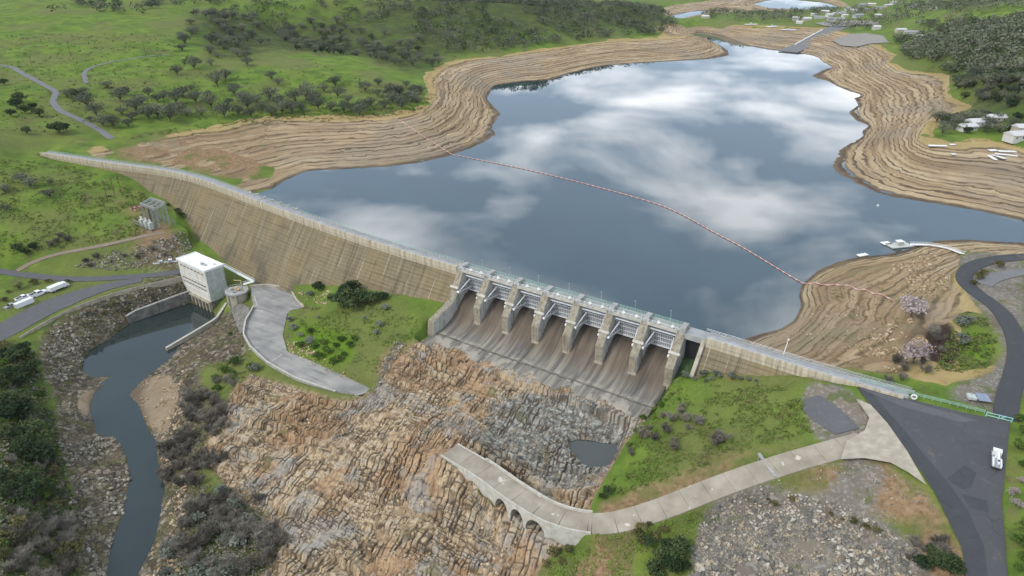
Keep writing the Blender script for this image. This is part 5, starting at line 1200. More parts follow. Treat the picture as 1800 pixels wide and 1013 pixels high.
# ---- arched bridge over the spillway channel
BW = ROAD_W[:ib+1]; BO = BW[0].copy()
br = empty('arch_bridge', (BO[0], BO[1], 24.0), 0, 'curved concrete bridge with three low arches below the spillway', 'bridge'); BO[2] = 24.0
slabs(BW, RD_HALF-0.35, br, BO, 8, (M_SLAB,), 0.5, 0.10)
bl = np.r_[0, np.cumsum(np.hypot(*np.diff(BW[:, :2], axis=0).T))]; nst = int(bl[-1]/0.4); q = np.linspace(0, bl[-1], nst)
BP = np.stack([np.interp(q, bl, BW[:, k]) for k in range(3)], 1); BT = np.gradient(BP[:, :2], axis=0); BT /= np.hypot(*BT.T)[:, None]; BN = np.c_[BT[:, 1], -BT[:, 0]]
if proj(np.r_[BP[nst//2, :2]+BN[nst//2]*4, 38])[1] < proj(BP[nst//2])[1]: BN = -BN      # BN points downstream (towards the camera)
epx = np.array([proj(np.r_[BP[i, :2]+BN[i]*RD_HALF, BP[i, 2]-4.0])[0] for i in range(nst)])
cent = [28.2, 34.5, 41.2]; half_a = [2.9, 2.8, 3.3]
def soffit(s):
    z = 21.0
    for c_, h_ in zip(cent, half_a):
        if abs(s-c_) < h_: z = max(z, BR_Z-1.3-5.4*(1-math.sqrt(max(0, 1-((s-c_)/h_)**2)))-0.0)
    return z
sof = np.array([soffit(s) for s in q]); 
th_in = 0.45
def wallstrip(name, off0, off1, ztop, zbot, mat):
    V = []
    for i in range(nst):
        for o_, z in ((off0, ztop(i)), (off1, ztop(i)), (off1, zbot(i)), (off0, zbot(i))): V.append((*(BP[i, :2]+BN[i]*o_-BO[:2]), z-24.0))
    Fc = [(i*4+k, i*4+(k+1) % 4, (i+1)*4+(k+1) % 4, (i+1)*4+k) for i in range(nst-1) for k in range(4)]+[(0, 1, 2, 3), tuple((nst-1)*4+k for k in (3, 2, 1, 0))]
    return mesh_obj(name, V, Fc, mat, br)
wallstrip('spandrel', RD_HALF-0.35, RD_HALF+0.15, lambda i: BP[i, 2]+0.45, lambda i: max(sof[i], 21.0), M_COPE)
wallstrip('spandrel', -RD_HALF-0.15, -RD_HALF+0.35, lambda i: BP[i, 2]+0.1, lambda i: max(sof[i], 21.0), M_CONCT)
wallstrip('parapet', -RD_HALF-0.25, -RD_HALF+0.35, lambda i: BP[i, 2]+(0.9 if i > nst*0.22 else 0.12), lambda i: BP[i, 2]+0.102, M_COPE)
wallstrip('arch_vault', -RD_HALF+0.36, RD_HALF-0.36, lambda i: BP[i, 2]-0.45, lambda i: min(max(sof[i]+0.02, 21.0), BP[i, 2]-0.5), M_CONCT)
# ================================================================== stones
def ico(sub=1):
    t = (1+5**.5)/2; v = [(-1,t,0),(1,t,0),(-1,-t,0),(1,-t,0),(0,-1,t),(0,1,t),(0,-1,-t),(0,1,-t),(t,0,-1),(t,0,1),(-t,0,-1),(-t,0,1)]
    f = [(0,11,5),(0,5,1),(0,1,7),(0,7,10),(0,10,11),(1,5,9),(5,11,4),(11,10,2),(10,7,6),(7,1,8),(3,9,4),(3,4,2),(3,2,6),(3,6,8),(3,8,9),(4,9,5),(2,4,11),(6,2,10),(8,6,7),(9,8,1)]
    v = [np.array(p)/np.linalg.norm(p) for p in v]
    for _ in range(sub-1):
        c = {}; g = []
        def midp(a, b):
            k = (min(a, b), max(a, b))
            if k not in c: m_ = v[a]+v[b]; v.append(m_/np.linalg.norm(m_)); c[k] = len(v)-1
            return c[k]
        for a, b, d in f: x, y, z = midp(a, b), midp(b, d), midp(d, a); g += [(a, x, z), (b, y, x), (d, z, y), (x, y, z)]
        f = g
    return np.array(v), np.array(f)
IV, IF = ico(1)
def stone_shape(seed):
    r = np.random.default_rng(seed); v = IV*(1+0.28*(r.random((len(IV), 1))-0.5)); v = v*np.array([1, 0.6+0.5*r.random(), 0.5+0.35*r.random()])
    for _ in range(4):                              # chop flat faces
        n = r.normal(size=3); n /= np.linalg.norm(n); d = v@n; v = v-np.outer(np.maximum(0, d-0.55), n)
    return v
STONES = [stone_shape(i) for i in range(8)]
def stone_mat(name, cols, moss=0.0):
    m, nt, b = new_mat(name); P = geo_pos(nt); v = voro(nt, P, 0.75, 'F1', 'Color'); s = nt.nodes.new('ShaderNodeSeparateColor'); nt.links.new(v, s.inputs[0]); f = noise(nt, P, 2.0, 4, 0.7)
    c = ramp(nt, s.outputs[0], [(0.12, cols[0]), (0.45, cols[1]), (0.72, cols[2]), (0.92, cols[3])]); c = mix(nt, mapr(nt, f, 0.5, 0.75, 0, 0.5), c, tuple(x*0.5 for x in cols[1]))
    if moss: c = mix(nt, mapr(nt, noise(nt, P, 0.25, 3, 0.6), 0.5, 0.62, 0, moss), c, (0.10, 0.10, 0.045))
    setin(nt, b.inputs['Base Color'], c); b.inputs['Roughness'].default_value = 0.92; b.inputs['Specular IOR Level'].default_value = 0.12; bump(nt, b, f, 0.4, 0.1); return m
M_ST_GREY = stone_mat('riprap_stone', [(0.13, 0.125, 0.115), (0.235, 0.215, 0.18), (0.33, 0.265, 0.185), (0.45, 0.41, 0.345)])
M_ST_TAN = stone_mat('tan_stone', [(0.24, 0.17, 0.10), (0.36, 0.27, 0.165), (0.43, 0.32, 0.20), (0.50, 0.42, 0.31)])
M_ST_BANK = stone_mat('bank_stone', [(0.11, 0.098, 0.08), (0.19, 0.17, 0.135), (0.27, 0.235, 0.18), (0.38, 0.35, 0.29)], 0.4)
def Hall(x, y):
    """ground or bedrock, whichever is higher"""
    h = H(x, y)
    j = np.clip(((np.asarray(x)-g0[0])/(g1[0]-g0[0])*(nx-1)), 0, nx-1).round().astype(int); i = np.clip(((np.asarray(y)-g0[1])/(g1[1]-g0[1])*(ny-1)), 0, ny-1).round().astype(int)
    ok = (x > g0[0]) & (x < g1[0]) & (y > g0[1]) & (y < g1[1])
    return np.where(ok, np.maximum(h, RVt[i, j]), h)
def sample_poly(poly, n, rng=RNG):
    P = np.asarray(poly)[:, :2]; lo, hi = P.min(0), P.max(0); out = np.zeros((0, 2))
    while len(out) < n:
        q = lo+(hi-lo)*rng.random((n*2, 2)); out = np.concatenate([out, q[inpoly(q[:, 0], q[:, 1], P)]])
    return out[:n]
def rand_rot(rng, tilt=0.5):
    return Matrix.Rotation(rng.random()*6.28, 3, 'Z') @ Matrix.Rotation((rng.random()-.5)*2*tilt, 3, 'X') @ Matrix.Rotation((rng.random()-.5)*2*tilt, 3, 'Y')
def stones_mesh(name, pos, size, mat, label, sink=0.25, parent=None, cat=None):
    n = len(pos); V = np.zeros((n, 12, 3)); z = Hall(pos[:, 0], pos[:, 1])
    rr = RNG.random(n)*6.283; ct, st_ = np.cos(rr), np.sin(rr); kind = RNG.integers(0, 8, n); sx = 0.8+0.5*RNG.random(n)
    for k in range(8):
        m_ = kind == k; b_ = STONES[k][None]*size[m_][:, None, None]*np.stack([sx[m_], np.ones(m_.sum()), 0.9*np.ones(m_.sum())], -1)[:, None]
        c_, s_ = ct[m_][:, None], st_[m_][:, None]
        V[m_, :, 0] = b_[:, :, 0]*c_-b_[:, :, 1]*s_; V[m_, :, 1] = b_[:, :, 0]*s_+b_[:, :, 1]*c_; V[m_, :, 2] = b_[:, :, 2]+0.35*b_[:, :, 0]*np.sin(rr[m_]*3)[:, None]
    V[:, :, 0] += pos[:, 0, None]; V[:, :, 1] += pos[:, 1, None]; V[:, :, 2] += (z+size*(0.45-sink))[:, None]
    Fc = (IF[None]+(np.arange(n)*12)[:, None, None]).reshape(-1, 3)
    o = tri_obj(name, V.reshape(-1, 3), Fc, mat, parent); tag(o, label, cat, kind='stuff'); return o
STM = []
for i in range(8):
    me = bpy.data.meshes.new('stone'); me.from_pydata(STONES[i].tolist(), [], IF.tolist()); me.materials.append(M_ST_GREY); STM.append(me)
RIP = hitpoly([(1236,905),(1290,872),(1345,858),(1420,872),(1490,890),(1560,930),(1605,962),(1615,1040),(1225,1060),(1222,960)], 40)
q_ = sample_poly(RIP, 4800); keep_ = fbm(q_[:, 0]/7, q_[:, 1]/7, 2, 61) > -0.42; q_ = q_[keep_]
sz_ = 0.20+0.52*RNG.random(len(q_))**2.6+0.25*sstep(0, 0.5, fbm(q_[:, 0]/9, q_[:, 1]/9, 2, 62))
ordr = np.argsort(-sz_); big_, small_ = ordr[:300], ordr[300:]
rip = empty('riprap_slope', (*RIP[:, :2].mean(0), float(H(*RIP[:, :2].mean(0))))); tag(rip, 'slope of dumped grey and tan riprap stones', kind='structure')
ro = np.array(rip.location)
for i in big_:
    o = bpy.data.objects.new('stone', STM[i % 8]); COL.objects.link(o); o.parent = rip; s_ = sz_[i]
    o.location = (q_[i, 0]-ro[0], q_[i, 1]-ro[1], float(H(q_[i, 0], q_[i, 1]))+s_*0.3-ro[2]); o.rotation_euler = (RNG.random()*0.8-0.4, RNG.random()*0.8-0.4, RNG.random()*6.28); o.scale = (s_*1.15, s_, s_*0.9)
stones_mesh('riprap_stones', q_[small_], sz_[small_], M_ST_GREY, 'smaller stones between the riprap boulders')
def stone_field(name, pix, n, smin, smax, mat, label, thr=-0.2, sc=6.0, pw=2.2, avoid=True):
    P = hitpoly(pix, 30); q = sample_poly(P, n); q = q[fbm(q[:, 0]/sc, q[:, 1]/sc, 2, len(name)*7) > thr]
    q = q[(~inpoly(q[:, 0], q[:, 1], RV))]
    stones_mesh(name, q, smin+(smax-smin)*RNG.random(len(q))**pw, mat, label)
stone_field('river_bank_stones', [(330,495),(250,507),(170,533),(110,570),(70,600),(105,680),(150,640),(150,610),(215,570),(330,530)], 2600, 0.22, 1.0, M_ST_BANK, 'loose stones on the bank below the road')
stone_field('river_edge_stones', [(100,690),(160,735),(175,770),(230,800),(235,880),(190,1020),(140,1040),(120,860),(95,760)], 1500, 0.25, 1.3, M_ST_BANK, 'loose stones along the left river edge', -0.05)
stone_field('far_bank_stones', [(275,790),(300,860),(270,960),(240,1040),(330,1040),(340,900),(330,780),(360,700),(320,650),(300,700)], 1100, 0.25, 1.1, M_ST_TAN, 'loose stones along the right river edge', 0.0)
stone_field('sandbar_stones', [(232,697),(262,750),(284,770),(310,740),(320,690),(296,654),(250,672)], 420, 0.2, 0.9, M_ST_TAN, 'stones on the sandy river bar', 0.0)
stone_field('hillside_stones', [(130,470),(200,440),(330,408),(338,440),(310,465),(200,476)], 1500, 0.25, 1.0, M_ST_BANK, 'rubble on the bank above the road', -0.25)
stone_field('basin_stones', [(880,690),(1000,705),(1110,735),(1085,780),(1050,840),(1000,875),(900,830),(850,780),(850,735)], 1700, 0.18, 0.7, M_ST_BANK, 'grey blocks scattered in the spillway basin', -0.15, 5.0)
stone_field('outcrop_stones', [(640,720),(760,700),(860,700),(850,790),(780,800),(700,900),(560,960),(480,900),(440,760)], 2600, 0.15, 0.7, M_ST_TAN, 'tan broken blocks lying on the bedrock', 0.05, 5.0)
stone_field('lower_outcrop_stones', [(500,960),(640,880),(860,880),(930,960),(900,1040),(480,1040)], 1300, 0.18, 0.8, M_ST_TAN, 'tan broken blocks on the lower bedrock', 0.05, 5.0)
stone_field('mound_stones', [(695,600),(715,605),(690,640),(668,690),(655,685),(672,640)], 320, 0.3, 0.8, M_ST_BANK, 'dry stone edge of the grassy mound', -0.6)
stone_field('mound_rocks', [(505,600),(540,602),(560,625),(600,650),(640,672),(600,668),(540,640),(508,622)], 260, 0.25, 0.9, M_ST_TAN, 'tan stones below the yard mound', -0.4)
stone_field('mound_top_rocks', [(525,515),(585,512),(580,535),(530,540)], 160, 0.3, 0.9, M_ST_TAN, 'tan stones near the dam foot', -0.5)
stone_field('peninsula_stones', [(1530,580),(1600,560),(1640,610),(1630,650),(1560,655),(1530,620)], 900, 0.25, 0.9, M_ST_TAN, 'tan stone rubble on the peninsula', -0.1)
stone_field('peninsula_top_stones', [(1560,470),(1640,445),(1672,470),(1668,510),(1610,525),(1590,490)], 900, 0.25, 1.1, M_ST_TAN, 'tan boulders on the peninsula top', -0.15)
stone_field('shore_stones', [(1420,520),(1530,540),(1560,600),(1480,620),(1400,600),(1340,592),(1400,570)], 700, 0.15, 0.55, M_ST_TAN, 'small stones on the terraced shore', 0.0)
stone_field('gravel_fan_stones', [(1330,855),(1450,815),(1560,818),(1640,880),(1690,980),(1610,955),(1480,885)], 900, 0.10, 0.40, M_ST_GREY, 'scattered small stones on the gravel fan', 0.0)
# ================================================================== vegetation
def leaf_mat(name, c0, c1, c2, rough=0.8, tr=0.15):
    m, nt, b = new_mat(name); P = geo_pos(nt); oi = nt.nodes.new('ShaderNodeObjectInfo').outputs['Random']
    n = noise(nt, P, 0.55, 3, 0.65); v = math_(nt, 'ADD', math_(nt, 'MULTIPLY', n, 0.55), math_(nt, 'MULTIPLY', oi, 0.45))
    setin(nt, b.inputs['Base Color'], ramp(nt, v, [(0.30, c0), (0.5, c1), (0.72, c2)])); b.inputs['Roughness'].default_value = rough; b.inputs['Specular IOR Level'].default_value = 0.1
    return m
M_OAK = leaf_mat('grey_green_leaf', (0.074, 0.087, 0.056), (0.118, 0.130, 0.084), (0.18, 0.186, 0.122))
M_EVER = leaf_mat('dark_evergreen_leaf', (0.024, 0.042, 0.017), (0.044, 0.068, 0.026), (0.082, 0.108, 0.042))
M_BUSH = leaf_mat('green_bush_leaf', (0.048, 0.085, 0.018), (0.075, 0.125, 0.022), (0.115, 0.16, 0.035))
M_OLIVE = leaf_mat('olive_bush_leaf', (0.075, 0.075, 0.028), (0.115, 0.11, 0.04), (0.165, 0.15, 0.06))
M_SILV = leaf_mat('silvery_bush_leaf', (0.11, 0.125, 0.095), (0.17, 0.185, 0.145), (0.25, 0.26, 0.21))
M_TWIG = leaf_mat('bare_grey_twig', (0.105, 0.092, 0.074), (0.170, 0.150, 0.122), (0.26, 0.233, 0.192))
M_PINK = leaf_mat('pink_blossom', (0.22, 0.175, 0.172), (0.31, 0.25, 0.248), (0.41, 0.345, 0.34))
M_BARK = simple('grey_bark', (0.095, 0.08, 0.066), 0.9, 0.3, 1.5)
def cards(cent, size, rng, up_bias=0.3, asp=1.0):
    n = len(cent); nrm = rng.normal(size=(n, 3)); nrm[:, 2] = np.abs(nrm[:, 2])+up_bias; nrm /= np.linalg.norm(nrm, axis=1)[:, None]
    t = np.cross(nrm, rng.normal(size=(n, 3))); t /= np.linalg.norm(t, axis=1)[:, None]; b = np.cross(nrm, t)
    s = size*(0.6+0.8*rng.random(n)) if np.isscalar(size) else size; s = s[:, None]
    P = np.stack([cent-t*s-b*s*asp*0.5, cent+t*s*0.9-b*s*asp*0.3, cent+t*s*0.3+b*s*asp, cent-t*s*0.8+b*s*asp*0.6], 1)
    return P.reshape(-1, 3), np.arange(n*4).reshape(-1, 4)
def crown_pts(rng, n, lobes):
    out = []
    per = max(1, n//len(lobes))
    for c, r in lobes:
        d = rng.normal(size=(per, 3)); d /= np.linalg.norm(d, axis=1)[:, None]; d[:, 2] = np.where(d[:, 2] < -0.35, -d[:, 2]*0.5, d[:, 2])
        out.append(np.array(c)+d*np.array(r)*(0.45+0.6*rng.random((per, 1))**0.6))
    return np.concatenate(out)
def limbs(mb, rng, h0, tips, r0):
    mb.bar((0, 0, -0.6), (0.1, 0.05, h0), r0, 6, r2=r0*0.72)
    for t in tips:
        m_ = Vector((t[0]*0.45, t[1]*0.45, h0+(t[2]-h0)*0.55)); mb.bar((0.1, 0.05, h0*0.8), m_, r0*0.55, 5, r2=r0*0.35); mb.bar(m_, t, r0*0.35, 4, r2=r0*0.10)
        for _ in range(2):
            e = Vector(t)+Vector(rng.normal(size=3))*0.9; mb.bar(m_.lerp(Vector(t), 0.5), e, r0*0.16, 3, r2=r0*0.05)
def proto(name, seed, mat, R_=4.2, Ht=7.0, n=620, leaf=0.42, nl=8, flat=0.7, trunk=1.9, tr=0.28):
    """unit meshes of a tree: (trunk mesh, crown mesh)"""
    r = np.random.default_rng(seed); lobes = []; tips = []
    for k in range(nl):
        a = 2*math.pi*(k+r.random()*0.8)/nl; q = R_*(0.25+0.5*r.random()) if k else 0.0; z = trunk+(Ht-trunk)*((0.22+0.38*r.random()) if k else 0.62)
        lr = R_*(0.36+0.2*r.random()); lobes.append(((q*math.cos(a), q*math.sin(a), z), (lr, lr, lr*flat))); tips.append((q*math.cos(a)*1.05, q*math.sin(a)*1.05, z+0.1))
    mb = MB(); limbs(mb, r, trunk, tips, tr); t = bpy.data.meshes.new('trunk'); t.from_pydata(mb.v, [], mb.f); t.materials.append(M_BARK)
    V, Fc = cards(crown_pts(r, n, lobes), leaf, r); c = bpy.data.meshes.new('crown'); c.from_pydata(V.tolist(), [], Fc.tolist()); c.materials.append(mat)
    return t, c
def twig_proto(seed, mat, R_=3.0, Ht=3.6, n=760, w=0.045, leafy=0):
    r = np.random.default_rng(seed); mb = MB(); stems = []
    for k in range(7):
        a = r.random()*6.28; q = R_*(0.3+0.5*r.random()); e = Vector((q*math.cos(a), q*math.sin(a), Ht*(0.5+0.35*r.random()))); mb.bar((0.2*math.cos(a), 0.2*math.sin(a), -0.4), e, 0.10, 4, r2=0.04); stems.append(e)
    t = bpy.data.meshes.new('stem'); t.from_pydata(mb.v, [], mb.f); t.materials.append(M_BARK)
    V = []; Fc = []
    for i in range(n):
        b0 = stems[i % len(stems)]*(0.35+0.65*r.random()); d = Vector(r.normal(size=3)); d.z = abs(d.z)*0.8+0.25; d.normalize(); L_ = (0.7+0.9*r.random()); e = b0+d*L_
        s = d.cross(Vector(r.normal(size=3))).normalized()*w*(0.6+r.random()); k = len(V); V += [tuple(b0-s), tuple(b0+s), tuple(e+s*0.3), tuple(e-s*0.3)]; Fc.append((k, k+1, k+2, k+3))
        e2 = b0.lerp(e, 0.5)+Vector(r.normal(size=3))*0.45; s2 = s*0.6; k = len(V); V += [tuple(b0.lerp(e, 0.5)-s2), tuple(b0.lerp(e, 0.5)+s2), tuple(e2)]; Fc.append((k, k+1, k+2))
    c = bpy.data.meshes.new('crown'); c.from_pydata(V, [], Fc); c.materials.append(mat)
    return t, c
PR = {
 'oak': [proto('oak', 10+i, M_OAK, 7.0, 10.5+0.9*(i % 3), 760, 0.40, 12+i % 4, 0.80, 1.6, 0.40) for i in range(8)],
 'ever': [proto('ever', 30+i, M_EVER, 4.2, 7.2, 1000, 0.38, 11, 0.9, 1.0) for i in range(4)],
 'bush': [proto('bush', 50+i, M_BUSH, 2.2, 3.0, 420, 0.26, 7, 0.85, 0.4, 0.12) for i in range(3)],
 'olive': [proto('olive', 60+i, M_OLIVE, 2.4, 3.2, 420, 0.26, 7, 0.8, 0.4, 0.12) for i in range(2)],
 'silver': [proto('silver', 70+i, M_SILV, 2.1, 3.0, 420, 0.22, 7, 0.85, 0.5, 0.12) for i in range(2)],
 'twig': [twig_proto(80+i, M_TWIG) for i in range(4)],
 'pink': [proto('pink', 90+i, M_PINK, 3.2, 4.6, 620, 0.20, 8, 0.8, 0.8, 0.14) for i in range(2)],
}
INFO = {'oak': ('oak_tree', 'tree'), 'ever': ('evergreen_tree', 'tree'), 'bush': ('leafy_bush', 'bush'), 'olive': ('olive_bush', 'bush'), 'silver': ('silvery_bush', 'bush'), 'twig': ('bare_shrub', 'shrub'), 'pink': ('blossom_tree', 'tree')}
NTREE = [0]
DESC = {'oak': 'grey-green oak', 'ever': 'dark evergreen', 'bush': 'bright green bush', 'olive': 'olive-brown bush', 'silver': 'silvery shrub', 'twig': 'bare grey shrub', 'pink': 'pink blossom tree'}
def plant(kind, x, y, scale, label, group, z=None, size=''):
    if group:
        label = size+DESC[kind]+' '+label; group = DESC[kind]+' '+label.split(DESC[kind])[1].strip()
    i = NTREE[0]; NTREE[0] += 1; t, c = PR[kind][i % len(PR[kind])]; nm, cat = INFO[kind]
    e = empty(nm, (x, y, float(Hall(np.array(x), np.array(y))) if z is None else z), (i*2.399) % 6.28, label, cat, group, scale)
    e.scale = (scale, scale, scale*(0.85+0.3*((i*0.618) % 1)))
    for me, n_ in ((t, 'trunk' if cat == 'tree' else 'stem'), (c, 'crown' if cat == 'tree' else 'foliage')):
        o = bpy.data.objects.new(n_, me); COL.objects.link(o); o.parent = e
    return e
def plant_px(kind, pts, scale, label, group, jit=0.35):
    for p in pts:
        w = hit(p[0], p[1]); f = (1-jit+2*jit*random.random())*(p[2] if len(p) > 2 else 1); plant(kind, w[0], w[1], scale*f, label, group, size='large ' if f > 1.14 else 'small ' if f < 0.86 else '')
def plant_zone(kind, pix, n, scale, label, group, jit=0.3, mind=0.0):
    P = hitpoly(pix, 25); q = sample_poly(P, n)
    for a in q:
        f = 1-jit+2*jit*random.random(); plant(kind if isinstance(kind, str) else random.choice(kind), a[0], a[1], scale*f, label, group, size='large ' if f > 1.14 else 'small ' if f < 0.86 else '')
LH = 'standing on the open grass hill left of the lake'; GH = 'oaks on the left hillside'
plant_px('oak', [(190,156),(222,168),(212,178),(277,180),(435,116,.9),(478,140),(490,150),(120,172,.8),(160,215,.7),(200,226),(226,224),(215,203),(250,186),(278,206),(303,196),(330,206),(345,182),(300,214),(322,172),(312,132),(342,122),(372,117),(395,206),(420,202),(442,206),(402,187),(452,182),(475,177),(505,190),(520,182),(497,200),(570,162),(590,152),(612,182),(622,196),(652,187),(642,162),(692,182),(717,177),(702,167),(560,192),(582,196),(382,152),(397,142),(355,205),(372,190),(425,180),(262,210),(240,196),(288,176),(540,176),(664,170),(676,192),(155,190),(232,212),(318,202),(365,172),(412,168),(436,192),(488,186),(514,200),(556,178),(640,196),(688,168),(605,198),(148,168,.8),(170,205,.8),(182,222,.7),(462,196),(478,205,.8),(530,196),(548,186,.8),(594,172),(632,204,.8),(706,192,.8),(728,172),(262,170,.8),(310,182),(336,160)], 1.08, LH, GH)
plant_px('ever', [(30,192,.9),(45,200),(60,192,.8),(48,236,.8),(105,236,.9),(118,230,.7),(128,168,.8),(8,150,.7),(140,178,.7),(20,205,.9),(70,205,.8),(36,180,.8)], 1.5, 'on the grass at the far left above the dam', 'dark trees by the left hill road')
plant_zone('oak', [(325,25),(420,15),(470,55),(480,95),(400,112),(330,110),(305,65)], 75, 0.95, 'in the grove climbing the left hill', 'oaks in the hill grove')
plant_zone(['oak', 'oak', 'ever'], [(480,62),(560,35),(660,55),(760,75),(775,112),(740,130),(640,100),(520,92)], 110, 0.95, 'in the dark wooded valley behind the knoll', 'oaks in the wooded valley')
plant_zone('oak', [(640,135),(735,150),(750,180),(700,190)], 16, 0.85, 'on the knoll above the terraced bank', 'oaks on the knoll')
plant_zone(['oak', 'ever', 'ever'], [(1680,140),(1800,128),(1820,200),(1730,182),(1680,170)], 90, 0.95, 'in the wood on the right hillside', 'trees on the right hillside')
plant_zone(['ever', 'oak'], [(1640,212),(1720,198),(1810,205),(1810,235),(1760,244),(1720,232),(1650,243)], 40, 0.75, 'beside the white houses on the right shore', 'trees round the shore houses')
# downstream left
plant_px('oak', [(40,322),(55,330,.8),(88,348),(90,325,.7),(10,340,.9),(12,372,.8)], 0.72, 'on the steep grass below the left end of the dam', 'oaks below the left abutment')
plant_px('ever', [(45,448),(30,440,.8),(60,440,.8)], 0.75, 'above the dirt track at the left edge', 'dark bushes above the dirt track')
plant_px('twig', [(100,428),(108,418),(90,434),(120,425)], 1.1, 'beside the dirt track at the left', 'bare shrubs above the dirt track')
plant_px('ever', [(312,374,.6),(318,382,.5),(296,362,.4),(560,512,.7),(603,540,1.15),(622,542,1.25),(640,536,1.1),(655,532,1.0),(616,522,1.0),(672,528,.7)], 1.05, 'in the clump at the foot of the dam face', 'evergreens at the dam foot')
plant_px('silver', [(545,520),(678,545,1.2),(662,588,1.1),(668,575,.9),(516,580,1.2),(510,565),(545,605,1.0),(528,592),(560,560,.7),(450,652,1.0),(640,560,.6)], 1.1, 'on the mound beside the paved yard', 'silvery shrubs on the yard mound')
plant_px('bush', [(575,620),(590,610),(605,625),(560,630),(600,600),(585,640),(545,585),(530,610),(615,610),(440,650),(415,640),(405,590),(395,655),(570,605),(596,634),(553,612),(622,598)], 0.95, 'on the slope below the paved yard', 'green bushes below the yard')
plant_px('twig', [(150,462),(170,455),(195,462),(220,452),(245,455),(160,470),(270,440),(290,450)], 0.7, 'on the rubble bank above the river road', 'bare shrubs above the river road')
plant_px('olive', [(15,515),(35,508),(60,500),(85,497),(10,530),(120,498)], 0.8, 'on the verge behind the parked vehicles', 'bushes behind the parked vehicles')
lb = 'on the dark slope at the lower left'; gb = 'bushes on the lower left slope'
plant_zone(['ever', 'ever', 'bush', 'olive', 'ever'], [(0,600),(45,615),(70,660),(75,740),(60,800),(0,800)], 44, 0.95, lb, gb)
plant_zone(['bush', 'olive', 'twig', 'ever'], [(0,800),(80,790),(110,860),(100,940),(0,960)], 40, 0.9, lb, gb)
plant_zone(['twig', 'twig', 'olive'], [(0,920),(110,900),(150,1000),(150,1060),(0,1060)], 50, 1.15, 'on the slope at the bottom left corner', 'bare shrubs in the lower left corner')
tw = 'on the rocky right bank of the river'; gt = 'bare shrubs on the right river bank'
plant_zone(['twig'], [(330,700),(385,690),(400,760),(395,820),(340,860),(290,850),(290,790),(330,760)], 44, 1.25, tw, gt)
plant_zone(['twig', 'twig', 'twig', 'silver'], [(330,880),(400,860),(460,890),(490,960),(470,1060),(260,1060),(290,980)], 70, 1.3, tw, gt)
plant_zone(['twig', 'bush'], [(370,660),(410,655),(415,690),(385,700)], 9, 0.8, tw, gt)
plant_zone(['olive', 'twig', 'silver'], [(140,545),(210,530),(290,515),(270,535),(200,555),(150,580)], 26, 0.55, 'on the stony bank under the river road', 'scrub on the road bank')
# right mound and bottom
plant_px('silver', [(1205,664),(1220,668),(1235,662),(1250,668),(1215,655),(1265,664),(1285,666),(1300,668),(1315,670),(1328,672),(1240,672),(1225,660),(1258,660)], 0.75, 'in the row at the foot of the right dam wing', 'shrubs along the right dam wing')
plant_px('twig', [(1180,740),(1195,725),(1210,755),(1170,760),(1150,775),(1185,790),(1200,740),(1225,745),(1140,755),(1255,780),(1270,775),(1130,770),(1165,735),(1110,800)], 0.85, 'on the grassy mound right of the spillway', 'bare shrubs on the right mound')
plant_px('bush', [(1180,695),(1170,705),(1150,725),(1130,740),(1120,760),(1160,715),(1105,785)], 0.6, 'on the edge of the spillway basin', 'bushes on the basin edge')
plant_px('ever', [(1068,868,.6),(1058,876,.5),(1170,965),(1190,980),(1160,985),(1180,1005,1.1),(1140,960,.7),(1205,1000,.8),(1150,1010)], 0.75, 'on the grass slope beside the bridge road', 'dark bushes by the bridge road')
plant_px('olive', [(1120,940),(1130,955),(1150,945),(1125,930),(975,975,.8),(985,990,.8),(1000,970,.7),(960,995,.7),(1140,925,.9),(1165,935,.9)], 0.8, 'on the slope under the bridge road', 'olive bushes by the bridge road')
plant_px('ever', [(1640,985),(1655,1000),(1620,1000),(1670,1010)], 0.65, 'between the stones and the asphalt lot', 'dark bushes by the lot')
plant_px('twig', [(1610,960),(1625,970),(1650,965),(1665,985),(1640,975),(1600,985),(1680,1000)], 0.9, 'between the stones and the asphalt lot', 'bare shrubs by the lot')
plant_px('olive', [(1350,880,.5),(1362,888,.6),(1390,880,.5),(1480,915,.6),(1500,920,.7),(1520,928,.7),(1540,935,.6),(1460,905,.6)], 0.7, 'growing among the riprap stones', 'bushes among the riprap')
plant_px('bush', [(1792,740),(1798,760),(1790,790),(1798,820),(1795,960),(1798,985),(1790,1000),(1799,930)], 0.9, 'along the right edge of the lot', 'bushes by the lot edge')
plant_px('pink', [(1780,870,.8),(1795,850,.8),(1785,890,.7)], 0.7, 'by the right edge of the lot', 'blossom by the lot')
plant_px('pink', [(1600,556,1.0)], 2.1, 'large pink blossom tree beside the boom anchor on the peninsula', None, 0)
plant_px('pink', [(1605,638,1.0)], 1.9, 'pink blossom tree nearer the dam on the peninsula', None, 0)
plant_px('twig', [(1575,640),(1590,650),(1625,655),(1560,672),(1585,668),(1620,640),(1648,600),(1655,620),(1640,590)], 0.9, 'on the peninsula slope', 'bare shrubs on the peninsula')
plant_px('silver', [(1688,575,1.2),(1690,605,1.1),(1698,570)], 1.7, 'on the bright grass of the peninsula', 'silvery shrubs on the peninsula')
plant_px('olive', [(1720,490),(1728,482),(1712,500),(1755,470)], 0.8, 'inside the road bend on the peninsula', 'bushes in the road bend')
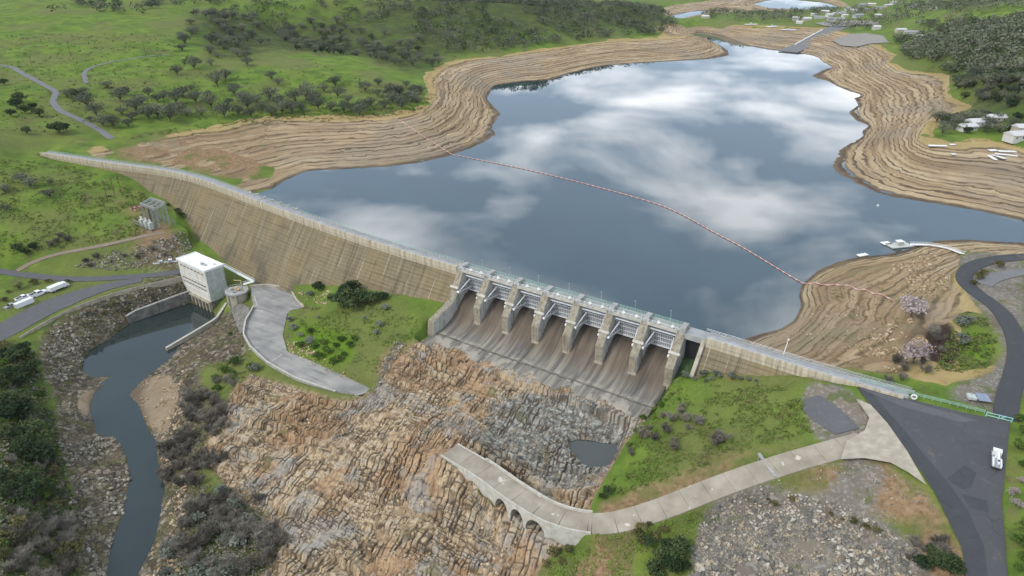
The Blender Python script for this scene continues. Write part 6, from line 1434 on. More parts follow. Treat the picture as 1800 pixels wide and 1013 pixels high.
# ---- far woods: one mass
def far_wood(name, pix, n, label, mats=(M_OAK, M_EVER), size=(9.0, 15.0), k=52, cl=0.0):
    P = hitpoly(pix, 40); q = sample_poly(P, int(n*1.6)); q = q[fbm(q[:, 0]/90, q[:, 1]/90, 3, 17) > -0.30+cl][:n]; z = H(q[:, 0], q[:, 1])
    q = q[z > WATER+14]; z = z[z > WATER+14]; V = []; Fc = []; mi = []; base = 0
    s = size[0]+(size[1]-size[0])*RNG.random(len(q))
    for i in range(len(q)):
        d = RNG.normal(size=(k, 3)); d /= np.linalg.norm(d, axis=1)[:, None]; c_ = d*np.array([0.5, 0.5, 0.36])*s[i]*(0.5+0.55*RNG.random((k, 1)))+np.array([q[i, 0], q[i, 1], z[i]+s[i]*0.5])
        v, f = cards(c_, s[i]*0.075, RNG); V.append(v); Fc.append(f+base); base += len(v); mi += [int(RNG.random() < 0.3)]*k
    o = tri_obj(name, np.concatenate(V), np.concatenate(Fc), list(mats), matidx=mi); tag(o, label, kind='stuff'); return o
far_wood('far_left_woodland', [(560,4),(700,0),(900,2),(1180,14),(1192,58),(1100,66),(1000,74),(880,92),(800,98),(760,70),(700,50),(600,36)], 1500, 'dark oak woodland on the far left slopes')
far_wood('far_hill_woodland', [(0,-2),(300,-4),(560,-4),(560,24),(480,60),(420,50),(300,30),(150,24),(0,24)], 170, 'scattered trees along the top of the left hill', cl=0.10)
far_wood('right_hill_woodland', [(1560,52),(1700,36),(1830,26),(1830,125),(1700,130),(1600,108)], 900, 'dark woodland on the right hillside')
far_wood('distant_woodland', [(1180,16),(1240,6),(1320,16),(1480,20),(1620,2),(1830,-6),(1830,36),(1640,60),(1560,70),(1490,52),(1400,44),(1250,34)], 1000, 'distant woodland round the lakeside town', size=(11, 17), k=34)
# ================================================================== floating boom across the lake
M_FLOAT = simple('red_float', (0.50, 0.24, 0.20), 0.55, 0.15, 1.0); M_FLOATW = simple('faded_float', (0.62, 0.50, 0.47), 0.55, 0.15, 1.0)
bw = [hit(692, 206), hit(720, 224), hit(745, 240), hit(770, 256)]; bw[0][2] += 0.5
bwat = [up(x, y, WATER+0.1) for x, y in ((795,272),(850,283),(920,297),(1000,316),(1080,337),(1140,354),(1180,368),(1215,386),(1260,412),(1300,432),(1350,462),(1385,484),(1410,498))]
bl2 = [hit(1440, 500), hit(1480, 503), hit(1530, 514), hit(1572, 530)]
line = np.concatenate([dense(np.array(bw+bwat[:1]), 1.0)[:-1], smooth(dense(np.array(bwat), 1.0), 25), dense(np.array(bwat[-1:]+bl2), 1.0)[1:]])
line[:, 2] = np.maximum(line[:, 2], np.maximum(H(line[:, 0], line[:, 1]), WATER)+0.25)
bm_ = empty('debris_boom', line[0], 0, 'long line of red floats strung across the reservoir', 'boom')
ll = np.r_[0, np.cumsum(np.linalg.norm(np.diff(line, axis=0), axis=1))]
mb = MB(); qs = np.arange(0, ll[-1], 4.0); Pc = np.stack([np.interp(qs, ll, line[:, k]) for k in range(3)], 1)-line[0]
for a, b_ in zip(Pc[:-1], Pc[1:]): mb.bar(a, b_, 0.12, 4)
mb.build('cable', M_STEEL, bm_)
fm = MB(); fm.bar((-0.9, 0, 0), (0.9, 0, 0), 0.24, 8); fms = []
for mt in (M_FLOAT, M_FLOATW):
    me = bpy.data.meshes.new('float'); me.from_pydata(fm.v, [], fm.f); me.materials.append(mt); fms.append(me)
for k, t in enumerate(np.linspace(0.5, ll[-1]-0.5, 290)):
    p = np.array([np.interp(t, ll, line[:, c]) for c in range(3)]); p2 = np.array([np.interp(t+0.5, ll, line[:, c]) for c in range(3)]); d = Vector(p2-p)
    o = bpy.data.objects.new('float', fms[k % 3 == 2]); COL.objects.link(o); o.parent = bm_; o.location = p-line[0]; o.rotation_euler = d.to_track_quat('X', 'Z').to_euler()
# ================================================================== docks
def dock(name, c, rz, L_, W_, label, group=None, hut=False, posts=4, mat=M_ROOF):
    e = empty(name, c, rz, label, 'dock', group)
    MB().box(-L_/2, L_/2, -W_/2, W_/2, 0.05, 0.45).build('deck', mat, e); MB().box(-L_/2+0.1, L_/2-0.1, -W_/2+0.1, W_/2-0.1, -0.35, 0.045).build('pontoon', M_WALLD, e)
    for i in range(posts):
        x = -L_/2+0.4+(L_-0.8)*i/max(1, posts-1); MB().bar((x, W_/2-0.15, 0.45), (x, W_/2-0.15, 1.5), 0.08, 5).build('post', M_STEEL, e)
    if hut:
        h = MB().box(-1.6, 1.6, -1.3, 1.3, 0.45, 2.7).build('hut', M_PHG, e); MB().box(-1.9, 1.9, -1.6, 1.6, 2.702, 2.9).build('hut_roof', M_WHITE, h)
    return e
DK = up(1580, 432, WATER+0.25)
dk_ = dock('floating_dock', DK, R(12), 13, 6.5, 'pale floating dock with a small hut off the peninsula', None, True, 5, simple('dock_planks', (0.46, 0.47, 0.44), 0.8, 0.12, 0.8))
MB().box(-7.5, -2.5, 2.0, 6.0, 0.05, 0.45).build('side_float', M_ROOF, dk_)
gw0, gw1 = up(1600, 430, WATER+0.8), hit(1692, 448)
gp = [gw0, up(1635, 430, 44.5), up(1668, 437, 48.5), gw1+np.array([0, 0, .5])]
gg = empty('dock_gangway', gw0, 0, 'long pale gangway arching from the shore to the floating dock', 'gangway')
gW = smooth(dense(np.array(gp), 1.5), 7)-gw0
ribbon('deck', gW, 1.1, M_ROOF, 0.25, 0.1, parent=gg)
for sg in (-1.0, 1.0):
    mb = MB(); T = np.gradient(gW[:, :2], axis=0); T /= np.hypot(*T.T)[:, None]; off = np.c_[-T[:, 1], T[:, 0]]*sg
    for i in range(len(gW)-1):
        a = Vector((gW[i, 0]+off[i, 0], gW[i, 1]+off[i, 1], gW[i, 2]+1.1)); b_ = Vector((gW[i+1, 0]+off[i+1, 0], gW[i+1, 1]+off[i+1, 1], gW[i+1, 2]+1.1)); mb.bar(a, b_, 0.07, 4); mb.bar(a, a-Vector((0, 0, 1.1)), 0.06, 4)
    mb.build('hand_rail', M_WHITE, gg)
dock('stranded_float', up(1516, 449, WATER+0.2), R(20), 6, 2.6, 'small pale float moored at the shore left of the dock', None, False, 3)
b_ = empty('marker_buoy', up(1543, 362, WATER), 0, 'white marker buoy alone on the dark water', 'buoy'); MB().bar((0, 0, -0.4), (0, 0, 0.8), 0.7, 10, r2=0.45).build('float_body', M_WHITE, b_); MB().bar((0, 0, 0.8), (0, 0, 1.7), 0.12, 6).build('staff', M_STEEL, b_)
sl = [((1742,278),80,15,2.4),((1752,276),100,15,2.4),((1770,268),-8,12,3.2),((1768,274),-28,14,2.2),((1745,266),10,6,4),((1648,258),-6,13,3.0),((1674,256),5,4,2.4),((1676,273),0,3,2.4)]
wh = ['leftmost of the long white dock sections aground on the right bank', 'second long white dock section aground on the right bank', 'short wide white dock section aground above the two long ones', 'slanting white dock section aground at the right', 'square white dock head aground on the right bank', 'long low white dock lying at the grass edge on the right shore', 'small white float near the grass edge on the right shore', 'tiny white float alone on the bare right bank']
for (p, r_, L_, W_), w_ in zip(sl, wh):
    c = hit(*p); dock('stranded_dock', c+np.array([0, 0, .5]), R(r_), L_, W_, w_, 'docks left aground by the low water', False, 3, M_WHITE)
# ================================================================== houses
M_HW = [simple('house_white', (0.52, 0.51, 0.48), 0.8, 0.06, 0.5), simple('house_cream', (0.40, 0.36, 0.29), 0.8, 0.06, 0.5), simple('house_grey', (0.36, 0.36, 0.35), 0.8, 0.08, 0.5)]
M_HR = [simple('roof_grey', (0.27, 0.27, 0.28), 0.85, 0.12, 0.6), simple('roof_pale', (0.52, 0.51, 0.50), 0.8, 0.08, 0.6), simple('roof_brown', (0.18, 0.13, 0.10), 0.85, 0.12, 0.6)]
def house(p, rz, L_, W_, hgt, ci, label, group, detail=True):
    c = hit(*p); e = empty('house', c, R(rz), label, 'house', group)
    MB().box(-L_/2, L_/2, -W_/2, W_/2, -1.5, hgt).build('wall', M_HW[ci % 3], e)
    o_ = 0.5; rh = W_*0.26
    V = [(-L_/2-o_, -W_/2-o_, hgt), (L_/2+o_, -W_/2-o_, hgt), (L_/2+o_, W_/2+o_, hgt), (-L_/2-o_, W_/2+o_, hgt), (-L_/2-o_, 0, hgt+rh), (L_/2+o_, 0, hgt+rh)]
    r_ = mesh_obj('roof', [(x, y, z+0.01) for x, y, z in V], [(0, 1, 5, 4), (2, 3, 4, 5), (0, 4, 3), (1, 2, 5), (3, 2, 1, 0)], M_HR[(ci+1) % 3 if ci != 1 else 1], e)
    if detail:
        MB().box(L_*0.2, L_*0.2+0.8, 0.6, 1.4, hgt, hgt+rh+0.8).build('chimney', M_HW[2], r_)
        for i in range(3):
            x = -L_/2+L_*(i+0.5)/3; w_ = MB().box(x-0.8, x+0.8, -W_/2-0.08, -W_/2-0.002, hgt*0.42, hgt*0.8).build('window', M_WHITE, e); MB().box(x-0.65, x+0.65, -W_/2-0.11, -W_/2-0.082, hgt*0.45, hgt*0.77).build('pane', M_GLASS, w_)
    return e
house((1698,229),15,14,8,3.6,0,'low white house at the left of the right shore group','houses on the right shore')
house((1718,222),8,18,9,4.2,0,'long white house with pale roof in the middle of the right shore group','houses on the right shore')
house((1750,213),-5,12,8,3.6,1,'pale house half hidden by trees above the right shore','houses on the right shore')
house((1787,246),10,16,10,4.5,0,'white house at the right edge above the aground docks','houses on the right shore')
house((1796,232),0,12,9,4.0,1,'tan-walled house at the right edge behind the white one','houses on the right shore')
town = [(1405,42),(1418,37),(1440,33),(1457,30),(1470,27),(1478,26),(1485,30),(1500,22),(1522,20),(1540,52),(1545,30),(1508,31),(1430,28),(1450,24),(1462,36),(1398,36),(1560,12),(1602,14),(1612,10),(1630,12),(1545,16),(1570,8),(1583,56),(1600,62),(1618,68),(1240,33),(1475,36),(1490,18),(1532,10),(1515,12),(1640,18)]
for i, p in enumerate(town): house(p, (i*37) % 60-30, 12+4*(i % 3), 8+2*(i % 2), 3.6+1.2*(i % 2), i % 3, 'small %s house in the distant lakeside town' % ('white', 'cream', 'grey')[i % 3], ('white', 'cream', 'grey')[i % 3]+' houses in the distant town', False)
M_FARG = asphalt('far_gravel', (0.20, 0.185, 0.165), (0.27, 0.25, 0.22), 0.03)
# distant launch ramp, car park and pale shore works
def patch(name, pix, mat, label, dz=0.6):
    W = hitpoly(pix, 30); o = flat_poly(name, W[:, :2], 0, mat, label=label); f = planefit(np.c_[W[:, :2], H(W[:, 0], W[:, 1])])
    for v in o.data.vertices: v.co.z = max(f(v.co.x, v.co.y), float(H(np.array(v.co.x), np.array(v.co.y))))+dz
    return o
RW = np.array([up(1385,92,42.3), up(1415,80,47), up(1440,66,53), up(1462,54,58.5), up(1480,47,61.5)]); ribbon('boat_ramp', smooth(dense(RW, 6), 5), 16, M_ASPHL, 1.5, 1.6, label='wide grey boat ramp at the far end of the lake')
wall_thing('ramp_edge_wall', [np.array([p[0]-17, p[1], p[2]+2.2]) for p in dense(RW[1:4], 8)], 40, 1.5, M_ROOF, 'pale wall line along the far boat ramp')
patch('far_car_park', [(1432,42),(1455,38),(1490,39),(1520,37),(1548,40),(1540,45),(1505,46),(1480,49),(1450,47)], M_FARG, 'grey car park above the far boat ramp', 1.2)
patch('far_gravel_flat', [(1462,72),(1490,62),(1520,60),(1552,64),(1562,76),(1530,78),(1505,84),(1478,82)], M_FARG, 'grey gravel flat beside the far boat ramp', 1.0)
for p, r_, l_ in (((1357,48),30,'white dock stranded on the far spit, right one'),((1320,44),10,'small white dock stranded on the far spit'),((1386,54),-10,'pale dock stranded below the far town')): dock('stranded_dock', hit(*p)+np.array([0, 0, 1.0]), R(r_), 26, 9, l_, 'docks aground at the far end', True, 3, M_WHITE)
# ================================================================== vehicles
M_CARW = simple('white_car_paint', (0.72, 0.73, 0.74), 0.3, 0.04, 0.5, 0, 0.5); M_CARG = simple('grey_car_paint', (0.24, 0.25, 0.27), 0.3, 0.05, 0.5, 0, 0.5); M_LAMP = simple('lamp_lens', (0.75, 0.74, 0.68), 0.2, 0.05, 1.0, 0, 0.5); M_REDL = simple('tail_lens', (0.4, 0.03, 0.03), 0.3, 0.1, 1.0)
def wheels(e, xs, hw, r_=0.42, w_=0.26):
    for x in xs:
        for sg in (-1, 1):
            t = MB().bar((x, sg*hw, r_), (x, sg*(hw-w_), r_), r_, 14).build('wheel', M_BLACK, e); MB().bar((x, sg*(hw+0.012), r_), (x, sg*(hw-0.05), r_), r_*0.55, 10).build('rim', M_STEEL, t)
def pickup(c, rz, label, mat=M_CARW, s=1.0, group=None, cat='pickup'):
    e = empty('pickup_truck', c, rz, label, cat, group, s)
    MB().prism([(-2.8, 0.45), (2.7, 0.45), (2.85, 0.75), (2.8, 1.15), (1.5, 1.28), (-2.85, 1.28), (-2.85, 0.6)], -0.96, 0.96).build('body', mat, e)
    cab = MB().prism([(-0.75, 1.282), (1.5, 1.282), (0.75, 1.92), (-0.55, 1.92)], -0.86, 0.86).build('cab', mat, e)
    MB().prism([(0.86, 1.865), (1.46, 1.35), (1.52, 1.35), (0.90, 1.89)], -0.72, 0.72).build('windshield', M_GLASS, cab); MB().prism([(-0.62, 1.86), (-0.74, 1.36), (-0.80, 1.36), (-0.68, 1.86)], -0.7, 0.7).build('rear_window', M_GLASS, cab)
    for sg in (-1, 1): MB().prism([(-0.5, 1.36), (1.15, 1.36), (0.65, 1.82), (-0.42, 1.82)], sg*0.862, sg*0.885).build('side_window', M_GLASS, cab)
    MB().box(-2.7, -0.9, -0.80, 0.80, 1.284, 1.30).build('bed_floor', M_BLACK, e)
    for y0, y1, x0, x1 in ((-0.96, -0.82, -2.84, -0.8), (0.82, 0.96, -2.84, -0.8), (-0.82, 0.82, -2.84, -2.7)): MB().box(x0, x1, y0, y1, 1.284, 1.52).build('bed_side', mat, e)
    for sg in (-1, 1): MB().box(2.82, 2.88, sg*0.75-0.15, sg*0.75+0.15, 0.85, 1.05).build('headlight', M_LAMP, e); MB().box(-2.9, -2.852, sg*0.85-0.08, sg*0.85+0.08, 0.8, 1.1).build('tail_light', M_REDL, e)
    wheels(e, (1.8, -1.75), 1.0); return e
def trailer(c, rz, label, L_=6.5, s=1.0):
    e = empty('box_trailer', c, rz, label, 'trailer', None, s)
    MB().box(-L_/2, L_/2, -1.15, 1.15, 0.75, 2.75).build('box', M_CARW, e); MB().box(-L_/2-0.05, L_/2+0.05, -1.2, 1.2, 2.751, 2.86).build('roof', M_WHITE, e); MB().box(-L_/2-0.02, L_/2+0.02, -1.17, 1.17, 0.55, 0.749).build('chassis', M_STEEL, e)
    MB().bar((L_/2, 0, 0.65), (L_/2+1.5, 0, 0.6), 0.08, 6).build('tow_bar', M_STEEL, e); MB().box(-L_/2-0.06, -L_/2-0.002, -1.0, 1.0, 0.85, 2.6).build('rear_door', M_PHG, e)
    wheels(e, (-0.5, 0.5), 1.22, 0.38); return e
def road_dir(a, b): return math.atan2(b[1]-a[1], b[0]-a[0])
rd_ = road_dir(up(30,560,26.4), up(140,512,26.8))
def onroad(px, py, z): w = up(px, py, z); w[2] = z+0.12; return w
trailer(onroad(44, 539, 26.35), rd_, 'low white box trailer standing nearest on the wide road at the left', 7.5, 1.15)
pickup(onroad(22, 541, 26.4), rd_+math.pi, 'dark pickup parked at the verge on the far left', M_CARG, 1.25)
pickup(onroad(68, 521, 26.6), rd_, 'white pickup truck with open hood area parked on the verge', M_CARW, 1.6)
pickup(onroad(42, 527, 26.5), rd_, 'white utility pickup half behind the low box trailer', M_CARW, 1.3)
tk = empty('service_truck', onroad(105, 510, 26.75), rd_, 'white service truck with long flat-sided body on the left road', 'truck', None, 1.45)
MB().box(-3.6, 1.4, -1.15, 1.15, 0.95, 2.3).build('body', M_CARW, tk); MB().box(-3.65, 1.45, -1.2, 1.2, 2.301, 2.42).build('roof', M_WHITE, tk); MB().prism([(1.5, 0.6), (3.4, 0.6), (3.4, 1.4), (2.9, 1.5), (2.5, 2.3), (1.5, 2.3)], -1.05, 1.05).build('cab', M_CARW, tk); MB().prism([(2.56, 2.24), (2.95, 1.52), (3.0, 1.52), (2.6, 2.24)], -0.9, 0.9).build('windshield', M_GLASS, tk); MB().box(-3.5, 3.3, -0.6, 0.6, 0.5, 0.599).build('chassis', M_BLACK, tk)
wheels(tk, (2.5, -2.2), 1.12, 0.48)
pickup(onroad(284, 466, 27.0), road_dir(RL_A[10], RL_A[2]), 'white pickup parked on the road left of the powerhouse', M_CARW, 1.4)
pickup(onroad(300, 464, 27.0), road_dir(RL_A[10], RL_A[2]), 'white van-like truck tight against the powerhouse wall', M_CARW, 1.4)
# boom truck on the lot
BT_ = up(1750, 812, 59.1); BT_[2] = float(LOT_F(BT_[0], BT_[1]))+0.02
ct = empty('crane_truck', BT_, R(58), 'white crane truck with folded boom parked on the right of the lot', 'truck', None, 0.95)
MB().box(-4.2, 3.9, -0.55, 0.55, 0.55, 0.95).build('chassis', M_BLACK, ct)
cb = MB().prism([(2.0, 0.7), (4.1, 0.7), (4.15, 1.6), (3.85, 2.6), (2.0, 2.7)], -1.15, 1.15).build('cab', M_CARW, ct); MB().prism([(4.135, 1.72), (3.93, 2.45), (3.97, 2.45), (4.18, 1.72)], -1.0, 1.0).build('windshield', M_GLASS, cb)
for sg in (-1, 1): MB().prism([(2.5, 1.7), (3.8, 1.7), (3.7, 2.4), (2.5, 2.4)], sg*1.152, sg*1.175).build('side_window', M_GLASS, cb)
MB().box(-4.3, 1.9, -1.2, 1.2, 0.951, 1.25).build('bed', M_STEEL, ct)
for y0 in (-1.2, 0.75): MB().box(-4.2, -0.4, y0, y0+0.45, 1.251, 1.95).build('tool_box', M_CARW, ct)
cr_ = MB().bar((0.9, 0, 1.25), (0.9, 0, 2.7), 0.5, 10).build('turret', M_CARW, ct); MB().box(-4.9, 2.6, -0.28, 0.28, 2.7, 3.25).build('boom', M_CARW, ct); MB().box(-4.2, -3.4, -0.26, 0.26, 3.252, 3.4).build('boom_rest', M_BLACK, ct)
wheels(ct, (3.0, -1.9, -3.1), 1.2, 0.52, 0.36)
# solar trailer by the gate
SQ = up(1716, 700, 60.0); SQ[2] = float(H(SQ[0], SQ[1]))
so = empty('solar_trailer', SQ, R(-15), 'mobile solar panel trailer with two blue panels by the green rail', 'trailer')
for x in (0.2, 2.0):
    p_ = MB().box(x, x+1.6, -2.2, 2.2, 1.3, 1.4, Matrix.Rotation(R(0), 4, 'X')).build('panel', simple('solar_cells', (0.10, 0.15, 0.24), 0.2, 0.1, 1.0, 0, 0.6) if x < 1 else bpy.data.materials['solar_cells'], so)
    MB().box(x-0.04, x+1.64, -2.24, 2.24, 1.25, 1.299).build('frame', M_ROOF, p_)
MB().box(-2.6, -0.2, -1.4, 1.4, 0.5, 1.3).build('battery_box', M_PHG, so); MB().bar((-1.5, 0.3, 1.3), (-1.5, 0.3, 4.0), 0.1, 6).build('mast', M_STEEL, so); MB().box(-2.6, 3.4, -0.9, 0.9, 0.35, 0.499).build('chassis', M_STEEL, so); wheels(so, (0.2,), 1.3, 0.35)
# ================================================================== rails, gate, ring, cable crossing, poles
RAILP = [up(p[0], p[1], 60) for p in ((1512,670),(1560,684),(1606,696),(1660,709),(1700,719),(1730,727))]
fe = empty('green_guard_fence', RAILP[0], 0, 'green pipe fence along the lake side of the lot', 'fence'); FP = dense(np.array(RAILP), 2.4)-RAILP[0]
for i, p in enumerate(FP):
    MB().bar(p-np.array([0, 0, .3]), p+np.array([0, 0, 1.3]), 0.10, 5).build('post', M_GREEN, fe)
    if i < len(FP)-1:
        for z in (0.45, 0.85, 1.25): MB().bar(p+np.array([0, 0, z]), FP[i+1]+np.array([0, 0, z]), 0.08, 5).build('rail', M_GREEN, fe)
M_TEAL = simple('teal_gate_paint', (0.28, 0.52, 0.50), 0.5, 0.1, 1.0)
ga, gb_ = up(1733, 731, 60), up(1778, 742, 60); gt_ = empty('swing_gate', ga, 0, 'teal pipe swing gate at the end of the green fence', 'gate'); d = gb_-ga
for z in (0.3, 1.3): MB().bar((0, 0, z), (d[0], d[1], d[2]+z), 0.13, 6).build('rail', M_TEAL, gt_)
for f in (0, 0.5, 1): MB().bar((d[0]*f, d[1]*f, -0.3), (d[0]*f, d[1]*f, 1.5), 0.14, 6).build('post', M_TEAL, gt_)
MB().box(d[0]*0.6, d[0]*0.6+1.2, d[1]*0.6-0.1, d[1]*0.6+0.1, 0.5, 1.2).build('panel', M_TEAL, gt_)
rgp = up(1607, 697, 61.2); rg = empty('life_ring', rgp, R(-30), 'white life ring hung on the green fence', 'life ring'); V = []; Fc = []; n1, n2 = 20, 8
for i in range(n1):
    for k in range(n2): a, t = 2*math.pi*i/n1, 2*math.pi*k/n2; V.append(((0.75+0.22*math.cos(t))*math.cos(a), 0.22*math.sin(t)-0.35, (0.75+0.22*math.cos(t))*math.sin(a)))
for i in range(n1):
    for k in range(n2): Fc.append((i*n2+k, ((i+1) % n1)*n2+k, ((i+1) % n1)*n2+(k+1) % n2, i*n2+(k+1) % n2))
mesh_obj('ring', V, Fc, M_WHITE, rg, True); MB().box(-0.12, 0.12, -0.3, -0.05, -1.3, 0.9).build('backing_board', M_STEEL, rg)
# conveyor / pipe crossing over the concrete road
ca, cb2 = up(1334, 797, 50.9), up(1363, 838, 51.4)
cc = empty('pipe_crossing', ca, 0, 'grey pipe tray crossing the concrete road at its steep middle', 'pipe'); d = Vector(cb2-ca); M = d.to_track_quat('X', 'Z').to_matrix().to_4x4()
MB().box(0, d.length, -0.5, 0.5, -0.3, 0.12, M).build('tray', M_CONC, cc); MB().box(0, d.length*0.3, -0.25, 0.25, 0.122, 0.22, M).build('cover', M_CONC, cc)
for t in (0.1, 0.5, 0.9): MB().box(t*d.length-0.2, t*d.length+0.2, -0.55, 0.55, -2.2, -0.352, M).build('support', M_CONC, cc)
# crest lamp, antenna, fence bits on the right wing
q = to_w(519, -2.9, 60, False); pl_ = empty('crest_pole', q, 0, 'white leaning pole on the right wing of the dam crest', 'pole'); MB().bar((0, 0, 0), (0.8, 0.3, 6.5), 0.16, 6, r2=0.1).build('pole', M_WHITE, pl_); MB().box(0.55, 1.1, 0.1, 0.5, 6.4, 6.7).build('head', M_WHITE, pl_)
q = to_w(206, -3.8, 58, False); an = empty('gauge_mast', q, 0, 'thin gauge mast on the upstream side of the crest', 'mast'); MB().bar((0, 0, 0), (0, 0, 9), 0.12, 6, r2=0.06).build('mast', M_STEEL, an); MB().box(-0.5, 0.5, -0.3, 0.3, 2.0, 3.0).build('box', M_WHITE, an)
for k, s in enumerate(np.linspace(212, 252, 6)):
    q = to_w(s, -4.6, 57.5, False); bb = empty('intake_housing', q, math.atan2(*axat(s)[1]), ['first', 'second', 'third', 'fourth', 'fifth', 'sixth'][k]+' pale intake housing from the left on the upstream crest edge', 'housing', 'intake housings on the crest'); MB().box(-0.9, 0.9, -0.7, 0.7, 0, 3.0).build('box', [M_CONC, M_WALLD][k % 2], bb); MB().box(-1.1, 1.1, -0.85, 0.85, 3.002, 3.2).build('lid', M_CONC, bb)
def pole(p, h, label, group, lean=0.0):
    w = hit(*p); e = empty('utility_pole', w, 0, label, 'pole', group); MB().bar((0, 0, -0.5), (lean*h, 0, h), 0.24, 7, r2=0.15).build('pole', M_WOODP, e); MB().box(lean*h-1.6, lean*h+1.6, -0.12, 0.12, h-1.3, h-1.05).build('crossarm', M_WOODP, e)
    for x in (-1.4, 0, 1.4): MB().bar((lean*h+x, 0, h-1.05), (lean*h+x, 0, h-0.6), 0.1, 5).build('insulator', M_WHITE, e)
    return e
for p, l_ in (((189,351), 'left of the three tall brown poles on the bare patch below the dam'), ((203,348), 'middle of the three tall brown poles on the bare patch'), ((215,345), 'right of the three tall brown poles on the bare patch'), ((236,361), 'left of the two shorter poles above the switchyard'), ((249,357), 'right of the two shorter poles above the switchyard')): pole(p, 13 if p[0] < 220 else 8, l_, 'utility poles below the left abutment')
for p, l_ in (((125,100), 'slender pole high on the grass hill'), ((62,135), 'slender pole beside the hill road'), ((256,96), 'pole at the end of the hill track')): pole(p, 15, l_, 'poles on the left hill')
# rubble piles and small fixtures near the switchyard
stone_field('brick_rubble_pile', [(226,366),(250,358),(262,366),(240,374)], 160, 0.3, 0.8, stone_mat('brick_rubble', [(0.20, 0.08, 0.05), (0.30, 0.12, 0.08), (0.38, 0.20, 0.14), (0.55, 0.48, 0.42)]), 'heap of reddish rubble above the switchyard', -2)

# ================================================================== grass tufts and low herbs: uncountable ground cover
def tufts(name, pix, n, smin, smax, mats, label, thr=-0.1):
    P = hitpoly(pix, 30); q = sample_poly(P, n); q = q[fbm(q[:, 0]/6, q[:, 1]/6, 3, len(label)) > thr]; m_ = len(q); z = Hall(q[:, 0], q[:, 1]); k = 4
    sz = smin+(smax-smin)*RNG.random(m_)**2; c_ = np.repeat(np.c_[q, z+sz*0.3], k, 0)+RNG.normal(size=(m_*k, 3))*np.repeat(sz, k)[:, None]*np.array([0.6, 0.6, 0.15]); V, Fc = cards(c_, np.repeat(sz, k)*0.55, RNG, 0.8)
    o = tri_obj(name, V, Fc, list(mats), matidx=np.repeat(RNG.integers(0, len(mats), m_), k)); tag(o, label, kind='stuff')
M_TUFT = leaf_mat('grass_tuft', (0.092, 0.135, 0.026), (0.135, 0.190, 0.034), (0.185, 0.235, 0.045)); M_DRY = leaf_mat('dry_tuft', (0.13, 0.115, 0.05), (0.19, 0.165, 0.075), (0.26, 0.23, 0.11))
tm = (M_TUFT, M_TUFT, M_TUFT, M_DRY)
tufts('mound_grass_tufts', [(1180,675),(1400,680),(1430,760),(1330,790),(1060,880),(1110,780),(1150,720)], 4200, 0.25, 0.75, tm, 'grass tufts on the mound right of the spillway')
tufts('yard_mound_tufts', [(545,512),(600,520),(750,560),(735,590),(660,660),(620,650),(540,600),(520,560)], 2600, 0.25, 0.7, tm, 'grass tufts on the mound beside the yard')
tufts('slope_grass_tufts', [(960,1000),(1040,940),(1110,930),(1235,895),(1215,1040),(960,1040)], 1500, 0.25, 0.7, tm, 'grass tufts on the slope under the bridge road')
tufts('hillside_grass_tufts', [(0,280),(120,290),(240,330),(300,375),(250,415),(0,455)], 5200, 0.4, 1.0, (M_TUFT, M_BUSH, M_DRY, M_TUFT), 'grass tufts on the hillside below the left abutment')
tufts('river_bank_scrub', [(380,640),(440,620),(430,680),(400,740),(340,860),(300,840),(330,700)], 1300, 0.3, 0.8, (M_OLIVE, M_TUFT, M_DRY), 'low herbs on the right river bank', 0.0)
tufts('road_bank_scrub', [(335,490),(160,530),(70,590),(110,700),(160,620),(330,530)], 1800, 0.3, 0.8, (M_OLIVE, M_DRY, M_TUFT), 'low herbs on the stony bank under the road', 0.05)
tufts('lower_left_undergrowth', [(0,600),(60,620),(100,760),(130,900),(140,1040),(0,1040)], 5200, 0.4, 1.1, (M_EVER, M_BUSH, M_OLIVE, M_TWIG), 'tangled undergrowth on the lower left slope', -0.3)
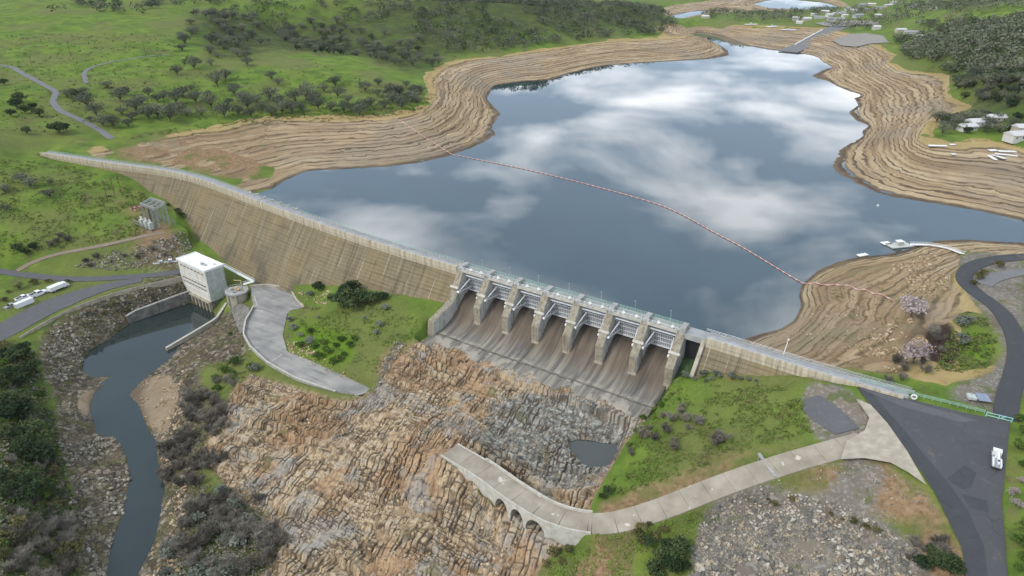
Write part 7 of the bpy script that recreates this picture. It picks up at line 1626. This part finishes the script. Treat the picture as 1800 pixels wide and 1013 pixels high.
tufts('shrub_bank_undergrowth', [(340,850),(460,870),(500,960),(480,1050),(250,1050),(290,960)], 2600, 0.3, 0.9, (M_TWIG, M_OLIVE, M_TWIG), 'dry undergrowth between the bare shrubs by the river', -0.3)
tufts('rock_crevice_plants', [(440,660),(600,710),(760,620),(860,700),(780,800),(860,900),(900,1030),(480,1030),(420,850)], 1200, 0.2, 0.55, (M_OLIVE, M_DRY, M_BUSH), 'small plants growing in the bedrock cracks', 0.18)
tufts('hill_herbs', [(0,60),(300,60),(330,130),(560,110),(740,180),(420,205),(0,240)], 5200, 0.5, 1.4, (M_TUFT, M_BUSH, M_DRY, M_OLIVE), 'rough herbs on the open grass hill', 0.0)

tufts('peninsula_grass_tufts', [(1640,650),(1690,545),(1735,560),(1752,600),(1740,645),(1690,655)], 1500, 0.25, 0.8, (M_TUFT, M_BUSH, M_DRY), 'grass tufts on the bright green peninsula patch', -0.2)
tufts('peninsula_dry_herbs', [(1440,510),(1560,480),(1640,460),(1680,520),(1600,560),(1560,660),(1420,630),(1470,560)], 2200, 0.2, 0.6, (M_DRY, M_OLIVE, M_DRY), 'dry herbs on the tan peninsula slope', 0.05)
tufts('bank_crest_herbs', [(230,246),(420,218),(600,214),(740,198),(770,165),(700,185),(460,200),(230,238)], 1800, 0.4, 1.2, (M_OLIVE, M_TUFT, M_DRY), 'rough herbs along the top of the left bank', -0.1)
# ================================================================== air: thin even haze over the whole valley
hz, nt, b = new_mat('valley_haze'); nt.nodes.remove(b); pv = nt.nodes.new('ShaderNodeVolumePrincipled'); pv.inputs['Color'].default_value = (0.86, 0.92, 1.0, 1); pv.inputs['Density'].default_value = 0.00002; pv.inputs['Anisotropy'].default_value = 0.2
nt.links.new(pv.outputs[0], [n for n in nt.nodes if n.type == 'OUTPUT_MATERIAL'][0].inputs['Volume'])
ho = MB().box(-7400, 7400, -400, 7400, float(Z.min())-1.5, max(float(Z.max())+25, 215.0)).build('haze', hz); tag(ho, 'thin pale haze in the air over the valley', kind='stuff')
